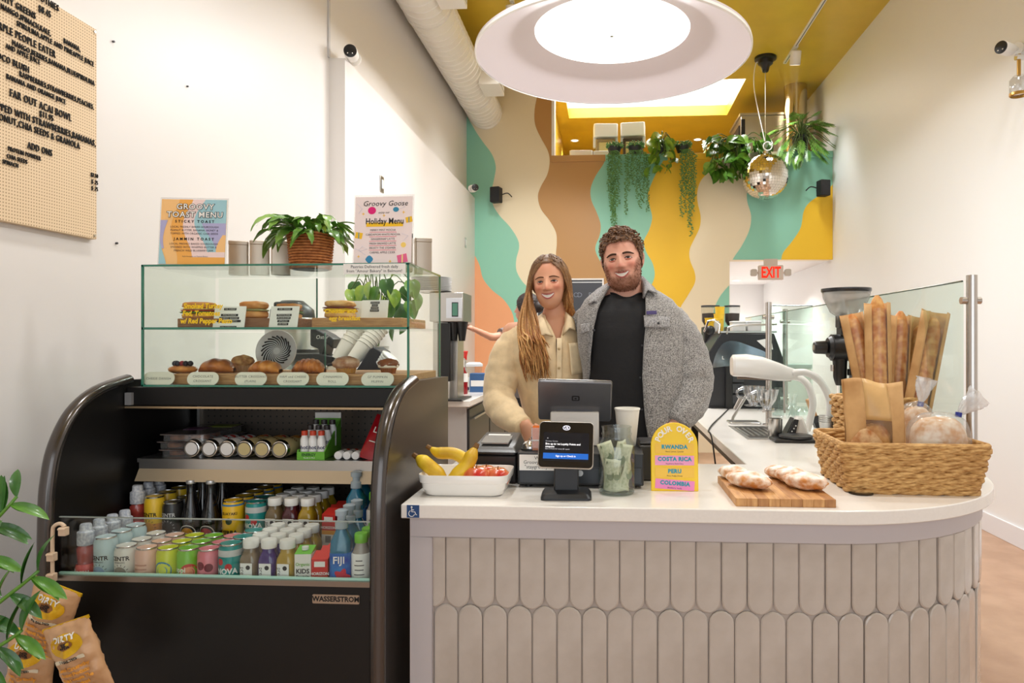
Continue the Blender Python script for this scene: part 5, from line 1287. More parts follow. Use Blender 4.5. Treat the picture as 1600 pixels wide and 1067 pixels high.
for i, (s, c_, sub_) in enumerate((('RWANDA', (244, 196, 70), 'Floral, Lemon, Caramel'), ('COSTA RICA', (240, 160, 200), 'Raspberry, Dark Choc'), ('PERU', (244, 196, 70), 'Plum, Fudge, Honey'), ('COLOMBIA', (240, 140, 196), 'Blackberry, Vanilla'))):
    z = .122 - i * .0345; a_ = R(-4 if i == 3 else 0)
    Mp = Matrix.Translation((0, -.001, z)) @ Matrix.Rotation(-a_, 4, 'Y')
    MB().prismy(rrect(.112, .0275, .001), -.0005, .001, Mp).build('origin_strip', colmat(c_, .5), po)
    me = text_mesh(s, .0155, bold=.0009, space=1.1); me.materials.append(colmat((34, 150, 170), .5)); o = put('lettering', me, po); o.matrix_local = Mp @ Matrix.Translation((0, -.001, .0035)) @ Matrix.Rotation(math.pi / 2, 4, 'X')
    me = text_mesh(sub_, .0055); me.materials.append(M_INK); o = put('lettering', me, po); o.matrix_local = Mp @ Matrix.Translation((0, -.001, -.0095)) @ Matrix.Rotation(math.pi / 2, 4, 'X')
# dark card terminal between drawer and sign
q = on_y(1024, 750, 2.16)
ct = thing('card_terminal', 'dark box half hidden behind the yellow pour over sign', 'terminal', (q.x, 2.16, ZT))
MB().bb(-.05, .05, 0, .14, 0, .11).build('case', mat('terminal_black', (36, 33, 30), .4), ct, bevel=.006); MB().bb(-.048, .048, .01, .13, .11, .118).build('top_plate', M_DARK, ct, bevel=.004)
# ------------------------------------------------------------------ bread board
bx0, bx1, by0, by1 = .333, .589, 1.845, 2.15
m_bam = mat('bamboo_board', (216, 164, 104), .5, noise=(10, .3, (178, 122, 68)), stretch=(6, 1, 1))
bd = thing('cutting_board', 'bamboo cutting board with flour-dusted loaves near the counter front', 'board', ((bx0 + bx1) / 2, by0, ZT))
ns = 9
for i in range(ns):
    a = -.128 + .256 * i / ns
    MB().bb(a, a + .256 / ns - .0003, 0, by1 - by0, 0, .021).build('stave', [m_bam, mat('bamboo_board_dark', (190, 136, 80), .5, noise=(10, .3, (160, 106, 58)), stretch=(6, 1, 1)), m_bam][(i * 2) % 3], bd, bevel=.001)
m_flour = mat('floured_crust', (206, 138, 72), .7, noise=(32, .4, (250, 243, 232)), bump=(30, .5))
def flat_loaf(px, py, z, L, W, H, rz, lab, seed, tilt=0):
    p = on_z(px, py, z + H * .5)
    o = MB().ell((0, 0, H * .45), (L / 2, W / 2, H / 2), 44, 24, fn=lambda d: (1 + .10 * mnoise.noise(d * 2.2 + Vector((seed, 0, 0))) + .07 * mnoise.noise(Vector((d.x * 10, d.y * 4, d.z * 4)) + Vector((seed, 5, 0)))) * (1 - .1 * abs(d.x))).build('floured_loaf', m_flour, loc=(p.x, p.y, z), rot=(0, R(tilt), R(rz)), angle=180)
    return tag(o, lab, 'bread', 'loaves on the cutting board')
BT = ZT + .021
flat_loaf(1146, 737, BT, .125, .075, .042, -60, 'floured flat loaf at the back left of cutting board, mostly hidden', 3)
flat_loaf(1170, 748, BT + .001, .165, .088, .046, -52, 'large floured flat loaf on the left half of cutting board', 1)
flat_loaf(1221, 737, BT, .12, .07, .042, -48, 'pale floured loaf at the back of the right pile', 7)
flat_loaf(1238, 741, BT + .004, .12, .075, .046, -48, 'floured loaf in the middle of the right pile', 9)
flat_loaf(1258, 750, BT + .001, .140, .08, .048, -40, 'golden floured loaf at the front of the right pile', 11)
# ------------------------------------------------------------------ woven basket
bkx, bky = .865, 2.165
bk = thing('bread_basket', 'rectangular woven straw basket holding bagged loaves on the counter', 'basket', (bkx, bky, ZT), rotz=R(-2))
m_straw = mat('water_hyacinth', (224, 180, 116), .7, noise=(50, .45, (172, 124, 66)), bump=(150, .3), stretch=(1, 1, 4))
def perim(w, d, r, step):
    o = rrect(w, d, r, 6); pts = []
    for i in range(len(o)):
        a = Vector((*o[i], 0)); b = Vector((*o[(i + 1) % len(o)], 0)); L = (b - a).length; k = max(1, int(round(L / step)))
        for j in range(k): pts.append(a.lerp(b, j / k))
    return pts
def woven(t, W, D, H, rows, flare, rr, step, name, m):
    for i in range(rows):
        z = H * (i + .5) / rows; k = 1 + flare * z / H
        base = perim(W * k, D * k, .025, step); n = len(base); per = 8
        n -= n % per; base = base[:n] if n else base
        mb = MB()
        for ph in (0, math.pi):
            pts = []
            for j, p in enumerate(base):
                t_ = (base[(j + 1) % n] - base[j - 1]).normalized(); nr = Vector((t_.y, -t_.x, 0)); a = 2 * math.pi * j / per * .5 * 2 / 2 + ph + i * .9
                pts.append(p + nr * (rr * .45 * math.cos(a)) + Vector((0, 0, z + rr * .42 * math.sin(a))))
            mb.tube(pts + [pts[0]], rr * .72, 6, cap=False)
        mb.build(name, m, t, angle=180)
woven(bk, .345, .29, .135, 8, .14, .0115, .008, 'woven_row', m_straw)
pts = [p + Vector((0, 0, .138)) for p in perim(.345 * 1.145, .29 * 1.145, .03, .02)]
MB().tube(pts + [pts[0], pts[1]], .0085, 8).build('rim', m_straw, bk)
MB().prism(rrect(.34, .285, .02), .002, .008).build('floor', m_straw, bk)
# paper bag with window
def lathe_loaf(name, m, L, W, H, seed, loc, rot, parent=None, lab=None, wob=.08, cat='bread'):
    o = MB().ell((0, 0, 0), (L / 2, W / 2, H / 2), 36, 20, fn=lambda d: 1 + wob * mnoise.noise(d * 3 + Vector((seed, 0, 0)))).build(name, m, parent, loc=loc, rot=rot, angle=180)
    if lab: tag(o, lab, cat)
    return o
q = on_y(1362, 690, 2.085)
pb_ = thing('bread_bag', 'brown paper bread bag with a clear window standing in the basket', 'bag', (q.x, 2.085, ZT + .010), rot=(R(-7), R(3), R(-4)))
m_kraft = mat('kraft_paper', (218, 174, 118), .75, noise=(9, .2, (184, 136, 82)), bump=(14, .25))
BW, BH, BD = .165, .305, .07
def bagpt(u, v, s):      # u across 0..1, v up 0..1, s front -1 / back +1
    w = BW * (1 + .03 * v); th = BD / 2 * math.sin(math.pi * min(1, .15 + .85 * (1 - v) ** .8)) * (1 - (2 * u - 1) ** 4) + .003
    th += .006 * math.sin(u * 9 + v * 5)
    return Vector(((u - .5) * w + .008 * math.sin(v * 4), s * th, v * BH + (.006 * math.sin(u * 7) if v > .95 else 0)))
nu, nv = 20, 24
MB().grid([[bagpt(i / nu, j / nv, 1) for i in range(nu + 1)] for j in range(nv + 1)]).build('back_sheet', m_kraft, pb_, angle=180, solid=.0006)
MB().grid([[bagpt(i / nu * .30, j / nv, -1) for i in range(7)] for j in range(nv + 1)] and [[bagpt(i / 6 * .30, j / nv, -1) for i in range(7)] for j in range(nv + 1)]).build('front_sheet', m_kraft, pb_, angle=180, solid=.0006)
MB().grid([[bagpt(.72 + i / 6 * .28, j / nv, -1) for i in range(7)] for j in range(nv + 1)]).build('front_sheet', m_kraft, pb_, angle=180, solid=.0006)
MB().grid([[bagpt(.30 + i / 8 * .42, .62 + .38 * j / 8, -1) for i in range(9)] for j in range(9)]).build('front_sheet', mat('waxed_kraft', (222, 178, 116), .4, noise=(12, .2)), pb_, angle=180, solid=.0006)
MB().grid([[bagpt(.30 + i / 8 * .42, .62 * j / 12, -1) for i in range(9)] for j in range(13)]).build('window', glass_mat('glassine', (246, 232, 206), .03, .3, .10, (240, 214, 170)), pb_, angle=180)
m_loaf = mat('country_loaf', (176, 108, 48), .65, noise=(34, .5, (226, 190, 140)), bump=(40, .4))
lathe_loaf('loaf', m_loaf, .125, .056, .17, 5, (q.x - .002, 2.088, ZT + .108), (0, R(12), 0), None, 'dark crusted loaf inside the brown paper bread bag')
# plastic-bagged loaves
m_poly = glass_mat('poly_bag', (250, 250, 250), .035, .15, .14, (245, 245, 245))
for i, (px, py, L, W, H, rz, lab) in enumerate(((1432, 655, .10, .085, .15, 8, 'sliced loaf in a clear bag with blue tie behind the paper bag'), (1466, 672, .165, .105, .115, -3, 'floury loaf in a clear bag with blue tie at basket right'))):
    Y = (2.19, 2.10)[i]
    p = on_y(px, py, Y); z0 = ZT + .012
    t = thing('bagged_loaf', lab, 'bagged bread', (p.x, Y, z0), rotz=R(rz), group='bagged loaves in the basket')
    hh = max(H, (p.z - z0) + .045)
    def lf(d, s=i): return (1 / max(abs(d.x) ** 3 + abs(d.y) ** 3 + abs(d.z) ** 3, 1e-6) ** (1 / 3)) * (1 + .05 * mnoise.noise(d * 3 + Vector((s * 7, 0, 0))))
    MB().ell((0, 0, hh * .5), (L * .46, W * .46, hh * .47), 36, 22, fn=lf).build('loaf', mat('pale_loaf', (214, 156, 92), .7, noise=(34, .5, (246, 232, 210)), bump=(30, .4)), t, angle=180)
    MB().ell((0, 0, hh * .5), (L * .52, W * .52, hh * .53), 44, 28, fn=lambda d, s=i: lf(d, s) * (1 + .035 * mnoise.noise(Vector((d.x * 12, d.y * 12, d.z * 4))))).build('plastic_bag', m_poly, t, angle=180)
    nk = Vector(((.012, .055)[i], 0, hh * 1.01))
    MB().tube([nk + Vector((0, 0, -.008)), nk + Vector((.002, 0, .006))], .009, 10).build('blue_tie', mat('tie_blue', (28, 44, 140), .4), t)
    P = []
    dirv = (Vector((.25, 0, 1)), Vector((.75, -.1, .75)))[i].normalized(); s1_ = dirv.orthogonal().normalized(); s2_ = dirv.cross(s1_)
    for k in range(9):
        P.append([nk + dirv * (.004 + .075 * k / 8) + (s1_ * math.cos(a) + s2_ * math.sin(a) * .6) * (.007 + .034 * (k / 8) ** .7) * (1 + .3 * math.sin(a * 5 + k)) for a in [2 * math.pi * j / 24 for j in range(24)]])
    MB().grid(P, close_u=True).build('bag_tuft', glass_mat('tuft', (250, 250, 250), .08, .2, .45, (248, 248, 248)), t, angle=180)
# tall wicker basket of baguettes behind
tk = thing('baguette_basket', 'tall wicker basket behind the bread basket holding sleeved baguettes', 'basket', (.93, 2.50, ZT))
woven(tk, .20, .15, .24, 12, .25, .0115, .009, 'woven_row', m_straw)
MB().prism(rrect(.19, .14, .02), .002, .01).build('floor', m_straw, tk)
MB().tube([(.128, -.03, .235), (.135, -.03, .28), (.142, 0, .305), (.135, .03, .28), (.128, .03, .235)], .007, 8).build('handle', m_straw, tk)
m_bag2 = mat('baguette_crust', (196, 118, 46), .55, noise=(36, .5, (234, 182, 110)), bump=(40, .4))
m_film = glass_mat('sleeve_film', (250, 246, 238), .03, .2, .06)
def sleeved(pt, pbm, Y, lab, rz=0, w=.088, bread=1.0, over=.0):
    a = on_y(pbm[0], pbm[1], Y); b = on_y(pt[0], pt[1], Y + .02)
    d = (b - a); a = a - d.normalized() * ((a.z - (ZT + .03)) / d.normalized().z); L = (b - a).length
    q_ = d.normalized().to_track_quat('Z', 'Y')
    t = thing('sleeved_baguette', lab, 'baguette', a); t.rotation_mode = 'QUATERNION'; t.rotation_quaternion = d.normalized().to_track_quat('Z', 'Y') @ Euler((0, 0, R(rz))).to_quaternion()
    # tracked frame: keep local x across the picture
    zax = d.normalized(); xax = (Vector((math.cos(R(rz)), math.sin(R(rz)), 0)) - zax * zax.x).normalized(); yax = zax.cross(xax)
    t.rotation_quaternion = Matrix((xax, yax, zax)).transposed().to_quaternion(); t['group'] = 'sleeved baguettes'
    n = 20; P = []
    for k in range(41):
        s = k / 40; e = max(0.05, 1 - abs(2 * s - 1) ** 6) ** .5
        P.append([(math.cos(g) * .030 * e * (1 + .05 * math.sin(s * 60)), math.sin(g) * .026 * e, .02 + s * (L - .03) * bread) for g in [2 * math.pi * j / n for j in range(n)]])
    MB().grid(P, close_u=True).build('bread_stick', m_bag2, t, angle=180)
    def sp(u, v, s): return (w * (u - .5), s * .031 * math.sin(math.pi * u) + .001 * s, v * (L + over))
    MB().grid([[sp(i / 10, j / 12, 1) for i in range(11)] for j in range(13)]).build('paper_back', m_kraft, t, angle=180, solid=.0005)
    for u0, u1 in ((0, .22), (.78, 1)):
        MB().grid([[sp(lerp(u0, u1, i / 4), j / 12 * (1.0 if u0 else .985), -1.05) for i in range(5)] for j in range(13)]).build('paper_strip', m_kraft, t, angle=180, solid=.0005)
    MB().grid([[sp(lerp(.22, .78, i / 8), j / 12 * .96, -1.03) for i in range(9)] for j in range(13)]).build('clear_film', m_film, t, angle=180)
sleeved((1331, 490), (1362, 640), 2.52, 'baguette in a paper sleeve leaning furthest left', 8, bread=1.02)
sleeved((1370, 473), (1374, 640), 2.47, 'tall upright baguette in a paper sleeve, second from left', -4, bread=1.07)
sleeved((1408, 492), (1400, 640), 2.55, 'baguette in a paper sleeve in the middle of the bunch', 10, bread=1.05)
sleeved((1438, 494), (1416, 640), 2.58, 'baguette sleeve behind the rightmost baguette', -12, bread=.95)
sleeved((1463, 486), (1433, 640), 2.46, 'thick baguette in a paper sleeve leaning furthest right', 2, w=.098, bread=.97)
# ================================================================== right work counter: coffee gear
RX = lambda px, v: at_v(px, 533, v)
def base_at(px, py, z=ZT): p = on_z(px, py, z); return Vector((p.x, p.y, z))
# glass guard: posts and panes
m_post = mat('satin_post', (196, 190, 184), .25, 1.0)
gd = thing('counter_guard', 'clear glass guard on steel posts along the coffee counter', 'glass guard', (1.1, 2.2, ZT))
def post(x, y, h=.632):
    wp(MB().lathe([(.03, 0), (.03, .006), (.0155, .008), (.0155, h), (.0, h + .002)], 20, (x, y, ZT)).build('post', m_post, gd))
pA = on_y(1518.5, 600, 2.20); XG = 1.105
posts = [(pA.x, 2.20), (on_x(1318, 600, XG).x, on_x(1318, 600, XG).y), (on_x(1227, 600, XG).x, on_x(1227, 600, XG).y)]
PB = base_at(1201, 664)
for x, y in posts: post(x, y)
post(PB.x, PB.y)
m_gg = glass_mat('guard_glass', (242, 249, 246), .02, .02)
def gpane(a, b, z0=ZT + .05, z1=ZT + .615):
    d = Vector((b[0] - a[0], b[1] - a[1], 0)); n = Vector((d.y, -d.x, 0)).normalized() * .004
    A = Vector((a[0], a[1], 0)); Bv = Vector((b[0], b[1], 0)); vs = []
    for z in (z0, z1):
        for q in (A - n, Bv - n, Bv + n, A + n): vs.append((q.x, q.y, z))
    o = wp(MB().add(vs, [(0, 3, 2, 1), (4, 5, 6, 7), (0, 1, 5, 4), (1, 2, 6, 5), (2, 3, 7, 6), (3, 0, 4, 7)]).build('pane', m_gg, gd))
    e = MB()
    for q0, q1, zz in ((A, Bv, z1),): e.tube([(q0.x, q0.y, zz), (q1.x, q1.y, zz)], .003, 6)
    e.build('pane_edge', mat('guard_edge', (70, 90, 84), .2, coat=.4), o)
gpane((XG - .02, 2.215), (XG - .02, 3.36)); gpane((XG - .02, 3.40), (XG - .02, 4.3)); gpane((PB.x + .02, PB.y), (XG - .05, PB.y + .03)); gpane((XG - .02, 4.34), (XG - .02, 5.6))
for (x, y) in posts + [(PB.x, PB.y)]:
    for dz in (.075, .555):
        wp(MB().tube([(x - .030, y + .005, ZT + dz), (x + .028, y + .005, ZT + dz)], .011, 14).build('clamp', m_post, gd))
# coffee grinder
G0 = at_v(1322, 533, 2.88); gr = thing('coffee_grinder', 'black bulk coffee grinder with a clear hopper behind the baguettes', 'grinder', (G0.x, G0.y, ZT))
zg = lambda py: at_v(1322, py, 2.88).z - ZT
MB().lathe([(.0945, zg(456)), (.090, zg(466)), (.062, zg(488)), (.040, zg(494)), (.036, zg(500))][::-1], 36, cap=False).build('hopper', glass_mat('hopper_plastic', (224, 224, 222), .1, .1, .3, (225, 225, 222)), gr)
MB().lathe([(.094, zg(457)), (.098, zg(455)), (.098, zg(451)), (.0, zg(450))], 36).build('hopper_lid', mat('hopper_lid', (60, 62, 66), .2, trans=.3), gr)
MB().bb(-.035, .035, -.03, .03, zg(512), zg(492)).build('throat', M_BLACK, gr, bevel=.004); MB().bb(-.03, .035, -.032, .032, zg(525), zg(511)).build('collar', M_BLACK, gr, bevel=.004)
MB().tube([(-.075, 0, zg(543)), (-.062, 0, zg(543)), (-.06, 0, zg(543)), (.16, 0, zg(543))], [.040, .048, .055, .056], 28).build('motor_body', M_BLACK, gr)
MB().tube([(-.130, 0, zg(543)), (-.125, 0, zg(543)), (-.082, 0, zg(543)), (-.078, 0, zg(543))], [.022, .026, .028, .024], 20).build('adjust_knob', M_BLACK, gr)
MB().tube([(-.1315, 0, zg(543)), (-.128, 0, zg(543))], [.012, .012], 16).build('knob_mark', M_STEEL, gr)
MB().lathe([(.016, zg(602)), (.02, zg(598)), (.026, zg(590)), (.028, zg(568)), (.03, zg(560))], 20, (-.025, 0, 0)).build('spout', M_BLACK, gr)
MB().bb(.0, .05, -.03, -.01, zg(586), zg(576)).build('lever', M_BLACK, gr, bevel=.003); MB().cyl((-.055, 0, zg(570)), (-.055, 0, zg(580)), .009).build('knocker', M_STEEL, gr)
MB().bb(.03, .14, -.06, .06, 0, zg(548)).build('stand', M_BLACK, gr, bevel=.006); MB().bb(-.09, .15, -.09, .09, 0, .02).build('foot', M_BLACK, gr, bevel=.004)
# white arched brewer
V1 = 3.22
def wv(px, py, v=V1): return at_v(px, py, v)
bw0 = base_at(1262, 684)
wb_ = thing('pour_over_brewer', 'white brewer with a long nozzle head on two arched arms', 'brewer', bw0)
def L(p): return p - bw0
m_wp = mat('brewer_white', (240, 238, 234), .2, coat=.3)
sec = []
for px, yt, yb, d in ((1143, 558, 586, .045), (1146, 554, 588, .058), (1166, 553, 589, .062), (1190, 557, 592, .060), (1215, 566, 595, .050), (1232, 573, 595, .036), (1244, 577, 592, .026)):
    c = wv(px, (yt + yb) / 2); hh = (yb - yt) / 2 / FPX * V1
    sec.append([L(c) + Vector((0, d * math.copysign(abs(math.cos(a)) ** .6, math.cos(a)), hh * math.copysign(abs(math.sin(a)) ** .6, math.sin(a)))) for a in [2 * math.pi * j / 20 for j in range(20)]])
h_ = MB().grid(sec, close_u=True); h_.f.append(tuple(range(20))); h_.f.append(tuple(reversed(range(120, 140)))); h_.build('head', m_wp, wb_, angle=50)
MB().bb(*[v for v in (L(wv(1160, 570)).x - .002, L(wv(1160, 570)).x + .002)], -.064, .064, L(wv(1160, 592)).z, L(wv(1160, 551)).z).build('head_seam', M_GREY, wb_) if False else None
MB().tube([L(wv(1152, 590)), L(wv(1236, 594))], .006, 8).build('drip_rail', mat('rail_brown', (120, 100, 84), .4), wb_)
MB().tube([L(wv(1225, 594)), L(wv(1226, 645))], .005, 8).build('drip_rod', M_STEEL, wb_)
for dv, pts in ((-.04, ((1236, 583), (1258, 582), (1280, 594), (1294, 618), (1297, 642), (1291, 668))), (.10, ((1236, 588), (1252, 592), (1264, 605), (1270, 630), (1266, 655), (1260, 676)))):
    MB().tube(spline([L(wv(px, py, V1 + dv * .5)) for px, py in pts], 6), .0165, 14).build('arm', m_wp, wb_, angle=180)
MB().prism([(x + L(wv(1277, 680)).x, y) for x, y in rrect(.13, .16, .03)], 0, .018).build('base', m_wp, wb_, bevel=.004)
# brewer control pod
c0 = base_at(1244, 684); cp = thing('kettle_base', 'white kettle base with a slanted black control panel', 'kettle base', c0)
MB().add([(-.050, -.05, 0), (.052, -.05, 0), (.052, .05, 0), (-.050, .05, 0), (-.008, -.035, .095), (.024, -.035, .098), (.024, .035, .098), (-.008, .035, .095)], [(3, 2, 1, 0), (4, 5, 6, 7), (0, 1, 5, 4), (1, 2, 6, 5), (2, 3, 7, 6), (3, 0, 4, 7)]).build('pod', m_wp, cp, bevel=.012)
a = [Vector(p) for p in ((-.052, -.04, .018), (-.052, .04, .018), (-.017, .03, .09), (-.017, -.03, .09))]
MB().add(a + [p + Vector((-.002, -.003, .002)) for p in a], [(0, 1, 2, 3), (7, 6, 5, 4), (0, 4, 5, 1), (3, 2, 6, 7), (0, 3, 7, 4), (1, 5, 6, 2)]).build('panel', M_BLACK, cp, smooth=False)
a2 = [Vector(p) for p in ((-.049, -.052, .016), (-.018, -.052, .016), (.0, -.040, .085), (-.018, -.040, .088))]
MB().add(a2 + [p + Vector((0, -.003, 0)) for p in a2], [(0, 1, 2, 3), (7, 6, 5, 4), (0, 4, 5, 1), (3, 2, 6, 7), (0, 3, 7, 4), (1, 5, 6, 2)]).build('panel', M_DARK, cp, smooth=False)
for k in range(3): MB().ell((-.032 + k * .009, -.054 + .003 * k, .035 + k * .012), .0035, 8, 6).build('panel_light', M_PAPER, cp)
# scale
s0 = base_at(1241, 690); sc = thing('coffee_scale', 'black kitchen scale with round platform near the basket', 'scale', s0)
MB().bb(-.092, .088, -.05, .07, 0, .014).build('body', mat('scale_black', (34, 34, 36), .35), sc, bevel=.005); MB().lathe([(.066, .016), (.07, .018), (.07, .026), (.066, .028), (0, .028)], 36, (.01, .015, 0)).build('platform', mat('scale_top', (58, 58, 60), .4), sc); MB().lathe([(.06, .012), (.06, .017)], 24, (.01, .015, 0)).build('platform_neck', M_BLACK, sc)
# steel tumbler, nested cups
t0_ = base_at(1211, 685); tag(MB().lathe([(.028, 0), (.031, .004), (.031, .088), (.028, .089), (.028, .006), (0, .005)], 28, cap=False).build('steel_tumbler', M_STEEL, loc=t0_), 'brushed steel tumbler standing by the rinse sink', 'tumbler')
q = base_at(1293, 681)
for k in range(4):
    tag(MB().lathe([(.026, 0), (.027, .003), (.038, .062), (.0395, .064), (.0385, .066), (.036, .063), (.025, .006), (0, .006)], 28, cap=False).build('steel_cup', M_STEEL, loc=q + Vector((0, 0, .009 * k))), 'steel cup in the nested stack by the basket, %s from the bottom' % ['first', 'second', 'third', 'fourth'][k], 'cup', 'nested steel cups')
q = base_at(1315, 684); jr = thing('sugar_jar', 'clear jar with wooden lid beside the nested steel cups', 'jar', q)
MB().lathe([(.034, 0), (.036, .004), (.036, .075)], 24, cap=False).build('glass', m_jg, jr); MB().lathe([(.033, .004), (.033, .05), (0, .05)], 20).build('contents', mat('sugar_brown', (176, 140, 110), .9), jr); MB().lathe([(.038, .075), (.038, .09), (0, .091)], 24).build('lid', m_oak, jr)
# sink
k0 = base_at(1139, 666); k1 = base_at(1168, 687); k2 = base_at(1208, 687)
sk = thing('rinse_sink', 'small square stainless rinse sink set into the white counter', 'sink', (k1.x, k1.y, ZT))
dx, dy = .21, (k0.y - k1.y)
MB().bb(0, dx, 0, dy, .0, .003).build('rim', M_STEEL, sk); MB().bb(.018, dx - .018, .05, dy - .05, .003, .0035).build('basin', mat('basin_dark', (96, 92, 86), .3, .8, noise=(30, .4)), sk)
for i in range(7): MB().bb(.02 + i * .025, .03 + i * .025, .1, dy - .1, .0035, .006).build('rinse_bar', M_STEEL, sk)
# dripper stand with two glass drippers
d0 = base_at(1162, 661); ds = thing('dripper_stand', 'steel pour-over stand with hinged arm on the white counter', 'stand', d0)
MB().prism(rrect(.16, .12, .01), 0, .010).build('foot', M_STEEL, ds, bevel=.003)
MB().tube([(-.058, 0, .012), (-.055, 0, .03), (.02, .0, .155)], .008, 8).build('arm', M_STEEL, ds); MB().tube([(-.04, .02, .07), (-.01, .02, .13)], .012, 8).build('grip', M_STEEL, ds)
MB().tube([(.02, 0, .155), (.05, 0, .15)], .006, 8).build('bracket', M_STEEL, ds)
m_cut = glass_mat('cut_glass', (235, 238, 242), .35, .05, .12)
for i, (px, py0, py1, lab) in enumerate(((1177, 603, 634, 'cut-glass coffee dripper with handle, left of two on the stand'), (1198, 608, 641, 'cut-glass coffee dripper, right of two on the stand'))):
    v_ = (3.55, 3.42)[i]; p = at_v(px, py1, v_); hh = at_v(px, py0, v_).z - p.z
    t = thing('glass_dripper', lab, 'dripper', p, group='glass drippers')
    n = 32; P = []
    for z, r_ in ((0.0, .045), (.004, .045), (.008, .02), (.02, .022), (hh * .5, .042), (hh, .055), (hh, .05)):
        P.append([(r_ * (1 + (.06 if j % 2 else 0) * (1 if z > .01 else 0)) * math.cos(2 * math.pi * j / n), r_ * (1 + (.06 if j % 2 else 0)) * math.sin(2 * math.pi * j / n), z) for j in range(n)])
    MB().grid(P, close_u=True).build('cone', m_cut, t, smooth=False)
    MB().tube(spline([(-.05, 0, hh * .9), (-.08, 0, hh * .75), (-.075, 0, hh * .45), (-.04, 0, hh * .4)], 5), .006, 8).build('handle', m_cut, t)
# carafe, glasses, straws
def carafe(px, py, r, h, lab, nm='glass_carafe', cat='carafe'):
    q = base_at(px, py); t = thing(nm, lab, cat, q, group='glassware by the guard')
    MB().lathe([(r * .8, 0), (r, .006), (r, h * .7), (r * .6, h * .85), (r * .7, h), (r * .66, h), (r * .55, h * .84), (r * .94, h * .68), (r * .94, .01), (0, .008)], 24, cap=False).build('glass', m_cut if 0 else m_jg, t)
    return t
carafe(1216, 652, .034, .17, 'tall clear carafe behind the brewer head'); c2 = carafe(1238, 655, .036, .09, 'short clear glass of stirrers behind the white kettle base', 'stirrer_glass', 'glass')
for k in range(6): MB().tube([(RND.uniform(-.02, .02), RND.uniform(-.015, .015), .01), (RND.uniform(-.03, .03), RND.uniform(-.02, .02), .14)], .0045, 6).build('stirrer', M_WPLASTIC, c2)
carafe(1254, 658, .036, .08, 'empty clear glass under the arched arms', 'clear_glass', 'glass')
q = base_at(1278, 668); br_ = thing('counter_brush', 'wooden counter brush leaning behind the arched brewer', 'brush', q, rot=(0, R(-18), 0))
MB().bb(-.012, .012, -.02, .02, .06, .15).build('handle', m_oak, br_, bevel=.004); MB().bb(-.016, .016, -.024, .024, .03, .06).build('bristles', M_DARK, br_); MB().bb(-.014, .014, -.022, .022, 0, .03).build('bristle_tips', M_BLACK, br_)
tag(MB().tube(spline([base_at(1157, 622) + Vector((0, 0, .004)), base_at(1130, 648) + Vector((0, 0, .004)), base_at(1108, 672) + Vector((0, 0, .004)), Vector((.478, base_at(1110, 680).y, ZT - .03)), Vector((.50, 3.1, .6)), Vector((.54, 3.1, .3))], 8), .004, 6).build('power_cord', M_BLACK), 'thin black power cord trailing off the edge of coffee counter', 'cord')
# ------------------------------------------------------------------ espresso machine
VE = 4.5; e0 = at_v(1160, 533, VE); em = thing('espresso_machine', 'black espresso machine with steel side panel behind the man', 'coffee machine', (e0.x, e0.y, ZT))
def E_(px, py): p = at_v(px, py, VE); return (p.x - e0.x, p.z - ZT)
MB().prismy([E_(1106, 640), E_(1222, 640), E_(1222, 560), E_(1208, 521), E_(1126, 520), E_(1104, 556)], -.02, .42).build('body', mat('machine_dark', (36, 36, 40), .3), em, bevel=.006)
sp_ = spline([(*E_(1112, 575), 0), (*E_(1118, 553), 0), (*E_(1130, 536), 0), (*E_(1148, 533), 0), (*E_(1172, 541), 0), (*E_(1196, 551), 0), (*E_(1203, 562), 0)], 4)
MB().prismy([(p.x, p.y) for p in sp_], -.028, -.018).build('side_panel', mat('panel_mirror', (150, 160, 172), .12, .9), em)
MB().prismy([E_(1181, 532), E_(1202, 528), E_(1206, 546), E_(1194, 544)], -.026, -.018).build('side_cutout', M_WPLASTIC, em)
text('L', M_PAPER, em, (E_(1129, 559)[0], -.030, E_(1129, 559)[1]), .03); text('LA', M_PAPER, em, (E_(1137, 559)[0], -.030, E_(1137, 559)[1]), .02) if False else None
MB().bb(E_(1110, 0)[0], E_(1218, 0)[0], -.04, .44, 0, .012).build('drip_base', M_BLACK, em)
x_, z_ = E_(1170, 520); MB().bb(E_(1126, 0)[0], E_(1212, 0)[0], -.02, .42, z_, z_ + .012).build('cup_deck', M_STEEL, em)
for zz in (512,):
    MB().tube([(E_(1135, 0)[0], -.02, E_(0, 522)[1]), (E_(1137, 0)[0], -.02, E_(0, 512)[1]), (E_(1145, 0)[0], -.02, E_(0, 509)[1]), (E_(1212, 0)[0], -.02, E_(0, 507)[1])], .006, 8).build('cup_rail', M_STEEL, em)
MB().tube([(E_(1101, 0)[0], .0, E_(0, 518)[1]), (E_(1106, 0)[0], -.03, E_(0, 502)[1]), (E_(1115, 0)[0], -.04, E_(0, 500)[1]), (E_(1124, 0)[0], -.03, E_(0, 506)[1]), (E_(1124, 0)[0], 0, E_(0, 520)[1])], .007, 8).build('steam_pipe', M_CHROME, em)
MB().ell((E_(1109, 0)[0], -.04, E_(0, 516)[1]), (.03, .02, .03), 16, 10).build('group_knob', M_BLACK, em)
MB().bb(E_(1132, 0)[0], E_(1142, 0)[0], -.06, -.02, 0, E_(0, 572)[1]).build('front_tower', M_BLACK, em, bevel=.004)
for k in range(3): MB().bb(E_(1142, 0)[0], E_(1160, 0)[0], -.055, -.02, .03 + k * .07, .09 + k * .07).build('vent_block', mat('vent_dark', (48, 50, 54), .4), em, bevel=.003)
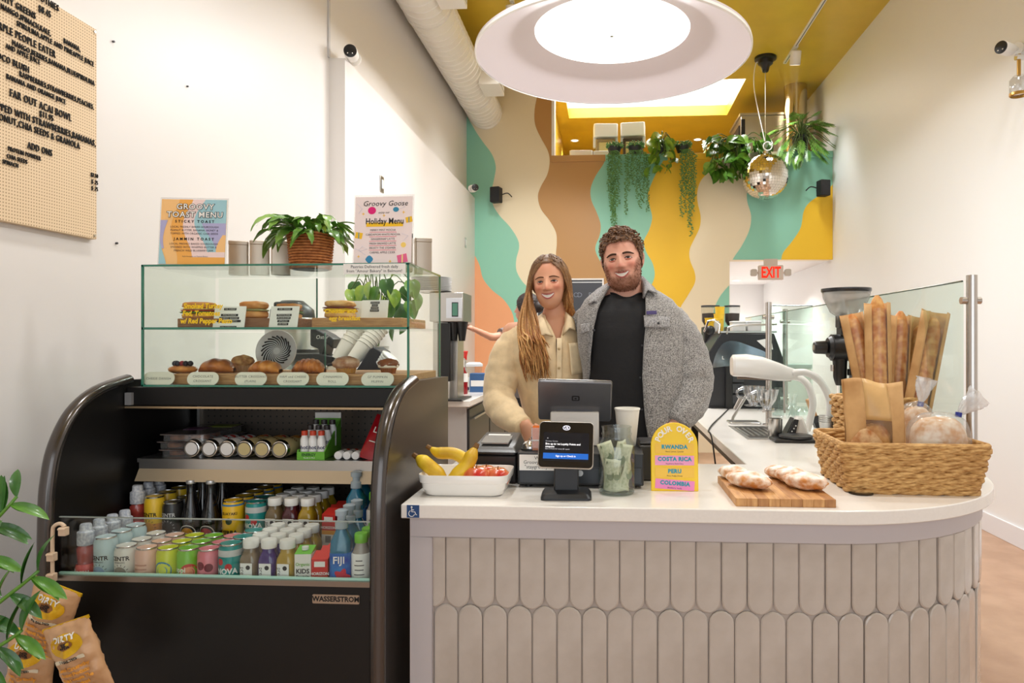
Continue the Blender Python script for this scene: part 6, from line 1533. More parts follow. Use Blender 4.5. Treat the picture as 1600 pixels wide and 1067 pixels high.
# knock box, tamper, steam handles in front of the machine
kb = base_at(1122, 636); kx = thing('steel_canister', 'steel canister with a glass jar on it by the espresso machine', 'canister', kb)
MB().bb(-.032, .032, -.03, .03, 0, .11).build('tin', M_STEEL, kx, bevel=.004); MB().lathe([(.022, .11), (.025, .114), (.025, .16), (.02, .165), (0, .166)], 20).build('jar', m_jg, kx)
MB().tube([(-.03, 0, .12), (.012, 0, .22)], .005, 8).build('whisk_stem', M_STEEL, kx); MB().ell((.015, 0, .228), (.009, .009, .014), 12, 8).build('red_tip', mat('red_plastic', (206, 40, 36), .4), kx)
# things on top of the espresso machine
zt_ = ZT + z_ + .0122
def on_machine(px): return Vector((at_v(px, 533, VE).x, e0.y + .12, zt_))
for i, px in enumerate((1158, 1182)):
    t = thing('white_box', ['white plastic tub on the espresso machine, left of two', 'white plastic tub on the espresso machine, right of two'][i], 'tub', on_machine(px), group='tubs on the espresso machine')
    MB().prism(rrect(.088, .12, .012), 0, .055).build('tub', M_WPLASTIC, t, bevel=.003); MB().prism(rrect(.092, .124, .012), .055, .066).build('lid', mat('tub_lid', (246, 246, 246), .3), t, bevel=.003)
for i, (px, h) in enumerate(((1114, .085), (1131, .115), (1135, .165))):
    p = on_machine(px); p.y += (.02, .09, .14)[i]
    t = thing('yellow_cup', ['yellow cup at the left edge of the espresso machine', 'yellow cup stack beside the white tubs', 'tall yellow cup stack at the back of the espresso machine'][i], 'cup', p, group='yellow cups')
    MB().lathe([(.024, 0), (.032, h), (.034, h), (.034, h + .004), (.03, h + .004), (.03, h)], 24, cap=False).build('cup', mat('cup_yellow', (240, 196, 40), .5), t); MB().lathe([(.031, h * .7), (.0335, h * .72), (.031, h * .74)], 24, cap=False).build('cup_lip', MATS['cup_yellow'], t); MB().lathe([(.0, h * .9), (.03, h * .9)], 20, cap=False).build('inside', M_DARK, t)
p = on_machine(1123); p.y += .05
t = thing('white_cup', 'white cup between the yellow cups on the espresso machine', 'cup', p); MB().lathe([(.02, 0), (.03, .05), (.032, .07), (.03, .07), (.018, .005), (0, .004)], 24, cap=False).build('cup', M_WPLASTIC, t)
# bean hoppers behind
for i, (px, w) in enumerate(((1110, .13), (1144, .11))):
    p = at_v(px, 533, 5.0); t = thing('bean_hopper', ['dark bean grinder with clear hopper behind the man, left', 'bean grinder with clear hopper of dark beans, right'][i], 'grinder', (p.x, p.y, ZT), group='bean grinders')
    zt2 = at_v(px, 480, 5.0).z - ZT; zb2 = at_v(px, 506, 5.0).z - ZT
    MB().bb(-w * .42, w * .42, -.08, .08, 0, zb2 - .02).build('body', M_BLACK, t, bevel=.008)
    MB().lathe([(w * .32, zb2 - .02), (w * .48, zb2 + .02), (w * .5, zt2)], 28, cap=False).build('hopper', m_clearbox, t); MB().lathe([(w * .3, zb2 - .01), (w * .45, zb2 + .02), (w * .46, zt2 - .045), (0, zt2 - .04)], 24).build('beans', mat('coffee_beans', (60, 40, 32), .6, noise=(120, .5), bump=(150, .5)), t); MB().lathe([(w * .51, zt2), (w * .51, zt2 + .012), (0, zt2 + .014)], 28).build('lid', mat('hopper_lid', (60, 62, 66), .2), t)
# clear box on a shelf behind the guard
p = base_at(1232, 626); t = thing('clear_bin', 'large clear plastic bin with white lid behind the guard glass', 'bin', (p.x, 5.1, ZT))
MB().prism(rrect(.24, .2, .02), 0, .24).build('tub', m_clearbox, t); MB().prism(rrect(.25, .21, .02), .24, .27).build('lid', mat('bin_lid', (226, 234, 228), .3), t, bevel=.004)

# ================================================================== left side: back counter, brewer, gear seen through the case
bc = thing('back_cabinet', 'white back cabinet hidden behind the fridge along the left wall', 'cabinet', (-1.45, 3.4, 0))
MB().bb(-.335, .33, -.8, .9, 0, .96).build('body', M_WHITE, bc, bevel=.004); MB().bb(-.335, .35, -.82, .92, .96, 1.0).build('top', m_top, bc, bevel=.003); MB().bb(.33, .336, -.78, .0, .05, .93).build('door', M_WHITE, bc); MB().bb(.33, .336, .02, .88, .05, .93).build('door', M_WHITE, bc)
lc = thing('left_counter', 'white-topped work counter along the left wall under the coffee brewer', 'counter', (-1.34, 6.8, 0))
MB().bb(-.34, .34, -1.8, 1.9, .905, ZT).build('top', m_top, lc, bevel=.003); MB().bb(-.34, .30, -1.74, 1.9, .05, .905).build('body', mat('counter_grey', (176, 172, 170), .5), lc)
for i in range(4):
    y0 = -1.7 + i * .9; d_ = MB().bb(.30, .318, y0, y0 + .86, .1, .88).build('door', mat('dark_door', (58, 56, 56), .35, .4), lc, bevel=.004); MB().tube([(.335, y0 + .1, .80), (.335, y0 + .76, .80)], .008, 8).build('handle', M_STEEL, d_)
# coffee brewer with plates on top
VBr = 5.15
def Bp(px, py=533): return at_v(px, py, VBr)
b0 = Bp(705); cbm = thing('coffee_brewer', 'steel coffee brewer with a small green display left of the people', 'coffee machine', (b0.x, b0.y, ZT))
xl = Bp(676).x - b0.x; xr = Bp(728).x - b0.x; ztop = Bp(700, 458).z - ZT; zmid = Bp(700, 503).z - ZT
MB().bb(xl, xr, -.10, .22, zmid, ztop).build('head', M_STEEL, cbm, bevel=.005)
MB().bb(Bp(702).x - b0.x, Bp(726.5).x - b0.x, -.106, -.098, Bp(0, 498).z - ZT, Bp(0, 467).z - ZT).build('display_panel', mat('brewer_panel', (206, 210, 216), .35), cbm, bevel=.002)
MB().bb(Bp(712).x - b0.x, Bp(720).x - b0.x, -.110, -.105, Bp(0, 494).z - ZT, Bp(0, 475).z - ZT).build('display', mat('display_green', (80, 130, 112), .2), cbm); MB().bb(Bp(711).x - b0.x, Bp(721).x - b0.x, -.108, -.104, Bp(0, 495.5).z - ZT, Bp(0, 473.5).z - ZT).build('display_frame', M_DARK, cbm)
MB().bb(xl, xr - .06, .0, .22, 0, zmid).build('column', M_STEEL, cbm, bevel=.004); MB().bb(Bp(688).x - b0.x, Bp(708).x - b0.x, -.09, .0, .14, zmid - .01).build('recess', M_BLACK, cbm, bevel=.006)
for px in (711, 724): MB().lathe([(.022, zmid - .14), (.04, zmid - .02), (.045, zmid)], 20, (Bp(px).x - b0.x, -.04, 0)).build('filter_basket', M_BLACK, cbm)
MB().bb(xl, xr, -.14, .22, 0, .012).build('drip_base', M_BLACK, cbm); MB().bb(xl, Bp(707).x - b0.x, -.08, .1, .012, .16).build('tank', M_STEEL, cbm, bevel=.004)
for k in range(9):
    pz = ZT + ztop + .001 + k * .0125
    c_ = Bp(674)
    tag(MB().lathe([(.07, 0), (.115, .006), (.150, .011), (.151, .0128), (.115, .0085), (.07, .003), (0, .003)], 40, cap=False).build('plate', M_WPLASTIC, loc=(c_.x, c_.y, pz)), 'white plate in the stack on the coffee brewer, %s from the bottom' % ['first', 'second', 'third', 'fourth', 'fifth', 'sixth', 'seventh', 'eighth', 'ninth'][k], 'plate', 'plates on the brewer')
# tap with red handle, clear pitcher, portafilter tamper
q = on_z(727, 606, ZT); tp = thing('water_tap', 'chrome tap with red handle next to the coffee brewer', 'tap', (q.x, q.y, ZT))
MB().tube([(0, 0, 0), (0, 0, .26)], .012, 10).build('stem', M_STEEL, tp); MB().tube([(0, 0, .25), (0, -.05, .27), (0, -.06, .21)], .010, 10).build('spout', M_STEEL, tp); MB().tube([(0, 0, .26), (0, -.005, .30), (0, -.01, .34)], [.014, .018, .028], 12).build('handle', mat('red_plastic', (206, 40, 36), .4), tp)
q = on_z(741, 611, ZT); pt = thing('clear_pitcher', 'clear plastic pitcher with a lid on the left counter', 'pitcher', (q.x, q.y, ZT))
MB().lathe([(.055, 0), (.058, .004), (.066, .2), (.07, .22)], 28, cap=False).build('jug', m_clearbox, pt); MB().lathe([(.074, .215), (.074, .235), (.05, .25), (0, .252)], 28).build('lid', mat('pitcher_lid', (226, 228, 228), .3), pt); MB().lathe([(.05, .004), (.054, .12), (0, .12)], 24).build('contents', mat('ice_white', (226, 228, 230), .4, bump=(60, .5)), pt)
q = on_z(718, 614, ZT); tm_ = thing('tamper', 'black coffee tamper with chrome knob on a low stand', 'tamper', (q.x, q.y, ZT))
MB().bb(-.075, .075, -.04, .04, .02, .05).build('stand', M_BLACK, tm_, bevel=.006); MB().bb(-.02, .02, -.03, .03, 0, .02).build('foot', M_BLACK, tm_); MB().lathe([(.022, .05), (.012, .08), (.01, .1), (.018, .115), (.02, .13), (.012, .14), (0, .142)], 20).build('handle', M_CHROME, tm_)
q = on_z(770, 605, ZT); t = thing('blue_carton', 'blue box behind the cream sleeve on the left counter', 'box', (q.x, 5.9, ZT)); MB().bb(-.09, .09, -.05, .05, 0, .16).build('box', mat('carton_blue', (60, 100, 150), .6), t, bevel=.003); MB().bb(-.08, .08, -.052, -.05, .05, .1).build('label', M_PAPER, t)
q = on_z(762, 600, ZT); t = thing('syrup_bottle', 'red syrup bottle with white pump by the blue box', 'bottle', (q.x + .03, 5.65, ZT)); MB().lathe([(.035, 0), (.037, .004), (.037, .16), (.014, .2), (.014, .22)], 20).build('body', mat('syrup_red', (140, 24, 30), .15), t); MB().lathe([(.038, .1), (.038, .17)], 20, cap=False).build('label', M_PAPER, t); MB().tube([(0, 0, .22), (0, 0, .27), (-.03, 0, .29)], .008, 8).build('pump', M_WPLASTIC, t)
# --- seen through the pastry case
CB = 1.0
def bcp(px, v): p = at_v(px, 533, v); return Vector((p.x, p.y, CB))
p = bcp(457, 3.15); ap = thing('steel_urn', 'round steel urn with black lid seen through the pastry case', 'urn', p)
rU = 40 / FPX * 3.15; zU = lambda py: at_v(457, py, 3.15).z - CB
MB().lathe([(rU, 0), (rU, zU(500)), (rU * .96, zU(497))], 40).build('drum', M_STEEL, ap); MB().lathe([(rU * .98, zU(562)), (rU * 1.03, zU(560)), (rU * 1.03, zU(546)), (rU * .98, zU(545))], 40, cap=False).build('band', M_BLACK, ap); MB().lathe([(rU * .85, zU(497)), (rU * .8, zU(484)), (rU * .4, zU(470)), (0, zU(469))], 36).build('lid', M_BLACK, ap)
MB().bb(-.02, .09, -rU - .03, -rU + .02, zU(492), zU(474)).build('lid_handle', M_BLACK, ap, bevel=.01)
p = bcp(510, 2.95); os_ = thing('bar_blender', 'black bar machine with pouring spout seen through the case', 'blender', p)
zO = lambda py: at_v(510, py, 2.95).z - CB
MB().bb(-.045, .03, -.06, .06, 0, zO(570)).build('base', M_STEEL, os_, bevel=.006)
MB().prismy([(-.05, zO(515)), (-.03, zO(513)), (.02, zO(522)), (.05, zO(530)), (.045, zO(545)), (.02, zO(536)), (.005, zO(556)), (-.01, zO(556)), (-.015, zO(545)), (-.05, zO(540))], -.05, .05).build('head', M_BLACK, os_, bevel=.006)
MB().prismy([(-.15, zO(562)), (-.15, zO(552)), (-.02, zO(552)), (.05, zO(556)), (.05, zO(566)), (.02, zO(570)), (-.03, zO(566))], -.06, .06).build('tray', M_BLACK, os_, bevel=.005)
text('Oster', M_PAPER, os_, (.005, -.058, zO(527)), .022, shear=.2)
# slanted cup stacks
def cup_stack(pxa, pya, pxb, pyb, v, nc, who):
    a = at_v(pxa, pya, v); b = at_v(pxb, pyb, v + .05); d = (b - a); st = d / nc; q = d.normalized().to_track_quat('Z', 'Y')
    me = MB().lathe([(.026, 0), (.036, .085), (.0385, .086), (.0385, .09), (.035, .09), (.025, .004), (0, .004)], 24, cap=False).mesh('paper_cup_slanted'); me.materials.append(mat('cup_paper', (242, 238, 228), .6))
    for k in range(nc):
        o = put('stacked_cup', me, None, a + st * k); o.rotation_mode = 'QUATERNION'; o.rotation_quaternion = q
        tag(o, 'white paper cup in the %s slanted stack, %s from the bottom' % (who, ['first', 'second', 'third', 'fourth', 'fifth', 'sixth', 'seventh', 'eighth'][k]), 'cup', 'slanted stacks of paper cups')
cup_stack(527, 563, 556, 520, 2.9, 7, 'left'); cup_stack(549, 566, 577, 532, 2.82, 7, 'right')
p = at_v(575, 575, 2.80); rk = thing('lid_rack', 'dark slanted rack of cup lids behind the muffins', 'rack', Vector((p.x, p.y, CB)))
z0_ = p.z - CB
MB().prismy([(-.07, 0), (.09, 0), (.09, z0_ - .02), (.06, z0_ + .065), (.03, z0_ + .085), (.012, z0_ + .075), (-.04, z0_ - .005), (-.07, z0_ - .01)], -.02, .10).build('rack_body', mat('rack_dark', (40, 42, 52), .3), rk, bevel=.004)
for k in range(5): MB().lathe([(.036, 0), (.04, .003), (.04, .007), (.03, .012), (0, .012)], 24, M=Matrix.Translation((.075 + k * .006, -.03, z0_ + .0 + k * .010)) @ Matrix.Rotation(R(40), 4, 'Y')).build('cup_lid', M_WPLASTIC, rk)

# ================================================================== blackboard behind the people
xa = on_y(838, 500, YB - .03).x; xb = on_y(943.5, 500, YB - .03).x; za = on_y(900, 435, YB - .03).z; zb = za - .75
bbd = thing('blackboard', 'dark framed board on the mural between the two people', 'blackboard', ((xa + xb) / 2, YB - .006, zb)); w = (xb - xa) / 2; h = za - zb
MB().bb(-w + .02, w - .02, -.02, 0, .02, h - .02).build('slate', mat('slate_grey', (66, 70, 78), .4), bbd)
for a in ((-w, w, -.03, 0, h - .02, h), (-w, w, -.03, 0, 0, .02), (-w, -w + .02, -.03, 0, .02, h - .02), (w - .02, w, -.03, 0, .02, h - .02)): MB().bb(*a).build('frame_bar', M_WHITE, bbd)
MB().bb(-w + .02, w - .02, -.024, -.018, h - .055, h - .042).build('top_strip', M_STEEL, bbd)
for ch, px in (('O', 900), ('D', 906), ('P', 922)): text(ch, mat('chalk_letter', (130, 136, 150), .6), bbd, (on_y(px, 461, YB - .03).x - (xa + xb) / 2, -.021, on_y(px, 461, YB - .03).z - zb), .085)
# ================================================================== people
def smst(a, b, x):
    t = min(1, max(0, (x - a) / (b - a))); return t * t * (3 - 2 * t)
def gs(x, z, cx, cz, sx, sz): return math.exp(-((x - cx) / sx) ** 2 - ((z - cz) / sz) ** 2)
def ell_hit(d, c, r):
    """distance from the origin (inside) along d to an ellipsoid"""
    A = sum((d[i] / r[i]) ** 2 for i in range(3)); B = -2 * sum(d[i] * c[i] / r[i] ** 2 for i in range(3)); C = sum((c[i] / r[i]) ** 2 for i in range(3)) - 1
    D_ = B * B - 4 * A * C
    return 0 if D_ < 0 else (-B + math.sqrt(D_)) / (2 * A)
def head_surface(male, n=112, m=88):
    jw = 1.0 if male else .90
    E = [((0, .020, .030), (.079, .097, .095)), ((0, -.026, -.026), (.070 * jw, .066, .090 if male else .086)), ((0, -.030, -.066), (.061 if male else .047, .056, .054 if male else .047))]
    pts = []
    for k in range(m + 1):
        ph = math.pi * k / m
        for i in range(n):
            th = 2 * math.pi * i / n
            d = (math.sin(ph) * math.cos(th), math.sin(ph) * math.sin(th), math.cos(ph))
            hs = [ell_hit(d, c, r) for c, r in E]; mx = max(hs)
            r = mx + math.log(sum(math.exp(140 * (h - mx)) for h in hs)) / 140
            x, y, z = d[0] * r, d[1] * r, d[2] * r
            if y < .01:
                f = smst(.01, -.03, y); ax = abs(x)
                t = smst(.022, -.024, z) * smst(-.041, -.030, z)
                dy = -(.005 + .025 * t) * math.exp(-(x / (.0072 + .0052 * t)) ** 2) * smst(.028, .010, z) * smst(-.041, -.030, z)
                dy -= .0090 * gs(ax, z, .0125, -.028, .0060, .0062)
                dy += .0060 * gs(ax, z, .0065, -.0365, .0040, .0030)
                dy += .0075 * gs(ax, z, .031, .006, .015, .010)
                dy -= .0045 * gs(ax, z, .028, .022, .020, .007) * (1 if male else .5)
                dy -= .0075 * gs(ax, z, .043, -.020, .018, .015)
                dy -= .0050 * gs(ax, z, .0, -.058, .028, .018)
                dy += .0075 * math.exp(-(x / .024) ** 4 - ((z - (-.0575 + .008 * (x / .026) ** 2)) / .0065) ** 2)
                dy -= .0060 * gs(ax, z, 0, -.098, .018, .013)
                dy += .003 * gs(ax, z, .034, -.046, .006, .014)
                y += dy * f
            pts.append(Vector((x, y, z)))
    faces = []
    for k in range(m):
        for i in range(n):
            j = (i + 1) % n; faces.append((k * n + i, (k + 1) * n + i, (k + 1) * n + j, k * n + j))
    return pts, faces
def skin_body(mb, J, male, rv):
    """hidden body under the clothes: tapered limbs joined at the joints"""
    def cap(a, b, ra, rb): mb.tube([a, a.lerp(b, .5), b], [ra, (ra + rb) / 2, rb], 12); mb.ell(a, ra, 12, 8); mb.ell(b, rb, 12, 8)
    k = 1.0 if male else .86
    cap(J['chest'], J['belly'], .115 * k, .11 * k); cap(J['belly'], J['pelvis'], .11 * k, .12 * k)
    cap(J['shL'], J['shR'], .055 * k, .055 * k); cap(J['neck'], J['chest'], .05 * k, .07 * k)
    for s in 'LR':
        cap(J['sh' + s], J['el' + s], .048 * k, .040 * k); cap(J['el' + s], J['wr' + s], .038 * k, .026 * k)
        cap(J['hip' + s], J['kn' + s], .085 * k, .058 * k); cap(J['kn' + s], J['an' + s], .052 * k, .036 * k)
        cap(J['an' + s], J['an' + s] + Vector((0, -.14, -.045)), .036 * k, .028 * k)
def remesh(mb, voxel):
    me = mb.mesh('t', False); o = bpy.data.objects.new('t', me); COL.objects.link(o)
    q = o.modifiers.new('r', 'REMESH'); q.mode = 'VOXEL'; q.voxel_size = voxel
    s_ = o.modifiers.new('s', 'SMOOTH'); s_.iterations = 4
    dg = bpy.context.evaluated_depsgraph_get(); out_ = bpy.data.meshes.new_from_object(o.evaluated_get(dg))
    vs = [tuple(v.co) for v in out_.vertices]; fs = [tuple(p.vertices) for p in out_.polygons]
    bpy.data.objects.remove(o); bpy.data.meshes.remove(out_); return vs, fs
def hand(mb, wrist, dirv, nrm, k=1.0, curl=.5, thumb=1):
    """palm plus five separate fingers; dirv to the fingertips, nrm out of the back of the hand"""
    d = dirv.normalized(); n = (nrm - d * nrm.dot(d)).normalized(); s = d.cross(n) * thumb
    M = Matrix((s, n, d)).transposed().to_4x4(); M.translation = wrist
    P = []
    for t, w, h in ((-.02, .026, .021), (.0, .027, .019), (.02, .034, .017), (.05, .040, .015), (.08, .041, .013), (.092, .036, .009)):
        P.append([(math.cos(a) * w * k, math.sin(a) * h * k, t * k) for a in [2 * math.pi * j / 16 for j in range(16)]])
    g = MB().grid(P, close_u=True); g.f.append(tuple(reversed(range(16)))); g.f.append(tuple(80 + i for i in range(16))); mb.add(g.v, g.f, M)
    for i, (x, L) in enumerate(((.029, .072), (.010, .080), (-.010, .075), (-.028, .058))):
        pts = [Vector((x, 0, .078)) * k]; a = .15
        for sgm in (.45, .32, .26):
            a += curl * (.5 + .12 * i); pts.append(pts[-1] + Vector((x * .04, -math.sin(a), math.cos(a))) * L * sgm * k)
        mb.tube(spline(pts, 3), [r * k for r in (.0095, .0095, .009, .009, .0088, .0085, .008, .0078, .0066, .004)], 8, M=M)
    pts = [Vector((.028, -.004, .016)) * k, Vector((.046, -.012, .042)) * k, Vector((.052, -.022, .064)) * k, Vector((.050, -.030, .086)) * k]
    mb.tube(spline(pts, 3), [r * k for r in (.013, .013, .012, .0115, .011, .0105, .0098, .009, .0075, .0045)], 8, M=M)
def ring_loft(rows, n=40, ex=2.4, gap=None, dip=0, wr=0, seed=0, dipw=.6, zoff=None):
    """rows: (py, px_left, px_right, half depth, v). gap: rows of (px_left, px_right) front opening"""
    P = []
    # densify rows
    R_ = []
    for i in range(len(rows) - 1):
        for k in range(4): R_.append((rows[i], rows[i + 1], k / 4, i))
    R_.append((rows[-1], rows[-1], 0, len(rows) - 1))
    for r0, r1, t, i in R_:
        py, pl, pr, b, v = [lerp(a_, b_, t) for a_, b_ in zip(r0[:5], r1[:5])]
        c = at_v((pl + pr) / 2, py, v); a = (pr - pl) / 2 / FPX * v
        if gap:
            g0 = gap[i]; g1 = gap[min(i + 1, len(gap) - 1)]; gl = lerp(g0[0], g1[0], t); gr = lerp(g0[1], g1[1], t); mid = (pl + pr) / 2; hw = (pr - pl) / 2
            cr = max(-.98, min(.98, (gr - mid) / hw)); cl = max(-.98, min(.98, (gl - mid) / hw))
            ar = -math.acos(math.copysign(abs(cr) ** (ex / 2), cr)); al = 2 * math.pi - math.acos(math.copysign(abs(cl) ** (ex / 2), cl))
            angs = [lerp(ar, al, j / n) for j in range(n + 1)]
        else: angs = [2 * math.pi * j / n for j in range(n)]
        row = []
        for q in angs:
            cq, sq_ = math.cos(q), math.sin(q)
            x = math.copysign(abs(cq) ** (2 / ex), cq) * a; y = math.copysign(abs(sq_) ** (2 / ex), sq_) * b
            p = c + Vector((CS * x - SN * y, SN * x + CS * y, 0))
            if dip:
                dd = math.exp(-((math.atan2(math.sin(q + math.pi / 2), math.cos(q + math.pi / 2))) / dipw) ** 2); fac = max(0, 1 - (len(P) / 8.0)); p.z -= dip * dd * fac
            if wr:
                nn = Vector((cq, sq_, 0)); w = mnoise.noise(Vector((p.x * 9, p.y * 9, p.z * 5)) + Vector((seed, 0, 0))) + .5 * mnoise.noise(Vector((p.x * 20, p.y * 20, p.z * 14)) + Vector((seed, 3, 0)))
                p += nn * (w * wr)
            row.append(p)
        P.append(row)
    return P
def sleeve(mb, pts, n=22, wr=.006, seed=0, folds=0.0):
    """pts: (px, py, v, radius px)"""
    C = [at_v(px, py, v) for px, py, v, r in pts]; rad = [r / FPX * v for px, py, v, r in pts]
    cc = spline(C, 7); rr = [v.x for v in spline([(r, 0, 0) for r in rad], 7)]
    o = len(mb.v); mb.tube(cc, rr, n)
    for i in range(o, len(mb.v)):
        p = Vector(mb.v[i]); ring = (i - o) // n; c = cc[min(ring, len(cc) - 1)]; d = (p - c)
        if d.length < 1e-6: continue
        w = mnoise.noise(Vector((p.x * 11 + seed, p.y * 11, p.z * 16))) + .6 * mnoise.noise(Vector((p.x * 24 + seed, p.y * 24, p.z * 40)))
        mb.v[i] = tuple(p + d.normalized() * (w * wr + folds * math.sin(ring * 1.7 + 2.2 * math.atan2(d.z, d.x))))
def person_head(body, H, rot, scale, male, skin, blush, parent, opts):
    pts, faces = head_surface(male)
    M = Matrix.Translation(H) @ rot.to_matrix().to_4x4() @ Matrix.Scale(scale, 4)
    cols = []
    sk = Vector(lin(skin)[:3]); bl_ = Vector(lin(blush)[:3]); be = Vector(lin(opts.get('beard', skin))[:3])
    out_ = []
    for p in pts:
        x, y, z = p; ax = abs(x)
        c = sk.copy(); q = p.copy()
        if y < .02:
            c = c.lerp(bl_, min(1, .75 * gs(ax, z, .042, -.022, .022, .016) + .6 * gs(ax, z, 0, -.024, .013, .011) + .25 * gs(ax, z, 0, .07, .05, .03)))
        if male:
            edge = -.036 - .022 * smst(.012, .030, ax) + .062 * smst(.036, .066, ax)
            nz = .006 * mnoise.noise(p * 120)
            mb_ = smst(edge + .004, edge - .008, z + nz) * smst(.035, .02, y)
            mb_ *= 1 - .95 * math.exp(-(x / .026) ** 4 - ((z + .0585) / .0105) ** 2)
            mb_ *= 1 - .75 * gs(ax, z, .038, -.052, .012, .014)
            mb_ *= smst(-.128, -.112, z)
            mb_ = max(mb_, .95 * math.exp(-(x / .030) ** 4 - ((z - (-.0435 - .004 * (x / .03) ** 2)) / .0052) ** 2)) if y < 0 else mb_
            if mb_ > .02:
                c = c.lerp(be, .86 * mb_ * (.8 + .5 * mnoise.noise(p * 200))); q = p + p.normalized() * (mb_ * (.0028 + .0022 * mnoise.noise(p * 260)))
        if y < 0:
            lipm = math.exp(-(x / .027) ** 6 - ((z - (-.0575 + .008 * (x / .026) ** 2)) / .0115) ** 4)
            c = c.lerp(Vector(lin((178, 92, 84))[:3]), .75 * lipm)
        out_.append(tuple(M @ q)); cols.append((c.x, c.y, c.z, 1))
    o = len(body.v); body.v += out_; body.c += cols; body.f += [tuple(i + o for i in f) for f in faces]
    for s in (-1, 1):   # ears
        body.cur = tuple(sk.lerp(bl_, .6)) + (1,)
        Me = M @ Matrix.Translation((s * .077, .012, -.004)) @ Euler((R(-8), R(s * 12), R(s * -22))).to_matrix().to_4x4()
        body.ell((0, 0, 0), (.010, .019, .031), 16, 12, M=Me, fn=lambda d: 1 - .25 * max(0, -d.y * .2 + d.x * s) * (1 - abs(d.z)))
    def fy(x, z):
        best = 9; yv = -.08
        for p in pts:
            if p.y < 0:
                e = (p.x - x) ** 2 + (p.z - z) ** 2
                if e < best: best = e; yv = p.y
        return yv
    def loc(o): o.matrix_parent_inverse = Matrix.Translation(parent.location).inverted(); return o
    # mouth: teeth between the lips
    wm = .0255 if male else .0262
    P = []
    for k in range(4):
        P.append([M @ (lambda z_: Vector((x, fy(x, z_) - .0022, z_)))(lerp(-.0520 + .0050 * (x / wm) ** 2, -.0665 + .0155 * abs(x / wm) ** 2.6, k / 3)) for x in [lerp(-wm, wm, i / 12) for i in range(13)]])
    loc(MB().grid(P).build('teeth', mat('teeth', (246, 240, 228), .25, emit=0.0), parent, angle=180))
    lip = mat('lips_%d' % male, (176, 92, 84) if male else (186, 96, 92), .4)
    for zz, cv, r in ((-.0508, .0050, .0026), (-.0690, .0170, .0036)):
        c = [M @ Vector((x, fy(x, zz + cv * (x / wm) ** 2) - .0018, zz + cv * (x / wm) ** 2)) for x in [lerp(-wm * 1.08, wm * 1.08, i / 14) for i in range(15)]]
        loc(MB().tube(c, [r * scale * (.35 + .65 * math.sin(math.pi * i / 14)) for i in range(15)], 8).build('lip', lip, parent, angle=180))
    # eyes
    for s in (-1, 1):
        ex, ez = s * .0310, .0040; y0 = fy(ex, ez)
        eye = loc(MB().ell((0, 0, 0), (.0125, .006, .0031), 20, 12, M=M @ Matrix.Translation((ex, y0 - .0012, ez)) @ Euler((0, 0, R(s * 14))).to_matrix().to_4x4()).build('eye', mat('eye_white', (226, 216, 208), .15), parent, angle=180))
        i_ = MB().ell((0, 0, 0), (.0064, .0035, .0033), 16, 10, M=M @ Matrix.Translation((ex + opts.get('gaze', 0), y0 - .0052, ez + .0004))).build('iris', mat('iris_dark', (40, 28, 22), .1, coat=.8), eye, angle=180)
        lid = [M @ Vector((ex + s * t, fy(ex + s * t, ez + .004) - .0046 + .003 * abs(t / .015) ** 2, ez + .0046 - .0050 * (t / .0145) ** 2 - .0008 * (t / .0145))) for t in [lerp(-.0145, .0155, i / 10) for i in range(11)]]
        loc(MB().tube(lid, [.0025 * (.4 + .6 * math.sin(math.pi * i / 10)) for i in range(11)], 6).build('upper_lashes', mat('lash_brown', (50, 30, 22), .6), parent, angle=180))
        low = [M @ Vector((ex + s * t, fy(ex + s * t, ez - .006) - .0022, ez - .0052 + .0035 * (t / .0145) ** 2)) for t in [lerp(-.013, .014, i / 8) for i in range(9)]]
        loc(MB().tube(low, [.0019 * (.3 + .7 * math.sin(math.pi * i / 8)) for i in range(9)], 6).build('lower_lid', mat('lid_skin_%d' % male, blush, .5), parent, angle=180))
        bz = .0205 if male else .0220
        br = [M @ Vector((ex + s * t, fy(ex + s * t, bz) - .0025, bz + .0045 * math.sin((t + .02) / .042 * math.pi) - .002 * (t / .02))) for t in [lerp(-.019, .0225, i / 10) for i in range(11)]]
        th_ = .0048 if male else .0032
        loc(MB().tube(br, [th_ * (.45 + .55 * math.sin(math.pi * min(1, .25 + i / 13))) for i in range(11)], 6, flat=.6).build('eyebrow', mat('brow_%d' % male, opts['brow'], .8), parent, angle=180))
    return M, pts, faces
def joints(Hc, sh, el, wr, pel, spread=.1):
    J = {'neck': Hc + Vector((0, .03, -.15)), 'chest': (sh[0] + sh[1]) / 2 + Vector((0, 0, -.12)), 'pelvis': pel, 'belly': ((sh[0] + sh[1]) / 2 + pel) / 2 + Vector((0, 0, -.04)), 'shL': sh[0], 'shR': sh[1], 'elL': el[0], 'elR': el[1], 'wrL': wr[0], 'wrR': wr[1]}
    for s, k in (('L', -1), ('R', 1)):
        J['hip' + s] = pel + Vector((k * spread, 0, -.06)); J['kn' + s] = Vector((pel.x + k * spread, pel.y - .01, pel.z * .54)); J['an' + s] = Vector((pel.x + k * (spread + .01), pel.y + .02, .075))
    return J
def trousers(J, k, m, parent):
    mb = MB()
    for s in 'LR': mb.tube([J['hip' + s] + Vector((0, 0, .06)), J['kn' + s], J['an' + s] + Vector((0, 0, .02))], [.105 * k, .078 * k, .062 * k], 18)
    mb.ell(J['pelvis'], (.175 * k, .13 * k, .12 * k), 20, 12)
    o = mb.build('trousers', m, parent); o.matrix_parent_inverse = Matrix.Translation(parent.location).inverted()
    for s in 'LR':
        a = J['an' + s]; q = MB().ell((a.x, a.y - .06, .042), (.046 * k, .135 * k, .042), 20, 12).build('shoe', M_BLACK, parent); q.matrix_parent_inverse = Matrix.Translation(parent.location).inverted()
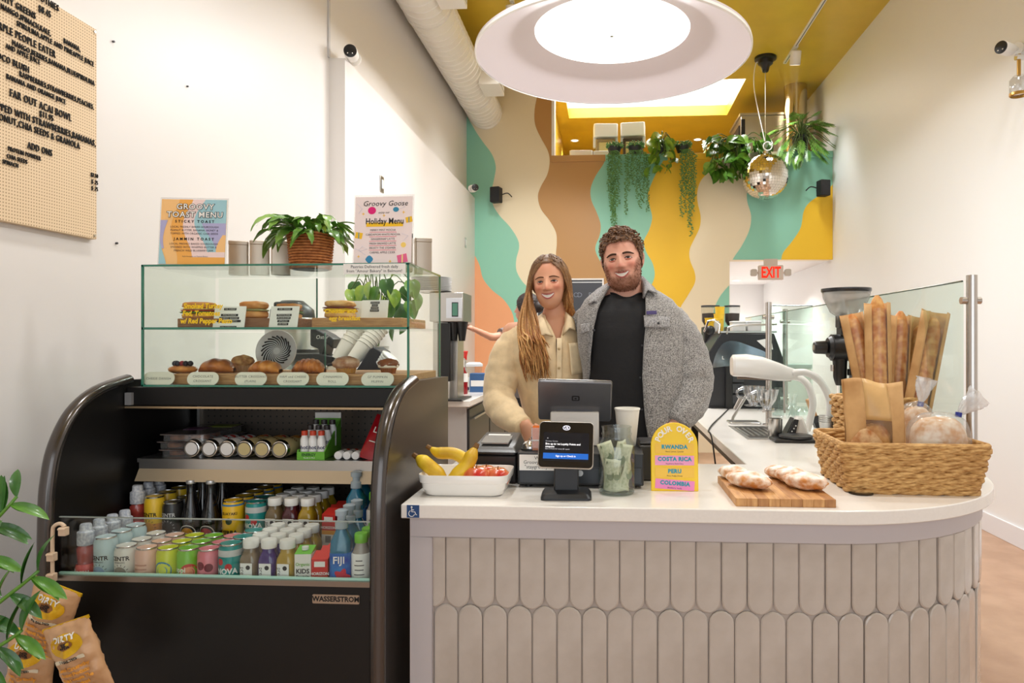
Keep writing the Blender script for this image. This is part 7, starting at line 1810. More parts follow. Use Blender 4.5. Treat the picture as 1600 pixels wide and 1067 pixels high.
def finish_body(mb, name, label, loc, m):
    root = bpy.data.objects.new(name, None)
    me = bpy.data.meshes.new(name); vs = [tuple(Vector(v) - Vector(loc)) for v in mb.v]
    me.from_pydata(vs, [], mb.f); a = me.color_attributes.new('Col', 'FLOAT_COLOR', 'POINT'); a.data.foreach_set('color', [x for c in mb.c for x in c])
    me.polygons.foreach_set('use_smooth', [True] * len(me.polygons)); me.materials.append(m); me.update()
    return me
def new_person(label, loc):
    o = bpy.data.objects.new('person', bpy.data.meshes.new('person')); COL.objects.link(o); o.location = loc
    return tag(o, label, 'person')
def lw_(o): o.matrix_parent_inverse = Matrix.Translation(o.parent.location).inverted(); return o

# ------------------------------------------------------------------ the man
VM = 2.80
mH = at_v(972.5, 408.5, VM); mrot = Euler((R(2), R(-8), R(-7)), 'XYZ')
man_base = Vector((at_v(985, 533, VM).x, at_v(985, 533, VM).y, 0))
man = new_person('bearded person in grey fleece jacket and black shirt behind the till', man_base)
shM = [at_v(930, 502, 2.85), at_v(1042, 504, 2.85)]
JM = joints(mH, shM, [at_v(895, 560, 3.08), at_v(1080, 592, 2.80)], [at_v(860, 590, 3.10), at_v(1056, 660, 2.66)], Vector((man_base.x, man_base.y + .06, .98)))
bm_ = MB(); sk_ = MB(); skin_body(sk_, JM, True, .02); vs, fs = remesh(sk_, .018)
SKM = (222, 164, 140)
bm_.color(SKM); bm_.add(vs, fs)
P = ring_loft([(428, 952, 1000, .056, 2.82), (445, 950, 1003, .060, 2.83), (462, 940, 1012, .075, 2.84), (480, 925, 1030, .085, 2.85)], 28, 2.0)
bm_.grid(P, close_u=True)
hand(bm_, JM['wrR'] + Vector((0, -.01, -.005)), Vector((-.35, -.45, -.85)), Vector((.3, -.9, .3)), 1.0, .5, 1)
hand(bm_, JM['wrL'], Vector((-.8, -.1, -.5)), Vector((0, 1, .2)), 1.0, .4, -1)
Mm, hp, hf = person_head(bm_, mH, mrot, 1.0, True, SKM, (205, 118, 98), man, dict(beard=(112, 62, 32), brow=(70, 46, 30)))
me = finish_body(bm_, 'person', '', man_base, mat('skin_man', (255, 255, 255), .5, vcol=True, sss=.08, bump=(220, .04))); man.data = me
# curly hair: cap plus many small curls
hm_ = mat('brown_curls', (128, 90, 58), .55, noise=(90, .5, (78, 50, 32)))
def hairline(p, male=True):
    x, y, z = p; front = smst(.0, -.06, y)
    line = lerp(-.030, .066 - .10 * max(0, abs(x) - .045), front) if y < .03 else -.055
    return z > line
mb = MB(); keep = {}
for i, p in enumerate(hp):
    if hairline(p):
        keep[i] = len(mb.v); mb.v.append(tuple(Mm @ (p + p.normalized() * (.007 + .005 * mnoise.noise(p * 70)))))
mb.f = [tuple(keep[i] for i in f) for f in hf if all(i in keep for i in f)]
hr = lw_(mb.build('hair', hm_, man, angle=180))
rc = random.Random(3); mb = MB(); cand = [p for p in hp if hairline(p)]
for _ in range(520):
    p = rc.choice(cand)
    if p.z < .02 and rc.random() < .72: continue
    up = smst(.02, .09, p.z); n_ = p.normalized(); t_ = n_.orthogonal().normalized(); t_.rotate(Matrix.Rotation(rc.uniform(0, 6.3), 3, n_)); b_ = n_.cross(t_)
    r_ = rc.uniform(.005, .0105) * (.55 + .6 * up); c0 = p + n_ * (.005 + (.011 * up) * rc.random()); a0 = rc.uniform(0, 6.3); ln = rc.uniform(3.0, 5.5)
    pts_ = [Mm @ (c0 + t_ * (r_ * math.cos(a0 + ln * k / 9)) + (n_ * .7 + b_ * .5) * (r_ * math.sin(a0 + ln * k / 9)) + b_ * (.006 * k / 9)) for k in range(10)]
    mb.tube(pts_, [.0030 * math.sin(math.pi * (k + 1.2) / 11.4) + .0006 for k in range(10)], 5)
o = lw_(mb.build('curls', hm_, hr, angle=180)); o['kind'] = 'stuff'
rc = random.Random(17); mb = MB()
def beard_mask(p):
    x, y, z = p; ax = abs(x)
    if y > .03 or z < -.118: return 0
    if math.exp(-(x / .027) ** 4 - ((z + .0595) / .0095) ** 2) > .35: return 0
    if abs(x) < .028 and -.050 < z < -.0385: return 1
    edge = -.036 - .022 * smst(.012, .030, ax) + .062 * smst(.036, .066, ax)
    return 1 if z < edge - .009 else 0
cb_ = [p for p in hp if beard_mask(p)]
for _ in range(1100):
    p = rc.choice(cb_); n_ = p.normalized(); d_ = Vector((p.x * 3 + rc.uniform(-.3, .3), -.2, -1)).normalized() if p.z < -.05 or abs(p.x) > .03 else Vector((math.copysign(.9, p.x), -.2, -.6)).normalized()
    ln = rc.uniform(.003, .0062); a0 = p + n_ * .001 + Vector((rc.uniform(-.0015, .0015), 0, rc.uniform(-.0015, .0015)))
    pts_ = [Mm @ a0, Mm @ (a0 + (n_ * .6 + d_ * .5) * ln * .5), Mm @ (a0 + (n_ * .5 + d_) * ln)]
    mb.tube(pts_, [.0009, .0008, .0003], 3)
o = lw_(mb.build('beard', mat('beard_hair', (128, 72, 38), .6, noise=(120, .5, (84, 46, 24))), man, angle=180)); o['kind'] = 'stuff'
trousers(JM, 1.02, mat('dark_trousers', (34, 34, 40), .8), man)
# black shirt
m_tee = mat('black_cotton', (22, 21, 23), .85, bump=(40, .15))
P = ring_loft([(459, 951, 1003, .066, 2.82), (463, 944, 1010, .072, 2.82), (470, 930, 1024, .088, 2.82), (490, 914, 1045, .118, 2.81), (520, 912, 1052, .138, 2.80), (560, 914, 1052, .150, 2.80), (610, 915, 1050, .160, 2.80), (660, 914, 1050, .165, 2.80), (720, 914, 1050, .165, 2.80), (770, 915, 1050, .160, 2.80)], 44, 2.3, dip=.022, wr=.005, seed=4)
lw_(MB().grid(P, close_u=True).build('shirt', m_tee, man, angle=180))
lw_(MB().tube([Vector(p) + Vector((0, -.001, .001)) for p in P[0]] + [P[0][0]], .004, 6).build('shirt_neckband', m_tee, man, angle=180))
# grey fleece jacket
m_fleece = mat('grey_fleece', (186, 182, 178), .95, noise=(240, .55, (88, 86, 85)), bump=(260, .35), sheen=.3)
jrows = [(449, 945, 1010, .076, 2.835), (458, 928, 1030, .095, 2.83), (470, 914, 1050, .118, 2.825), (485, 906, 1062, .138, 2.82), (510, 903, 1070, .155, 2.81), (545, 905, 1072, .166, 2.80), (585, 911, 1071, .174, 2.80), (625, 916, 1067, .180, 2.80), (655, 921, 1062, .182, 2.80), (682, 926, 1058, .178, 2.80)]
jgap = [(952, 1004), (945, 1004), (938, 1004), (932, 1003), (926, 1002), (921, 998), (918, 996), (917, 998), (918, 1001), (921, 1006)]
P = ring_loft(jrows, 48, 2.3, gap=jgap, wr=.007, seed=11)
jk = MB().grid(P)
sleeve(jk, [(1030, 494, 2.83, 20), (1048, 506, 2.82, 27), (1062, 532, 2.80, 32), (1074, 570, 2.78, 35), (1078, 600, 2.76, 34.5), (1074, 628, 2.72, 30), (1064, 650, 2.67, 22), (1058, 661, 2.655, 18)], 26, .008, 5, .001)
sleeve(jk, [(940, 492, 2.83, 18), (922, 500, 2.88, 22), (900, 530, 2.98, 30), (888, 570, 3.06, 28), (866, 590, 3.10, 22)], 22, .006, 9)
jo = lw_(jk.build('jacket', m_fleece, man, angle=180, solid=.010))
# collar: standing band folded outwards
def collar(rows, parent, m, solid=.006):
    P = [[at_v(*q) for q in row] for row in rows]
    P = [[v for v in spline(row, 5)] for row in P]
    return lw_(MB().grid(P).build('collar', m, parent, angle=180, solid=solid))
m_fl2 = mat('grey_fleece_light', (198, 196, 196), .9, noise=(240, .45, (120, 118, 118)), bump=(260, .3))
# outer row (points), fold row (high), inner row (at the neck) : px, py, v
collar([[(919, 476, 2.72), (926, 462, 2.76), (934, 452, 2.84), (955, 446, 2.93), (985, 444, 2.93), (1012, 444, 2.86), (1022, 450, 2.78), (1026, 459, 2.715)],
        [(928, 470, 2.715), (938, 455, 2.76), (946, 445, 2.84), (962, 437, 2.91), (985, 434, 2.91), (1003, 432, 2.84), (1008, 438, 2.78), (1012, 452, 2.705)],
        [(936, 474, 2.725), (944, 460, 2.765), (951, 450, 2.83), (964, 447, 2.88), (985, 446, 2.88), (1000, 442, 2.83), (1004, 450, 2.78), (1005, 466, 2.715)]], man, m_fl2)
def patch(cs, name, m, parent, thick=.004, bul=.0):
    a = [at_v(*c) for c in cs]; n = 8
    P = [[a[0].lerp(a[1], i / n).lerp(a[3].lerp(a[2], i / n), j / n) + Vector((0, -bul * math.sin(math.pi * i / n) * math.sin(math.pi * j / n), 0)) for i in range(n + 1)] for j in range(n + 1)]
    return lw_(MB().grid(P).build(name, m, parent, angle=180, solid=thick))
patch([(1006, 493, 2.648), (1047, 496, 2.672), (1046, 512, 2.662), (1007, 511, 2.640)], 'pocket_flap', m_fl2, man, .006, .006)
lw_(MB().ell(at_v(1029, 505, 2.636), (.005, .003, .005), 12, 8).build('button', M_DARK, man))
patch([(1010, 486, 2.650), (1026, 485.5, 2.658), (1026, 491, 2.652), (1010, 491.5, 2.644)], 'brand_patch', mat('patch_purple', (70, 60, 110), .7), man, .003)
patch([(907, 507, 2.70), (921, 505, 2.655), (920, 517, 2.65), (908, 523, 2.69)], 'pocket_flap', m_fl2, man, .006, .004)
lw_(MB().ell(at_v(928, 516, 2.655), (.005, .003, .005), 12, 8).build('button', M_DARK, man))
for gx, gy, v_ in ((1003, 540, 2.628), (1000, 590, 2.618), (1003, 640, 2.615)): lw_(MB().ell(at_v(gx, gy, v_), (.004, .003, .004), 10, 6).build('button', M_DARK, man))

# ------------------------------------------------------------------ the woman
VW = 2.88
wH = at_v(858.5, 442.5, VW); wrot = Euler((R(3), R(-5), R(-3)), 'XYZ')
wom_base = Vector((at_v(850, 533, VW).x, at_v(850, 533, VW).y, 0))
wom = new_person('smiling person with long light-brown hair in cream corduroy jacket at the till', wom_base)
shW = [at_v(800, 520, 2.9), at_v(893, 512, 2.92)]
JW = joints(wH, shW, [at_v(776, 620, 2.84), at_v(915, 590, 3.04)], [at_v(818, 662, 2.64), at_v(960, 600, 3.06)], Vector((wom_base.x, wom_base.y + .05, .94)), .085)
bw = MB(); sk_ = MB(); skin_body(sk_, JW, False, .02); vs, fs = remesh(sk_, .018)
SKW = (226, 166, 132)
bw.color(SKW); bw.add(vs, fs)
P = ring_loft([(465, 849, 877, .040, 2.90), (480, 850, 882, .044, 2.91), (495, 846, 887, .052, 2.915), (508, 838, 893, .068, 2.915), (530, 825, 900, .092, 2.91)], 28, 2.0)
bw.grid(P, close_u=True)
hand(bw, at_v(822, 666, 2.635), Vector((.40, -.15, -.62)), Vector((-.35, -.8, .25)), .92, .35, -1)
hand(bw, JW['wrR'], Vector((.9, .1, -.2)), Vector((0, 1, .2)), .9, .4, 1)
Mw, hpw, hfw = person_head(bw, wH, wrot, .92, False, SKW, (214, 122, 96), wom, dict(brow=(110, 74, 48)))
me = finish_body(bw, 'person', '', wom_base, mat('skin_woman', (255, 255, 255), .5, vcol=True, sss=.08, bump=(240, .03))); wom.data = me
trousers(JW, .88, mat('blue_denim', (60, 72, 100), .8), wom)
m_cord = mat('cream_corduroy', (242, 214, 170), .9, noise=(30, .12), bump=(60, .12), sheen=.25)
wrows = [(493, 845, 886, .062, 2.925), (500, 826, 895, .080, 2.92), (511, 802, 902, .098, 2.915), (528, 790, 908, .116, 2.91), (560, 794, 912, .130, 2.90), (600, 808, 912, .134, 2.90), (640, 817, 912, .138, 2.90), (680, 815, 914, .142, 2.90), (730, 806, 918, .146, 2.90), (770, 804, 920, .146, 2.90)]
wgap = [(852, 884), (854, 884), (861, 880), (868.5, 875.5), (870.5, 873.5), (871, 873), (871, 873), (871, 873), (871, 873), (871, 873)]
P = ring_loft(wrows, 52, 2.25, gap=wgap, wr=.007, seed=21)
jw = MB().grid(P)
sleeve(jw, [(824, 523, 2.91, 15), (807, 530, 2.90, 21), (795, 552, 2.88, 25), (785, 585, 2.86, 26), (780, 615, 2.83, 25), (786, 640, 2.77, 23), (804, 657, 2.69, 19), (818, 666, 2.645, 15)], 26, .009, 2, .0012)
sleeve(jw, [(888, 510, 2.92, 19), (898, 525, 2.94, 22), (905, 560, 3.0, 23), (918, 590, 3.04, 22), (955, 602, 3.06, 17)], 20, .006, 6)
lw_(jw.build('jacket', m_cord, wom, angle=180, solid=.007))
lw_(MB().tube([at_v(815 + 4 * math.cos(R(a)), 662 + 0 * a, 2.655) for a in (0, 90)] if False else [at_v(811, 656, 2.66), at_v(822, 671, 2.635)], [.040, .038], 20).build('cuff', m_cord, wom, angle=60)) if False else None
m_cord2 = mat('cream_corduroy_light', (246, 222, 182), .9, noise=(30, .1), bump=(60, .1))
collar([[(842, 526, 2.785), (838, 508, 2.80), (838, 498, 2.88), (850, 492, 2.96), (868, 490, 2.98), (886, 491, 2.94), (896, 500, 2.86), (899, 516, 2.80)],
        [(853, 522, 2.775), (849, 502, 2.80), (846, 492, 2.88), (853, 486, 2.95), (868, 484, 2.96), (881, 486, 2.92), (888, 494, 2.85), (890, 512, 2.79)],
        [(864, 526, 2.79), (853, 505, 2.81), (851, 497, 2.88), (856, 493, 2.94), (868, 492, 2.95), (879, 493, 2.91), (883, 500, 2.85), (879, 524, 2.80)]], wom, m_cord2)
patch([(889, 536, 2.782), (909, 535, 2.835), (911, 582, 2.825), (893, 586, 2.775)], 'chest_pocket', m_cord2, wom, .005, .005)
patch([(870, 528, 2.776), (878, 528, 2.776), (877, 690, 2.752), (869, 690, 2.752)], 'button_placket', m_cord2, wom, .006, .0)
for yy in (545, 575, 605, 640): lw_(MB().ell(at_v(873.5, yy, 2.758 - (yy - 545) * .0001), (.0055, .003, .0055), 12, 8).build('button', mat('horn_button', (196, 168, 120), .4), wom))
# long hair: scalp cap and long strands
m_hair = mat('light_brown_hair', (255, 255, 255), .45, vcol=True, noise=(160, .35))
def whl(p): 
    x, y, z = p; return z > (lerp(-.04, .082 - 1.1 * max(0, abs(x - .004) - .02), smst(.0, -.055, y)) if y < .02 else -.08)
mb = MB(); keep = {}; c_r = Vector(lin((122, 86, 54))[:3]); c_m = Vector(lin((182, 132, 80))[:3]); c_b = Vector(lin((216, 168, 104))[:3]); c_t = Vector(lin((184, 108, 44))[:3])
for i, p in enumerate(hpw):
    if whl(p):
        keep[i] = len(mb.v); cz = c_r.lerp(c_m, smst(.10, .0, p.z) * .7); mb.v.append(tuple(Mw @ (p + p.normalized() * (.006 + .0025 * math.sin(p.y * 300 + p.z * 60) * (0 if p.z > .11 else 1))))); mb.c.append((cz.x, cz.y, cz.z, 1))
mb.f = [tuple(keep[i] for i in f) for f in hfw if all(i in keep for i in f)]
hw_ = lw_(mb.build('hair', m_hair, wom, angle=180))
rc = random.Random(8)
def strand(mb, ctrl, r, seed, wave, tone):
    c = spline(ctrl, 6); n = len(c); out_ = []
    for k, p in enumerate(c):
        t = k / (n - 1); a = wave * t * t
        out_.append(p + Vector((mnoise.noise(Vector((seed, t * 3.0, 0))) * a, mnoise.noise(Vector((seed, t * 3.0, 7))) * a, mnoise.noise(Vector((seed, t * 2, 3))) * a * .5)))
    rad = [r * (.8 + .5 * math.sin(math.pi * min(1, k / (n - 1) * 1.05))) * (1 if k < n - 5 else (n - k) / 6 + .08) for k in range(n)]
    o = len(mb.v); mb.tube(out_, rad, 5)
    for i in range(len(mb.v) - o):
        t = min(1, (i // 5) / (n - 1)); col = c_r.lerp(c_m, min(1, t * 2.2)); col = col.lerp(c_t.lerp(c_b, tone), smst(.25, .8, t)); col = col * (.75 + .5 * tone)
        mb.c.append((col.x, col.y, col.z, 1))
W_ = lambda x, y, z: wH + Vector((x, y, z)) * 1.0
def scalp(az, el):
    """point on the cap; az 0 = front, 90 = image left, el from horizon"""
    d = Vector((-math.sin(R(az)) * math.cos(R(el)), -math.cos(R(az)) * math.cos(R(el)), math.sin(R(el))))
    q = min(hpw, key=lambda p: (p.normalized() - d).length_squared); return Mw @ (q + q.normalized() * .008)
sL = MB(); 
for i in range(240):      # image-left, falling over the front of the shoulder
    az = rc.uniform(20, 125); el = lerp(82, 55, rc.random()); p0 = scalp(az, el); p1 = scalp(lerp(62, 115, rc.random()), rc.uniform(5, 35))
    f = rc.random(); g = rc.random(); tone = rc.random()
    L = rc.uniform(.30, .40) if rc.random() < .86 else rc.uniform(.24, .30)
    p2 = W_(-.100 + .026 * f, -.045 + .085 * g, -.075); p3 = W_(lerp(-.118, -.035, f), -.100 + .055 * g, -.19); pe = W_(lerp(-.085, .012, f), -.158 + .035 * g, -L)
    pm = p3.lerp(pe, .5) + Vector((rc.uniform(-.012, .012), -.012, 0))
    strand(sL, [p0, p1, p2, p3, pm, pe], rc.uniform(.0028, .0046), i * 3.1, .030, tone)
o = lw_(sL.build('long_strands', m_hair, hw_, angle=180)); o['kind'] = 'stuff'
sR = MB()
for i in range(120):      # image-right and back, falling behind the shoulder
    az = -rc.uniform(25, 170); el = lerp(82, 50, rc.random()); p0 = scalp(az, el); p1 = scalp(-lerp(66, 165, rc.random()), rc.uniform(0, 30))
    f = rc.random(); tone = rc.random()
    back = smst(-60, -150, az)
    p2 = W_(lerp(.082, .02, back) + .012 * f, -.02 + .08 * back + .04 * f, -.06); p3 = W_(lerp(.100, .0, back) - .012 * f, .01 + .08 * back, -.115); pe = W_(lerp(.092, -.02, back) + .022 * f, .055 + .06 * back, -rc.uniform(.15, .24))
    strand(sR, [p0, p1, p2, p3, pe], rc.uniform(.0028, .0044), 900 + i * 3.1, .022, tone)
o = lw_(sR.build('long_strands', m_hair, hw_, angle=180)); o['kind'] = 'stuff'

# ------------------------------------------------------------------ the helper behind, mostly hidden
VB = 5.6
bH = at_v(822, 482, VB); hb_ = Vector((at_v(828, 533, VB).x, at_v(828, 533, VB).y, 0))
hlp = new_person('dark-haired person behind reaching an arm towards the coffee brewer', hb_)
shB = [at_v(800, 522, 5.6), at_v(862, 522, 5.7)]
JB = joints(bH, shB, [at_v(768, 527, 5.5), at_v(880, 580, 5.6)], [at_v(735, 512, 5.35), at_v(870, 620, 5.3)], Vector((hb_.x, hb_.y + .04, .93)), .09)
bb_ = MB(); sk_ = MB(); skin_body(sk_, JB, False, .02)
vs, fs = remesh(sk_, .016); bb_.color((214, 156, 128)); bb_.add(vs, fs)
hand(bb_, JB['wrL'], Vector((-.8, -.3, .35)), Vector((-.2, -.5, .8)), .9, .3, 1)
Mb_, hpb, hfb = person_head(bb_, bH, Euler((0, 0, R(-118))), .95, False, (206, 150, 122), (196, 120, 96), hlp, dict(brow=(40, 28, 22)))
hlp.data = finish_body(bb_, 'person', '', hb_, mat('skin_helper', (255, 255, 255), .5, vcol=True))
mb = MB(); keep = {}
for i, p in enumerate(hpb):
    if whl(p): keep[i] = len(mb.v); mb.v.append(tuple(Mb_ @ (p + p.normalized() * (.011 + .004 * mnoise.noise(p * 60)))))
mb.f = [tuple(keep[i] for i in f) for f in hfb if all(i in keep for i in f)]
mb.ell(Mb_ @ Vector((-.0, .125, .01)), (.045, .045, .045), 18, 12, fn=lambda d: 1 + .15 * mnoise.noise(d * 5))
lw_(mb.build('hair', mat('dark_hair', (38, 27, 23), .6), hlp, angle=180))
P = ring_loft([(507, 812, 842, .05, 5.65), (514, 800, 860, .08, 5.65), (530, 796, 866, .11, 5.65), (570, 800, 864, .12, 5.65), (620, 798, 866, .12, 5.65)], 32, 2.3)
lw_(MB().grid(P, close_u=True).build('shirt', mat('dusty_shirt', (120, 112, 110), .8), hlp, angle=180))
trousers(JB, .88, MATS['dark_trousers'], hlp)
lw_(MB().tube(spline([shB[0] + Vector((.06, 0, -.02)), shB[0], shB[0].lerp(JB['elL'], .55)], 4), [.06, .062, .064, .066, .066, .065, .064, .062, .06], 18).build('sleeve', MATS['dusty_shirt'], hlp, angle=60))
# ================================================================== plants
def leaf_mesh(name, L, W, shape='heart', bend=.3, fold=.25, m=None, n=7, droop=0.0, scallop=0.0):
    """leaf along +x from the origin, face up +z"""
    P = []
    x = 0; z = 0; ang = 0
    for k in range(n + 1):
        t = k / n
        if shape == 'heart': w = W * (math.sin(math.pi * min(1, t * .92 + .08)) ** .6) * (1 - .55 * t) * 1.25 if t < 1 else 0
        elif shape == 'lance': w = W * math.sin(math.pi * (t * .96 + .03)) ** .8
        else: w = W * (.35 + .65 * math.sin(math.pi * min(1, t * 1.05))) * (1 + scallop * math.sin(t * 26))
        if k == n: w = W * .03
        P.append([(x, -w, z + fold * w), (x, -w * .5, z + fold * w * .35), (x, 0, z), (x, w * .5, z + fold * w * .35), (x, w, z + fold * w)])
        ang = -bend * t * 2 - droop * t; x += L / n * math.cos(ang); z += L / n * math.sin(ang)
    me = MB().grid([r[::-1] for r in P]).mesh(name, True, 180); me.materials.append(m); return me
def place(me, parent, p, d, roll=0, s=1.0, name='leaf'):
    d = Vector(d).normalized(); o = put(name, me, parent, p)
    up = Vector((0, 0, 1)); y = up.cross(d)
    y = y.normalized() if y.length > 1e-3 else Vector((0, 1, 0)); z = d.cross(y)
    q = Matrix((d, y, z)).transposed().to_quaternion() @ Euler((roll, 0, 0)).to_quaternion()
    o.rotation_mode = 'QUATERNION'; o.rotation_quaternion = q; o.scale = (s, s, s); return o
def leafmat(n, a, b, rough=.35): return mat(n, a, rough, noise=(14, .3, b), coat=.2)
m_lf = leafmat('leaf_green', (104, 156, 52), (62, 112, 34)); m_lf2 = leafmat('leaf_deep', (66, 120, 46), (38, 84, 30)); m_lf3 = leafmat('leaf_lime', (166, 192, 70), (112, 158, 48)); m_lf4 = leafmat('leaf_light', (136, 176, 78), (84, 136, 50)); m_stem = mat('plant_stem', (90, 110, 50), .6)
rp = random.Random(5)
# arching plant in a rattan pot on the case
q = on_y(485.5, 410, 2.22); PZ = CZ1 + .002
cpz = thing('potted_epiphyllum', 'leafy green plant in a round rattan basket on the glass case', 'plant', (q.x, 2.22, PZ))
m_rat = mat('rattan', (214, 138, 78), .6, noise=(60, .4, (176, 104, 54)))
MB().lathe([(.056, 0), (.06, .004), (.068, .115), (.064, .12), (.060, .112), (0, .108)], 36, cap=False).build('pot', mat('pot_liner', (120, 70, 38), .8), cpz)
for k in range(13):
    z = .005 + k * .009; r_ = lerp(.060, .0705, z / .12); n = 44; pts = [((r_ + .0022 * math.cos(j * math.pi + k * math.pi)) * math.cos(2 * math.pi * j / n), (r_ + .0022 * math.cos(j * math.pi + k * math.pi)) * math.sin(2 * math.pi * j / n), z) for j in range(n + 1)]
    MB().tube(pts, .0042, 5, cap=False).build('woven_row', m_rat, cpz, angle=180)
MB().lathe([(0, -.001), (.055, -.001), (.055, .002), (0, .002)], 24).build('saucer', M_DARK, cpz)
def strap(L, W, ups, lat, m, seed):
    r_ = random.Random(seed); P = []; p = Vector((0, 0, 0)); el = ups; az = 0.0; n = 16
    for k in range(n + 1):
        t = k / n; w = W * (.25 + .75 * min(1, t * 2.2)) * (1 if t < .8 else max(.06, (1 - t) / .2)) * (1 + .22 * math.sin(t * 30 + seed))
        d = Vector((math.cos(az) * math.cos(el), math.sin(az) * math.cos(el), math.sin(el))); sd = Vector((-math.sin(az), math.cos(az), .25 * math.sin(seed + t * 4)))
        P.append([tuple(p + sd * w), tuple(p + sd * w * .5 - Vector((0, 0, w * .12))), tuple(p - Vector((0, 0, w * .2))), tuple(p - sd * w * .5 - Vector((0, 0, w * .12))), tuple(p - sd * w)])
        p = p + d * L / n; el -= (ups + 1.25) / n * (.5 + 1.2 * t) + r_.uniform(-.08, .08); az += lat / n + r_.uniform(-.12, .12)
    me = MB().grid(P).mesh('strap_leaf', True, 180); me.materials.append(m); return me
vars_ = [strap(l, w, u, la, m, i) for i, (l, w, u, la, m) in enumerate(((.17, .014, .55, .5, m_lf4), (.20, .015, .9, -.6, m_lf), (.15, .013, .25, .3, m_lf4), (.22, .015, .75, .4, m_lf4), (.13, .012, .9, -.4, m_lf3), (.19, .016, .35, -.3, m_lf), (.16, .013, 1.1, .7, m_lf4)))]
def put_strap(k, az, s, x=0, y=0):
    o = put('leaf', vars_[k], cpz, (x, y, .11), (rp.uniform(-.35, .35), rp.uniform(-.15, .15), az)); o.scale = (s, s, s)
for i in range(64):
    a = rp.uniform(0, 2 * math.pi); put_strap(rp.randrange(7), a, rp.uniform(.55, 1.0), .03 * math.cos(a), .03 * math.sin(a))
for az, k, s in ((184, 3, 1.05), (172, 0, 1.15), (196, 1, 1.0), (178, 5, 1.05), (205, 3, .9), (-8, 3, .8), (-28, 5, .85), (-60, 1, .8), (-95, 5, .75), (-120, 1, .75), (-45, 3, .85), (160, 3, .9), (-75, 0, .9), (20, 1, .8)):
    put_strap(k, R(az), s, 0, -.015)
for i in range(12): put_strap((1, 5, 3)[i % 3], R(-90 + rp.uniform(-75, 75)), rp.uniform(.6, .85), rp.uniform(-.05, .05), -.05)
# pothos behind the case
p = at_v(590, 533, 3.0); pv = thing('trailing_pothos', 'trailing pothos in a pale vase seen through the pastry case', 'plant', (p.x, p.y, 1.0))
MB().lathe([(.045, 0), (.05, .005), (.052, .28), (.046, .34), (.05, .36), (.044, .36), (.04, .33), (0, .32)], 28, cap=False).build('vase', M_WPLASTIC, pv)
hv = [leaf_mesh('heart_leaf', .095, .036, 'heart', b, .25, m, 7) for b, m in ((.25, m_lf), (.4, m_lf2), (.3, m_lf3))]
for i, (px, py) in enumerate(((548, 452), (556, 440), (568, 446), (579, 440), (590, 448), (598, 462), (603, 436), (612, 452), (620, 462), (626, 474), (634, 446), (641, 438), (648, 455), (586, 470), (575, 462), (612, 478), (630, 488), (600, 490), (620, 500), (640, 470), (566, 458), (588, 455))):
    q = at_v(px, py, 2.95 + rp.uniform(-.08, .08)) - Vector((p.x, p.y, 1.0)); a = rp.uniform(0, 6.3)
    place(hv[rp.randrange(3)], pv, q, (.35 * math.cos(a), -.35, -.8), rp.uniform(-.8, .8), rp.uniform(.8, 1.15))
    MB().tube(spline([(0, 0, .34), (q.x * .5, q.y * .5 - .02, max(q.z, .34) + .03), tuple(q)], 5), .0022, 5).build('stem', m_stem, pv, angle=180)
# ------------------------------------------------------------------ plants on the loft ledge
def ledge(px, dy=-.02): q = on_y(px, 240, YB + .05); return Vector((q.x, YB + .06 + dy, ZL + .02))
def pothos(px0, px1, y0, y1, n, lab, nm, size=.17, mats=None, seed=1, nopot=False):
    r_ = random.Random(seed); b = ledge((px0 + px1) / 2); t = thing(nm, lab, 'plant', b, group='plants on the loft ledge')
    MB().lathe([(.05, 0), (.075, .12), (.08, .12), (.07, .11), (0, .1)], 20, cap=False).build('pot', M_DARK, t)
    vs = [leaf_mesh('ledge_leaf', size, size * .36, 'heart', b_, .25, m, 7) for b_, m in ((.25, mats[0]), (.4, mats[1]), (.3, mats[2]))]
    for i in range(n):
        px = r_.uniform(px0, px1); py = lerp(y0, y1, r_.random() ** 1.3); q = on_y(px, py, YB - .06 - .16 * r_.random()) - b; a = r_.uniform(0, 6.3)
        if py < 240: q.y = r_.uniform(-.15, .12)
        place(vs[r_.randrange(3)], t, q, (.6 * math.cos(a), -.45, .35 * math.sin(a) - .45), r_.uniform(-.9, .9), r_.uniform(.7, 1.2))
        if i % 3 == 0: MB().tube(spline([(0, 0, .1), (q.x * .6, q.y * .7, max(.1, q.z) + .05), tuple(q)], 4), .006, 5).build('stem', m_stem, t, angle=180)
    return t
pothos(1013, 1052, 208, 262, 46, 'bright pothos trailing over the teal mural band', 'ledge_pothos', .17, (m_lf3, m_lf4, m_lf), 11)
pothos(1108, 1200, 210, 270, 115, 'dark green pothos trailing left of the mirror ball', 'ledge_pothos', .20, (m_lf, m_lf4, m_lf), 12)
for px, py in ((1126, 262), (1131, 277), (1121, 268), (1150, 272), (1142, 268)):
    pass
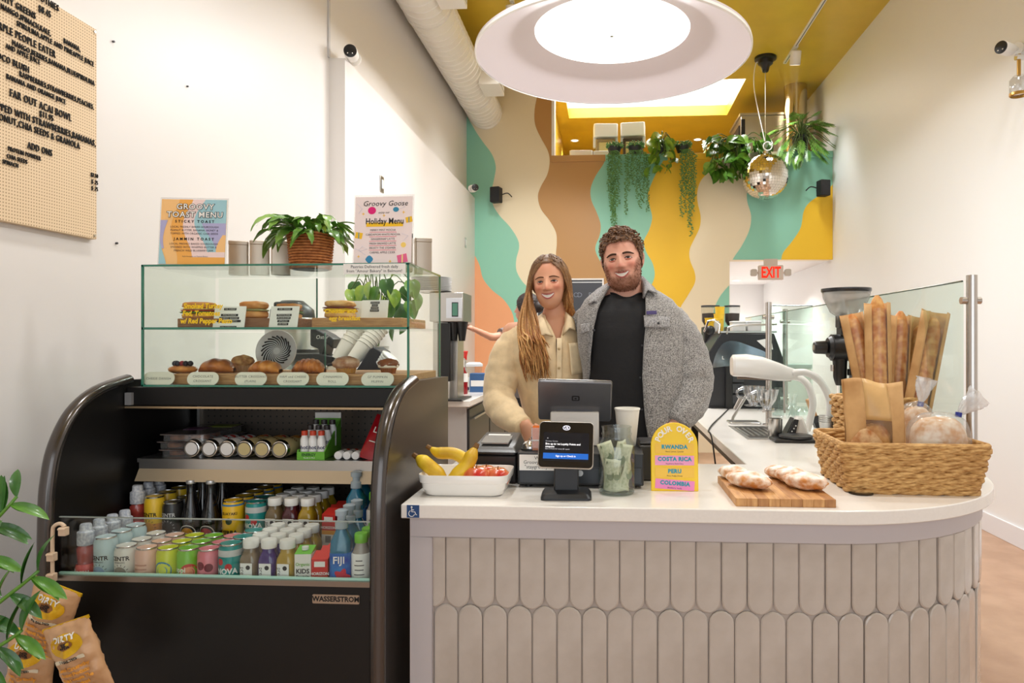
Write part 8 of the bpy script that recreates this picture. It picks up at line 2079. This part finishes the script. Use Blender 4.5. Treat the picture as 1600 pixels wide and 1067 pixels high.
# feathery philodendron in a dark pot at the right
b = ledge(1250); ph = thing('ledge_philodendron', 'feathery philodendron in a black pot at the right of ledge', 'plant', b, group='plants on the loft ledge')
MB().lathe([(.075, 0), (.08, .004), (.10, .19), (.105, .2), (.095, .2), (.09, .18), (0, .17)], 28, cap=False).build('pot', M_BLACK, ph)
def lobed(name, L, m):
    mb = MB(); mb.tube([(0, 0, 0), (L, 0, -.1 * L)], .004, 4)
    for k in range(7):
        t = .2 + .8 * k / 6; l = L * .42 * (1 - .55 * abs(t - .5))
        for s in (-1, 1):
            a = R(58 - 34 * t) * s; bx = t * L; d = Vector((math.cos(a), math.sin(a), -.18)); n_ = Vector((-d.y, d.x, 0)) * l * .13
            p0 = Vector((bx, 0, -.1 * bx)); mb.add([p0 - n_ * .5, p0 + d * l * .5 - n_, p0 + d * l, p0 + d * l * .5 + n_, p0 + n_ * .5], [(0, 1, 2, 3, 4)])
    me = mb.mesh(name, True, 180); me.materials.append(m); return me
lb = [lobed('lobed_leaf', .22, m_lf4), lobed('lobed_leaf', .20, m_lf), lobed('lobed_leaf', .18, m_lf4)]
for i in range(58):
    r_ = rp; aa = r_.uniform(0, 6.3); ee = r_.random() ** .5; px = 1256 + 40 * ee * math.cos(aa); py = 212 + 36 * ee * math.sin(aa); q = on_y(px, py, YB - .02 - .2 * r_.random()) - b
    a = math.atan2(q.z - .25, q.x) + r_.uniform(-.5, .5)
    st = Vector((0, 0, .18)); MB().tube(spline([st, st.lerp(q, .5) + Vector((0, -.02, .08)), q], 4), .005, 5).build('stem', m_stem, ph, angle=180)
    place(lb[i % 3], ph, q, (math.cos(a) * .7, -.45, math.sin(a) * .45 - .4), r_.uniform(-.6, .6), r_.uniform(.75, 1.1))
# trailing string plants
m_bead = mat('string_leaf', (116, 164, 92), .5, noise=(20, .3, (76, 126, 66)))
def trailing(px, lens, lab, seed):
    r_ = random.Random(seed); b = ledge(px, -.05); t = thing('trailing_string_plant', lab, 'plant', b, group='plants on the loft ledge')
    MB().lathe([(.06, 0), (.09, .10), (.094, .1), (.085, .09), (0, .085)], 20, cap=False).build('pot', M_DARK, t)
    mb = MB()
    for i in range(150):
        a = r_.uniform(0, 6.3); e = r_.random() ** .5; mb.ell((.115 * e * math.cos(a), .1 * e * math.sin(a), .09 + .06 * r_.random()), .011, 5, 3)
    o = mb.build('crown', m_bead, t, angle=180); o['kind'] = 'stuff'
    mb = MB()
    for dx, py in lens:
        q = on_y(px + dx, py, YB - .09); n = int((ZL - q.z) / .018); x = q.x - b.x
        pts = []
        for k in range(n + 8):
            z = .1 - k * .018; xx = x * min(1, k / 8) + .018 * mnoise.noise(Vector((seed + dx, k * .16, 0))); yy = -.085 * min(1, k / 5) - .05 * (1 if k > 4 else 0)
            pts.append(Vector((xx, yy, z)))
            for s in range(2):
                an = r_.uniform(0, 6.3); mb.ell(tuple(pts[-1] + Vector((math.cos(an) * .017, math.sin(an) * .012, r_.uniform(-.009, .009)))), (.011, .008, .0065), 5, 3)
        mb.tube(pts, .003, 4)
    o = mb.build('trailing_stems', m_bead, t, angle=180); o['kind'] = 'stuff'
trailing(960, ((-6, 330), (-2, 362), (2, 358), (-9, 300), (6, 320), (0, 340), (-4, 345), (9, 275)), 'long string plant trailing down the teal band, leftmost', 3)
trailing(992, ((-14, 335), (-10, 300), (-3, 290), (3, 310), (8, 326), (13, 318), (17, 300), (20, 330), (-6, 280)), 'string plant trailing down the teal band, right of the longest', 4)
trailing(1066, ((-2, 340), (4, 335), (10, 355), (13, 368), (16, 330), (7, 305), (0, 300), (19, 310)), 'string plant trailing down the yellow mural band', 5)
# ------------------------------------------------------------------ potted plant at the lower left corner
b = Vector((-1.30, 1.22, 0)); zz = thing('potted_plant', 'glossy green potted plant at the lower left edge in front of fridge', 'plant', b)
MB().lathe([(.11, 0), (.12, .01), (.15, .36), (.155, .38), (.14, .38), (.13, .35), (0, .34)], 32, cap=False).build('pot', M_WPLASTIC, zz)
zl = [leaf_mesh('glossy_leaf', .080, .0125, 'lance', b_, .3, m, 8) for b_, m in ((.15, m_lf2), (.3, m_lf), (.4, m_lf2))]
for (px, py, v), s0 in (((26, 776, 1.40), 0), ((60, 892, 1.30), 1), ((-10, 860, 1.32), 2), ((34, 985, 1.28), 3), ((-40, 800, 1.45), 4)):
    tip = at_v(px, py, v) - b; base_ = Vector((rp.uniform(-.04, .04), rp.uniform(-.04, .04), .34)); mid = base_.lerp(tip, .55) + Vector((-.10, 0, .06))
    c = spline([base_, mid, tip], 10); MB().tube(c, [lerp(.007, .003, k / 20) for k in range(21)], 7).build('stem', m_lf, zz, angle=180)
    for k in [x * .5 for x in range(14, 41)]:
        k = int(k) if k == int(k) else int(k)
        d = (c[min(k + 1, 20)] - c[k - 1]).normalized(); s = 1 if k % 2 else -1; sd = d.cross(Vector((0, -1, .2))).normalized() * s
        place(zl[k % 3], zz, c[k], d * .55 + sd * .85 + Vector((.1, 0, -.1)), rp.uniform(-.5, .5) + .5 * s, rp.uniform(.75, 1.05))
# ================================================================== clip strip with bags of chips
h = on_y(97, 822, 1.735)
cs_ = thing('clip_strip', 'beige plastic hanging clip strip on the fridge glass', 'clip strip', (h.x, 1.73, h.z))
m_cl = mat('clip_beige', (226, 200, 172), .4)
z1_ = on_y(85, 907, 1.735).z - h.z
MB().tube(spline([(.012, 0, .0), (0, 0, .008), (-.016, 0, .002), (-.022, 0, -.02), (-.022, 0, z1_)], 5), .0048, 10).build('rod', m_cl, cs_, angle=180)
for py in (828, 868, 900):
    z = on_y(90, py, 1.735).z - h.z; x = -.022 if py > 840 else .01
    MB().bb(x - .010, x + .010, -.010, .006, z - .012, z + .010).build('clip', m_cl, cs_, bevel=.002); MB().tube([(x - .008, -.011, z + .006), (x + .012, -.011, z + .006)], .003, 6).build('clip_pin', m_cl, cs_)
m_chip = mat('chip_bag', (216, 172, 130), .35, noise=(7, .15, (196, 148, 104)), bump=(18, .35)); m_gold = mat('chip_gold', (232, 182, 30), .25, .35, bump=(30, .3)); m_or = mat('chip_orange_ink', (236, 160, 50), .5)
def chip_bag(top, rot_deg, w, hgt, v, lab, word=True, seed=0):
    p = on_y(top[0], top[1], v); t = thing('chip_bag', lab, 'chip bag', p, rot=(R(4), R(rot_deg), 0), group='hanging bags of chips')
    n, m = 24, 30
    def th(u, s): return .030 * (math.sin(math.pi * min(1, max(0, s)))) ** .55 * (math.sin(math.pi * u)) ** .6
    def pt(u, s, sg): 
        x = (u - .5) * w * (1 - .05 * math.sin(math.pi * s)); k = mnoise.noise(Vector((u * 5 + seed, s * 6, sg))) * .008 * math.sin(math.pi * s) + .004 * mnoise.noise(Vector((u * 13 + seed, s * 15, sg)))
        return (x, sg * (th(u, s) + .0006) + k, -s * hgt)
    P = [[pt(u / n, s / m, -1) for u in range(n + 1)] + [pt(1 - u / n, s / m, 1) for u in range(1, n)] for s in range(m + 1)]
    MB().grid(P[::-1], close_u=True).build('bag', m_chip, t, angle=180)
    def surf(x, z): u = min(1, max(0, x / w + .5)); return pt(u, -z / hgt, -1)[1]
    def decal(outl, name, mm, off):
        cx = sum(a for a, _ in outl) / len(outl); cz = sum(b for _, b in outl) / len(outl); P_ = []
        for k in (.02, .35, .7, 1.0): P_.append([(cx + (a - cx) * k, surf(cx + (a - cx) * k, cz + (b_ - cz) * k) - off, cz + (b_ - cz) * k) for a, b_ in outl])
        MB().grid(P_, close_u=True).build(name, mm, t, angle=180)
    cz = -hgt * .26
    decal([(a, cz + b_) for a, b_ in circle(w * .34, 28, ry=hgt * .145)], 'gold_oval', m_gold, .0014)
    decal([(a, cz + b_) for a, b_ in circle(w * .16, 20, ry=hgt * .055)], 'brown_badge', mat('chip_brown', (150, 96, 40), .4), .0024)
    def dtext(s, x, z, size, mm, bold=.0004, sp=1.0):
        me = text_mesh(s, size, bold=bold, space=sp); me.materials.append(mm)
        for v_ in me.vertices: xx, zz_ = v_.co.x + x, v_.co.y + z; v_.co = (xx, surf(xx, zz_) - .0032, zz_)
        put('lettering', me, t)
    dtext('DIRTY', 0, cz + hgt * .088, .018, M_PAPER, .0008, 1.15); dtext('DEEP', 0, cz + hgt * .012, .009, M_INK); dtext('RIVER', 0, cz - hgt * .022, .009, M_INK)
    decal([(a, cz - hgt * .19 + b_) for a, b_ in rrect(w * .62, hgt * .05, .002, 2)], 'name_band', mat('chip_cream', (240, 228, 200), .5), .0014); dtext('SEA SALTED', 0, cz - hgt * .19, .0085, M_INK)
    for i, s in enumerate(('Really Crunchy', 'Russet Potato', 'Chips From The', 'Mississippi', 'Delta Coast')): dtext(s, 0, -hgt * (.56 + .075 * i), .0125, m_or, .0006)
    MB().bb(-w / 2, w / 2, -.0025, .0025, -.008, .0).build('top_seam', m_gold, t); MB().bb(-w * .475, w * .475, -.0022, .0022, -hgt, -hgt + .007).build('bottom_seam', m_gold, t)
chip_bag((52, 985), 8, .13, .20, 1.70, 'bag of chips hanging behind the other two, lowest', seed=9)
chip_bag((92, 914), 19, .128, .190, 1.655, 'tan bag of chips with yellow oval hanging from the clip strip', seed=2)
chip_bag((102, 972), -19, .122, .185, 1.60, 'tan bag of chips with yellow oval, right one of the hanging bags', seed=5)
# ================================================================== letter board on the left wall
def peg_material():
    m = bpy.data.materials.new('peg_letter_board'); m.use_nodes = True; nt = m.node_tree; b = nt.nodes['Principled BSDF']; b.inputs['Roughness'].default_value = .6
    tc = nt.nodes.new('ShaderNodeTexCoord'); sp = nt.nodes.new('ShaderNodeSeparateXYZ'); nt.links.new(tc.outputs['Object'], sp.inputs[0]); ds = []
    for ax in ('Y', 'Z'):
        a = nt.nodes.new('ShaderNodeMath'); a.operation = 'MULTIPLY'; a.inputs[1].default_value = 100; nt.links.new(sp.outputs[ax], a.inputs[0])
        f = nt.nodes.new('ShaderNodeMath'); f.operation = 'FRACT'; nt.links.new(a.outputs[0], f.inputs[0])
        s = nt.nodes.new('ShaderNodeMath'); s.operation = 'SUBTRACT'; s.inputs[1].default_value = .5; nt.links.new(f.outputs[0], s.inputs[0])
        p = nt.nodes.new('ShaderNodeMath'); p.operation = 'MULTIPLY'; nt.links.new(s.outputs[0], p.inputs[0]); nt.links.new(s.outputs[0], p.inputs[1]); ds.append(p)
    ad = nt.nodes.new('ShaderNodeMath'); ad.operation = 'ADD'; nt.links.new(ds[0].outputs[0], ad.inputs[0]); nt.links.new(ds[1].outputs[0], ad.inputs[1])
    lt = nt.nodes.new('ShaderNodeMath'); lt.operation = 'LESS_THAN'; lt.inputs[1].default_value = .055; nt.links.new(ad.outputs[0], lt.inputs[0])
    mx = nt.nodes.new('ShaderNodeMix'); mx.data_type = 'RGBA'; nt.links.new(lt.outputs[0], mx.inputs[0]); mx.inputs[6].default_value = lin((232, 206, 170)); mx.inputs[7].default_value = lin((168, 136, 100)); nt.links.new(mx.outputs[2], b.inputs['Base Color']); return m
e = on_x(152.5, 200, XL + .025); ztp = on_x(150, 45, XL + .025).z; zbt = on_x(155.5, 375, XL + .025).z
lbd = thing('letter_board', 'tan peg letter board with black smoothie menu on left wall', 'menu board', (XL, e.y, zbt))
MB().bb(0, .022, -1.6, 0, 0, ztp - zbt).build('board', peg_material(), lbd, bevel=.002)
for z in (.012, ztp - zbt - .012): MB().cyl((.020, -.012, z), (.026, -.012, z), .004, n=10).build('corner_screw', M_STEEL, lbd)
for s, px, py, hpx in (('SMOOTHIES', 91, 14, 12), ('$8.45', 79, 24, 12), ('MIGHTY GREENS', 55, 26, 12), ('MANGO,SPINACH,KALE,', 79, 53, 9.5), ('BANANA,', 125, 78, 9), ('SPIRULINA,APPLE AND PINEAPPLE JUICE', 146, 101, 9), ('PURPLE PEOPLE EATER', 86, 86, 13), ('MANGO,BERRIES,BANANA,BLUESPIRULINA', 147, 131, 9), ('AND APPLE JUICE', 62, 98, 9), ('COCO BLUSH', 45, 110, 12), ('RASPBERRIES,STRAWBERRIES,PEACHES,', 146, 168, 9), ('BANANA AND ORANGE JUICE', 102, 160, 9), ('FAR OUT ACAI BOWL', 111, 185, 13), ('$11.95', 83, 186, 11), ('TOPPED WITH STRAWBERRIES,BANANAS,', 149, 225, 11.5), ('COCONUT,CHIA SEEDS & GRANOLA', 124, 229, 11.5), ('ADD ONS', 81, 240, 12), ('PROTEIN POWDER', 63, 248.5, 8), ('CHIA SEEDS', 42, 253.5, 8), ('SPINACH', 28, 259.5, 8), ('$2.50', 152.5, 276, 7.5), ('$ .25', 152.5, 286.5, 7.5), ('$ .75', 152.5, 296.5, 7.5)):
    q = on_x(px, py, XL + .023); v = q.y / ray(px, py).y
    cap = hpx / FPX * v; q = q - Vector((XL, e.y, zbt))
    me = text_mesh(s, cap / .84, 'RIGHT', extrude=.0015, bold=.0002 if hpx > 9.2 else 0.0, space=1.14); me.materials.append(M_INK)
    o = put('letter_row', me, lbd, (.0245, q.y, q.z), (math.pi / 2, 0, math.pi / 2)); o.scale = (.66, 1, 1)
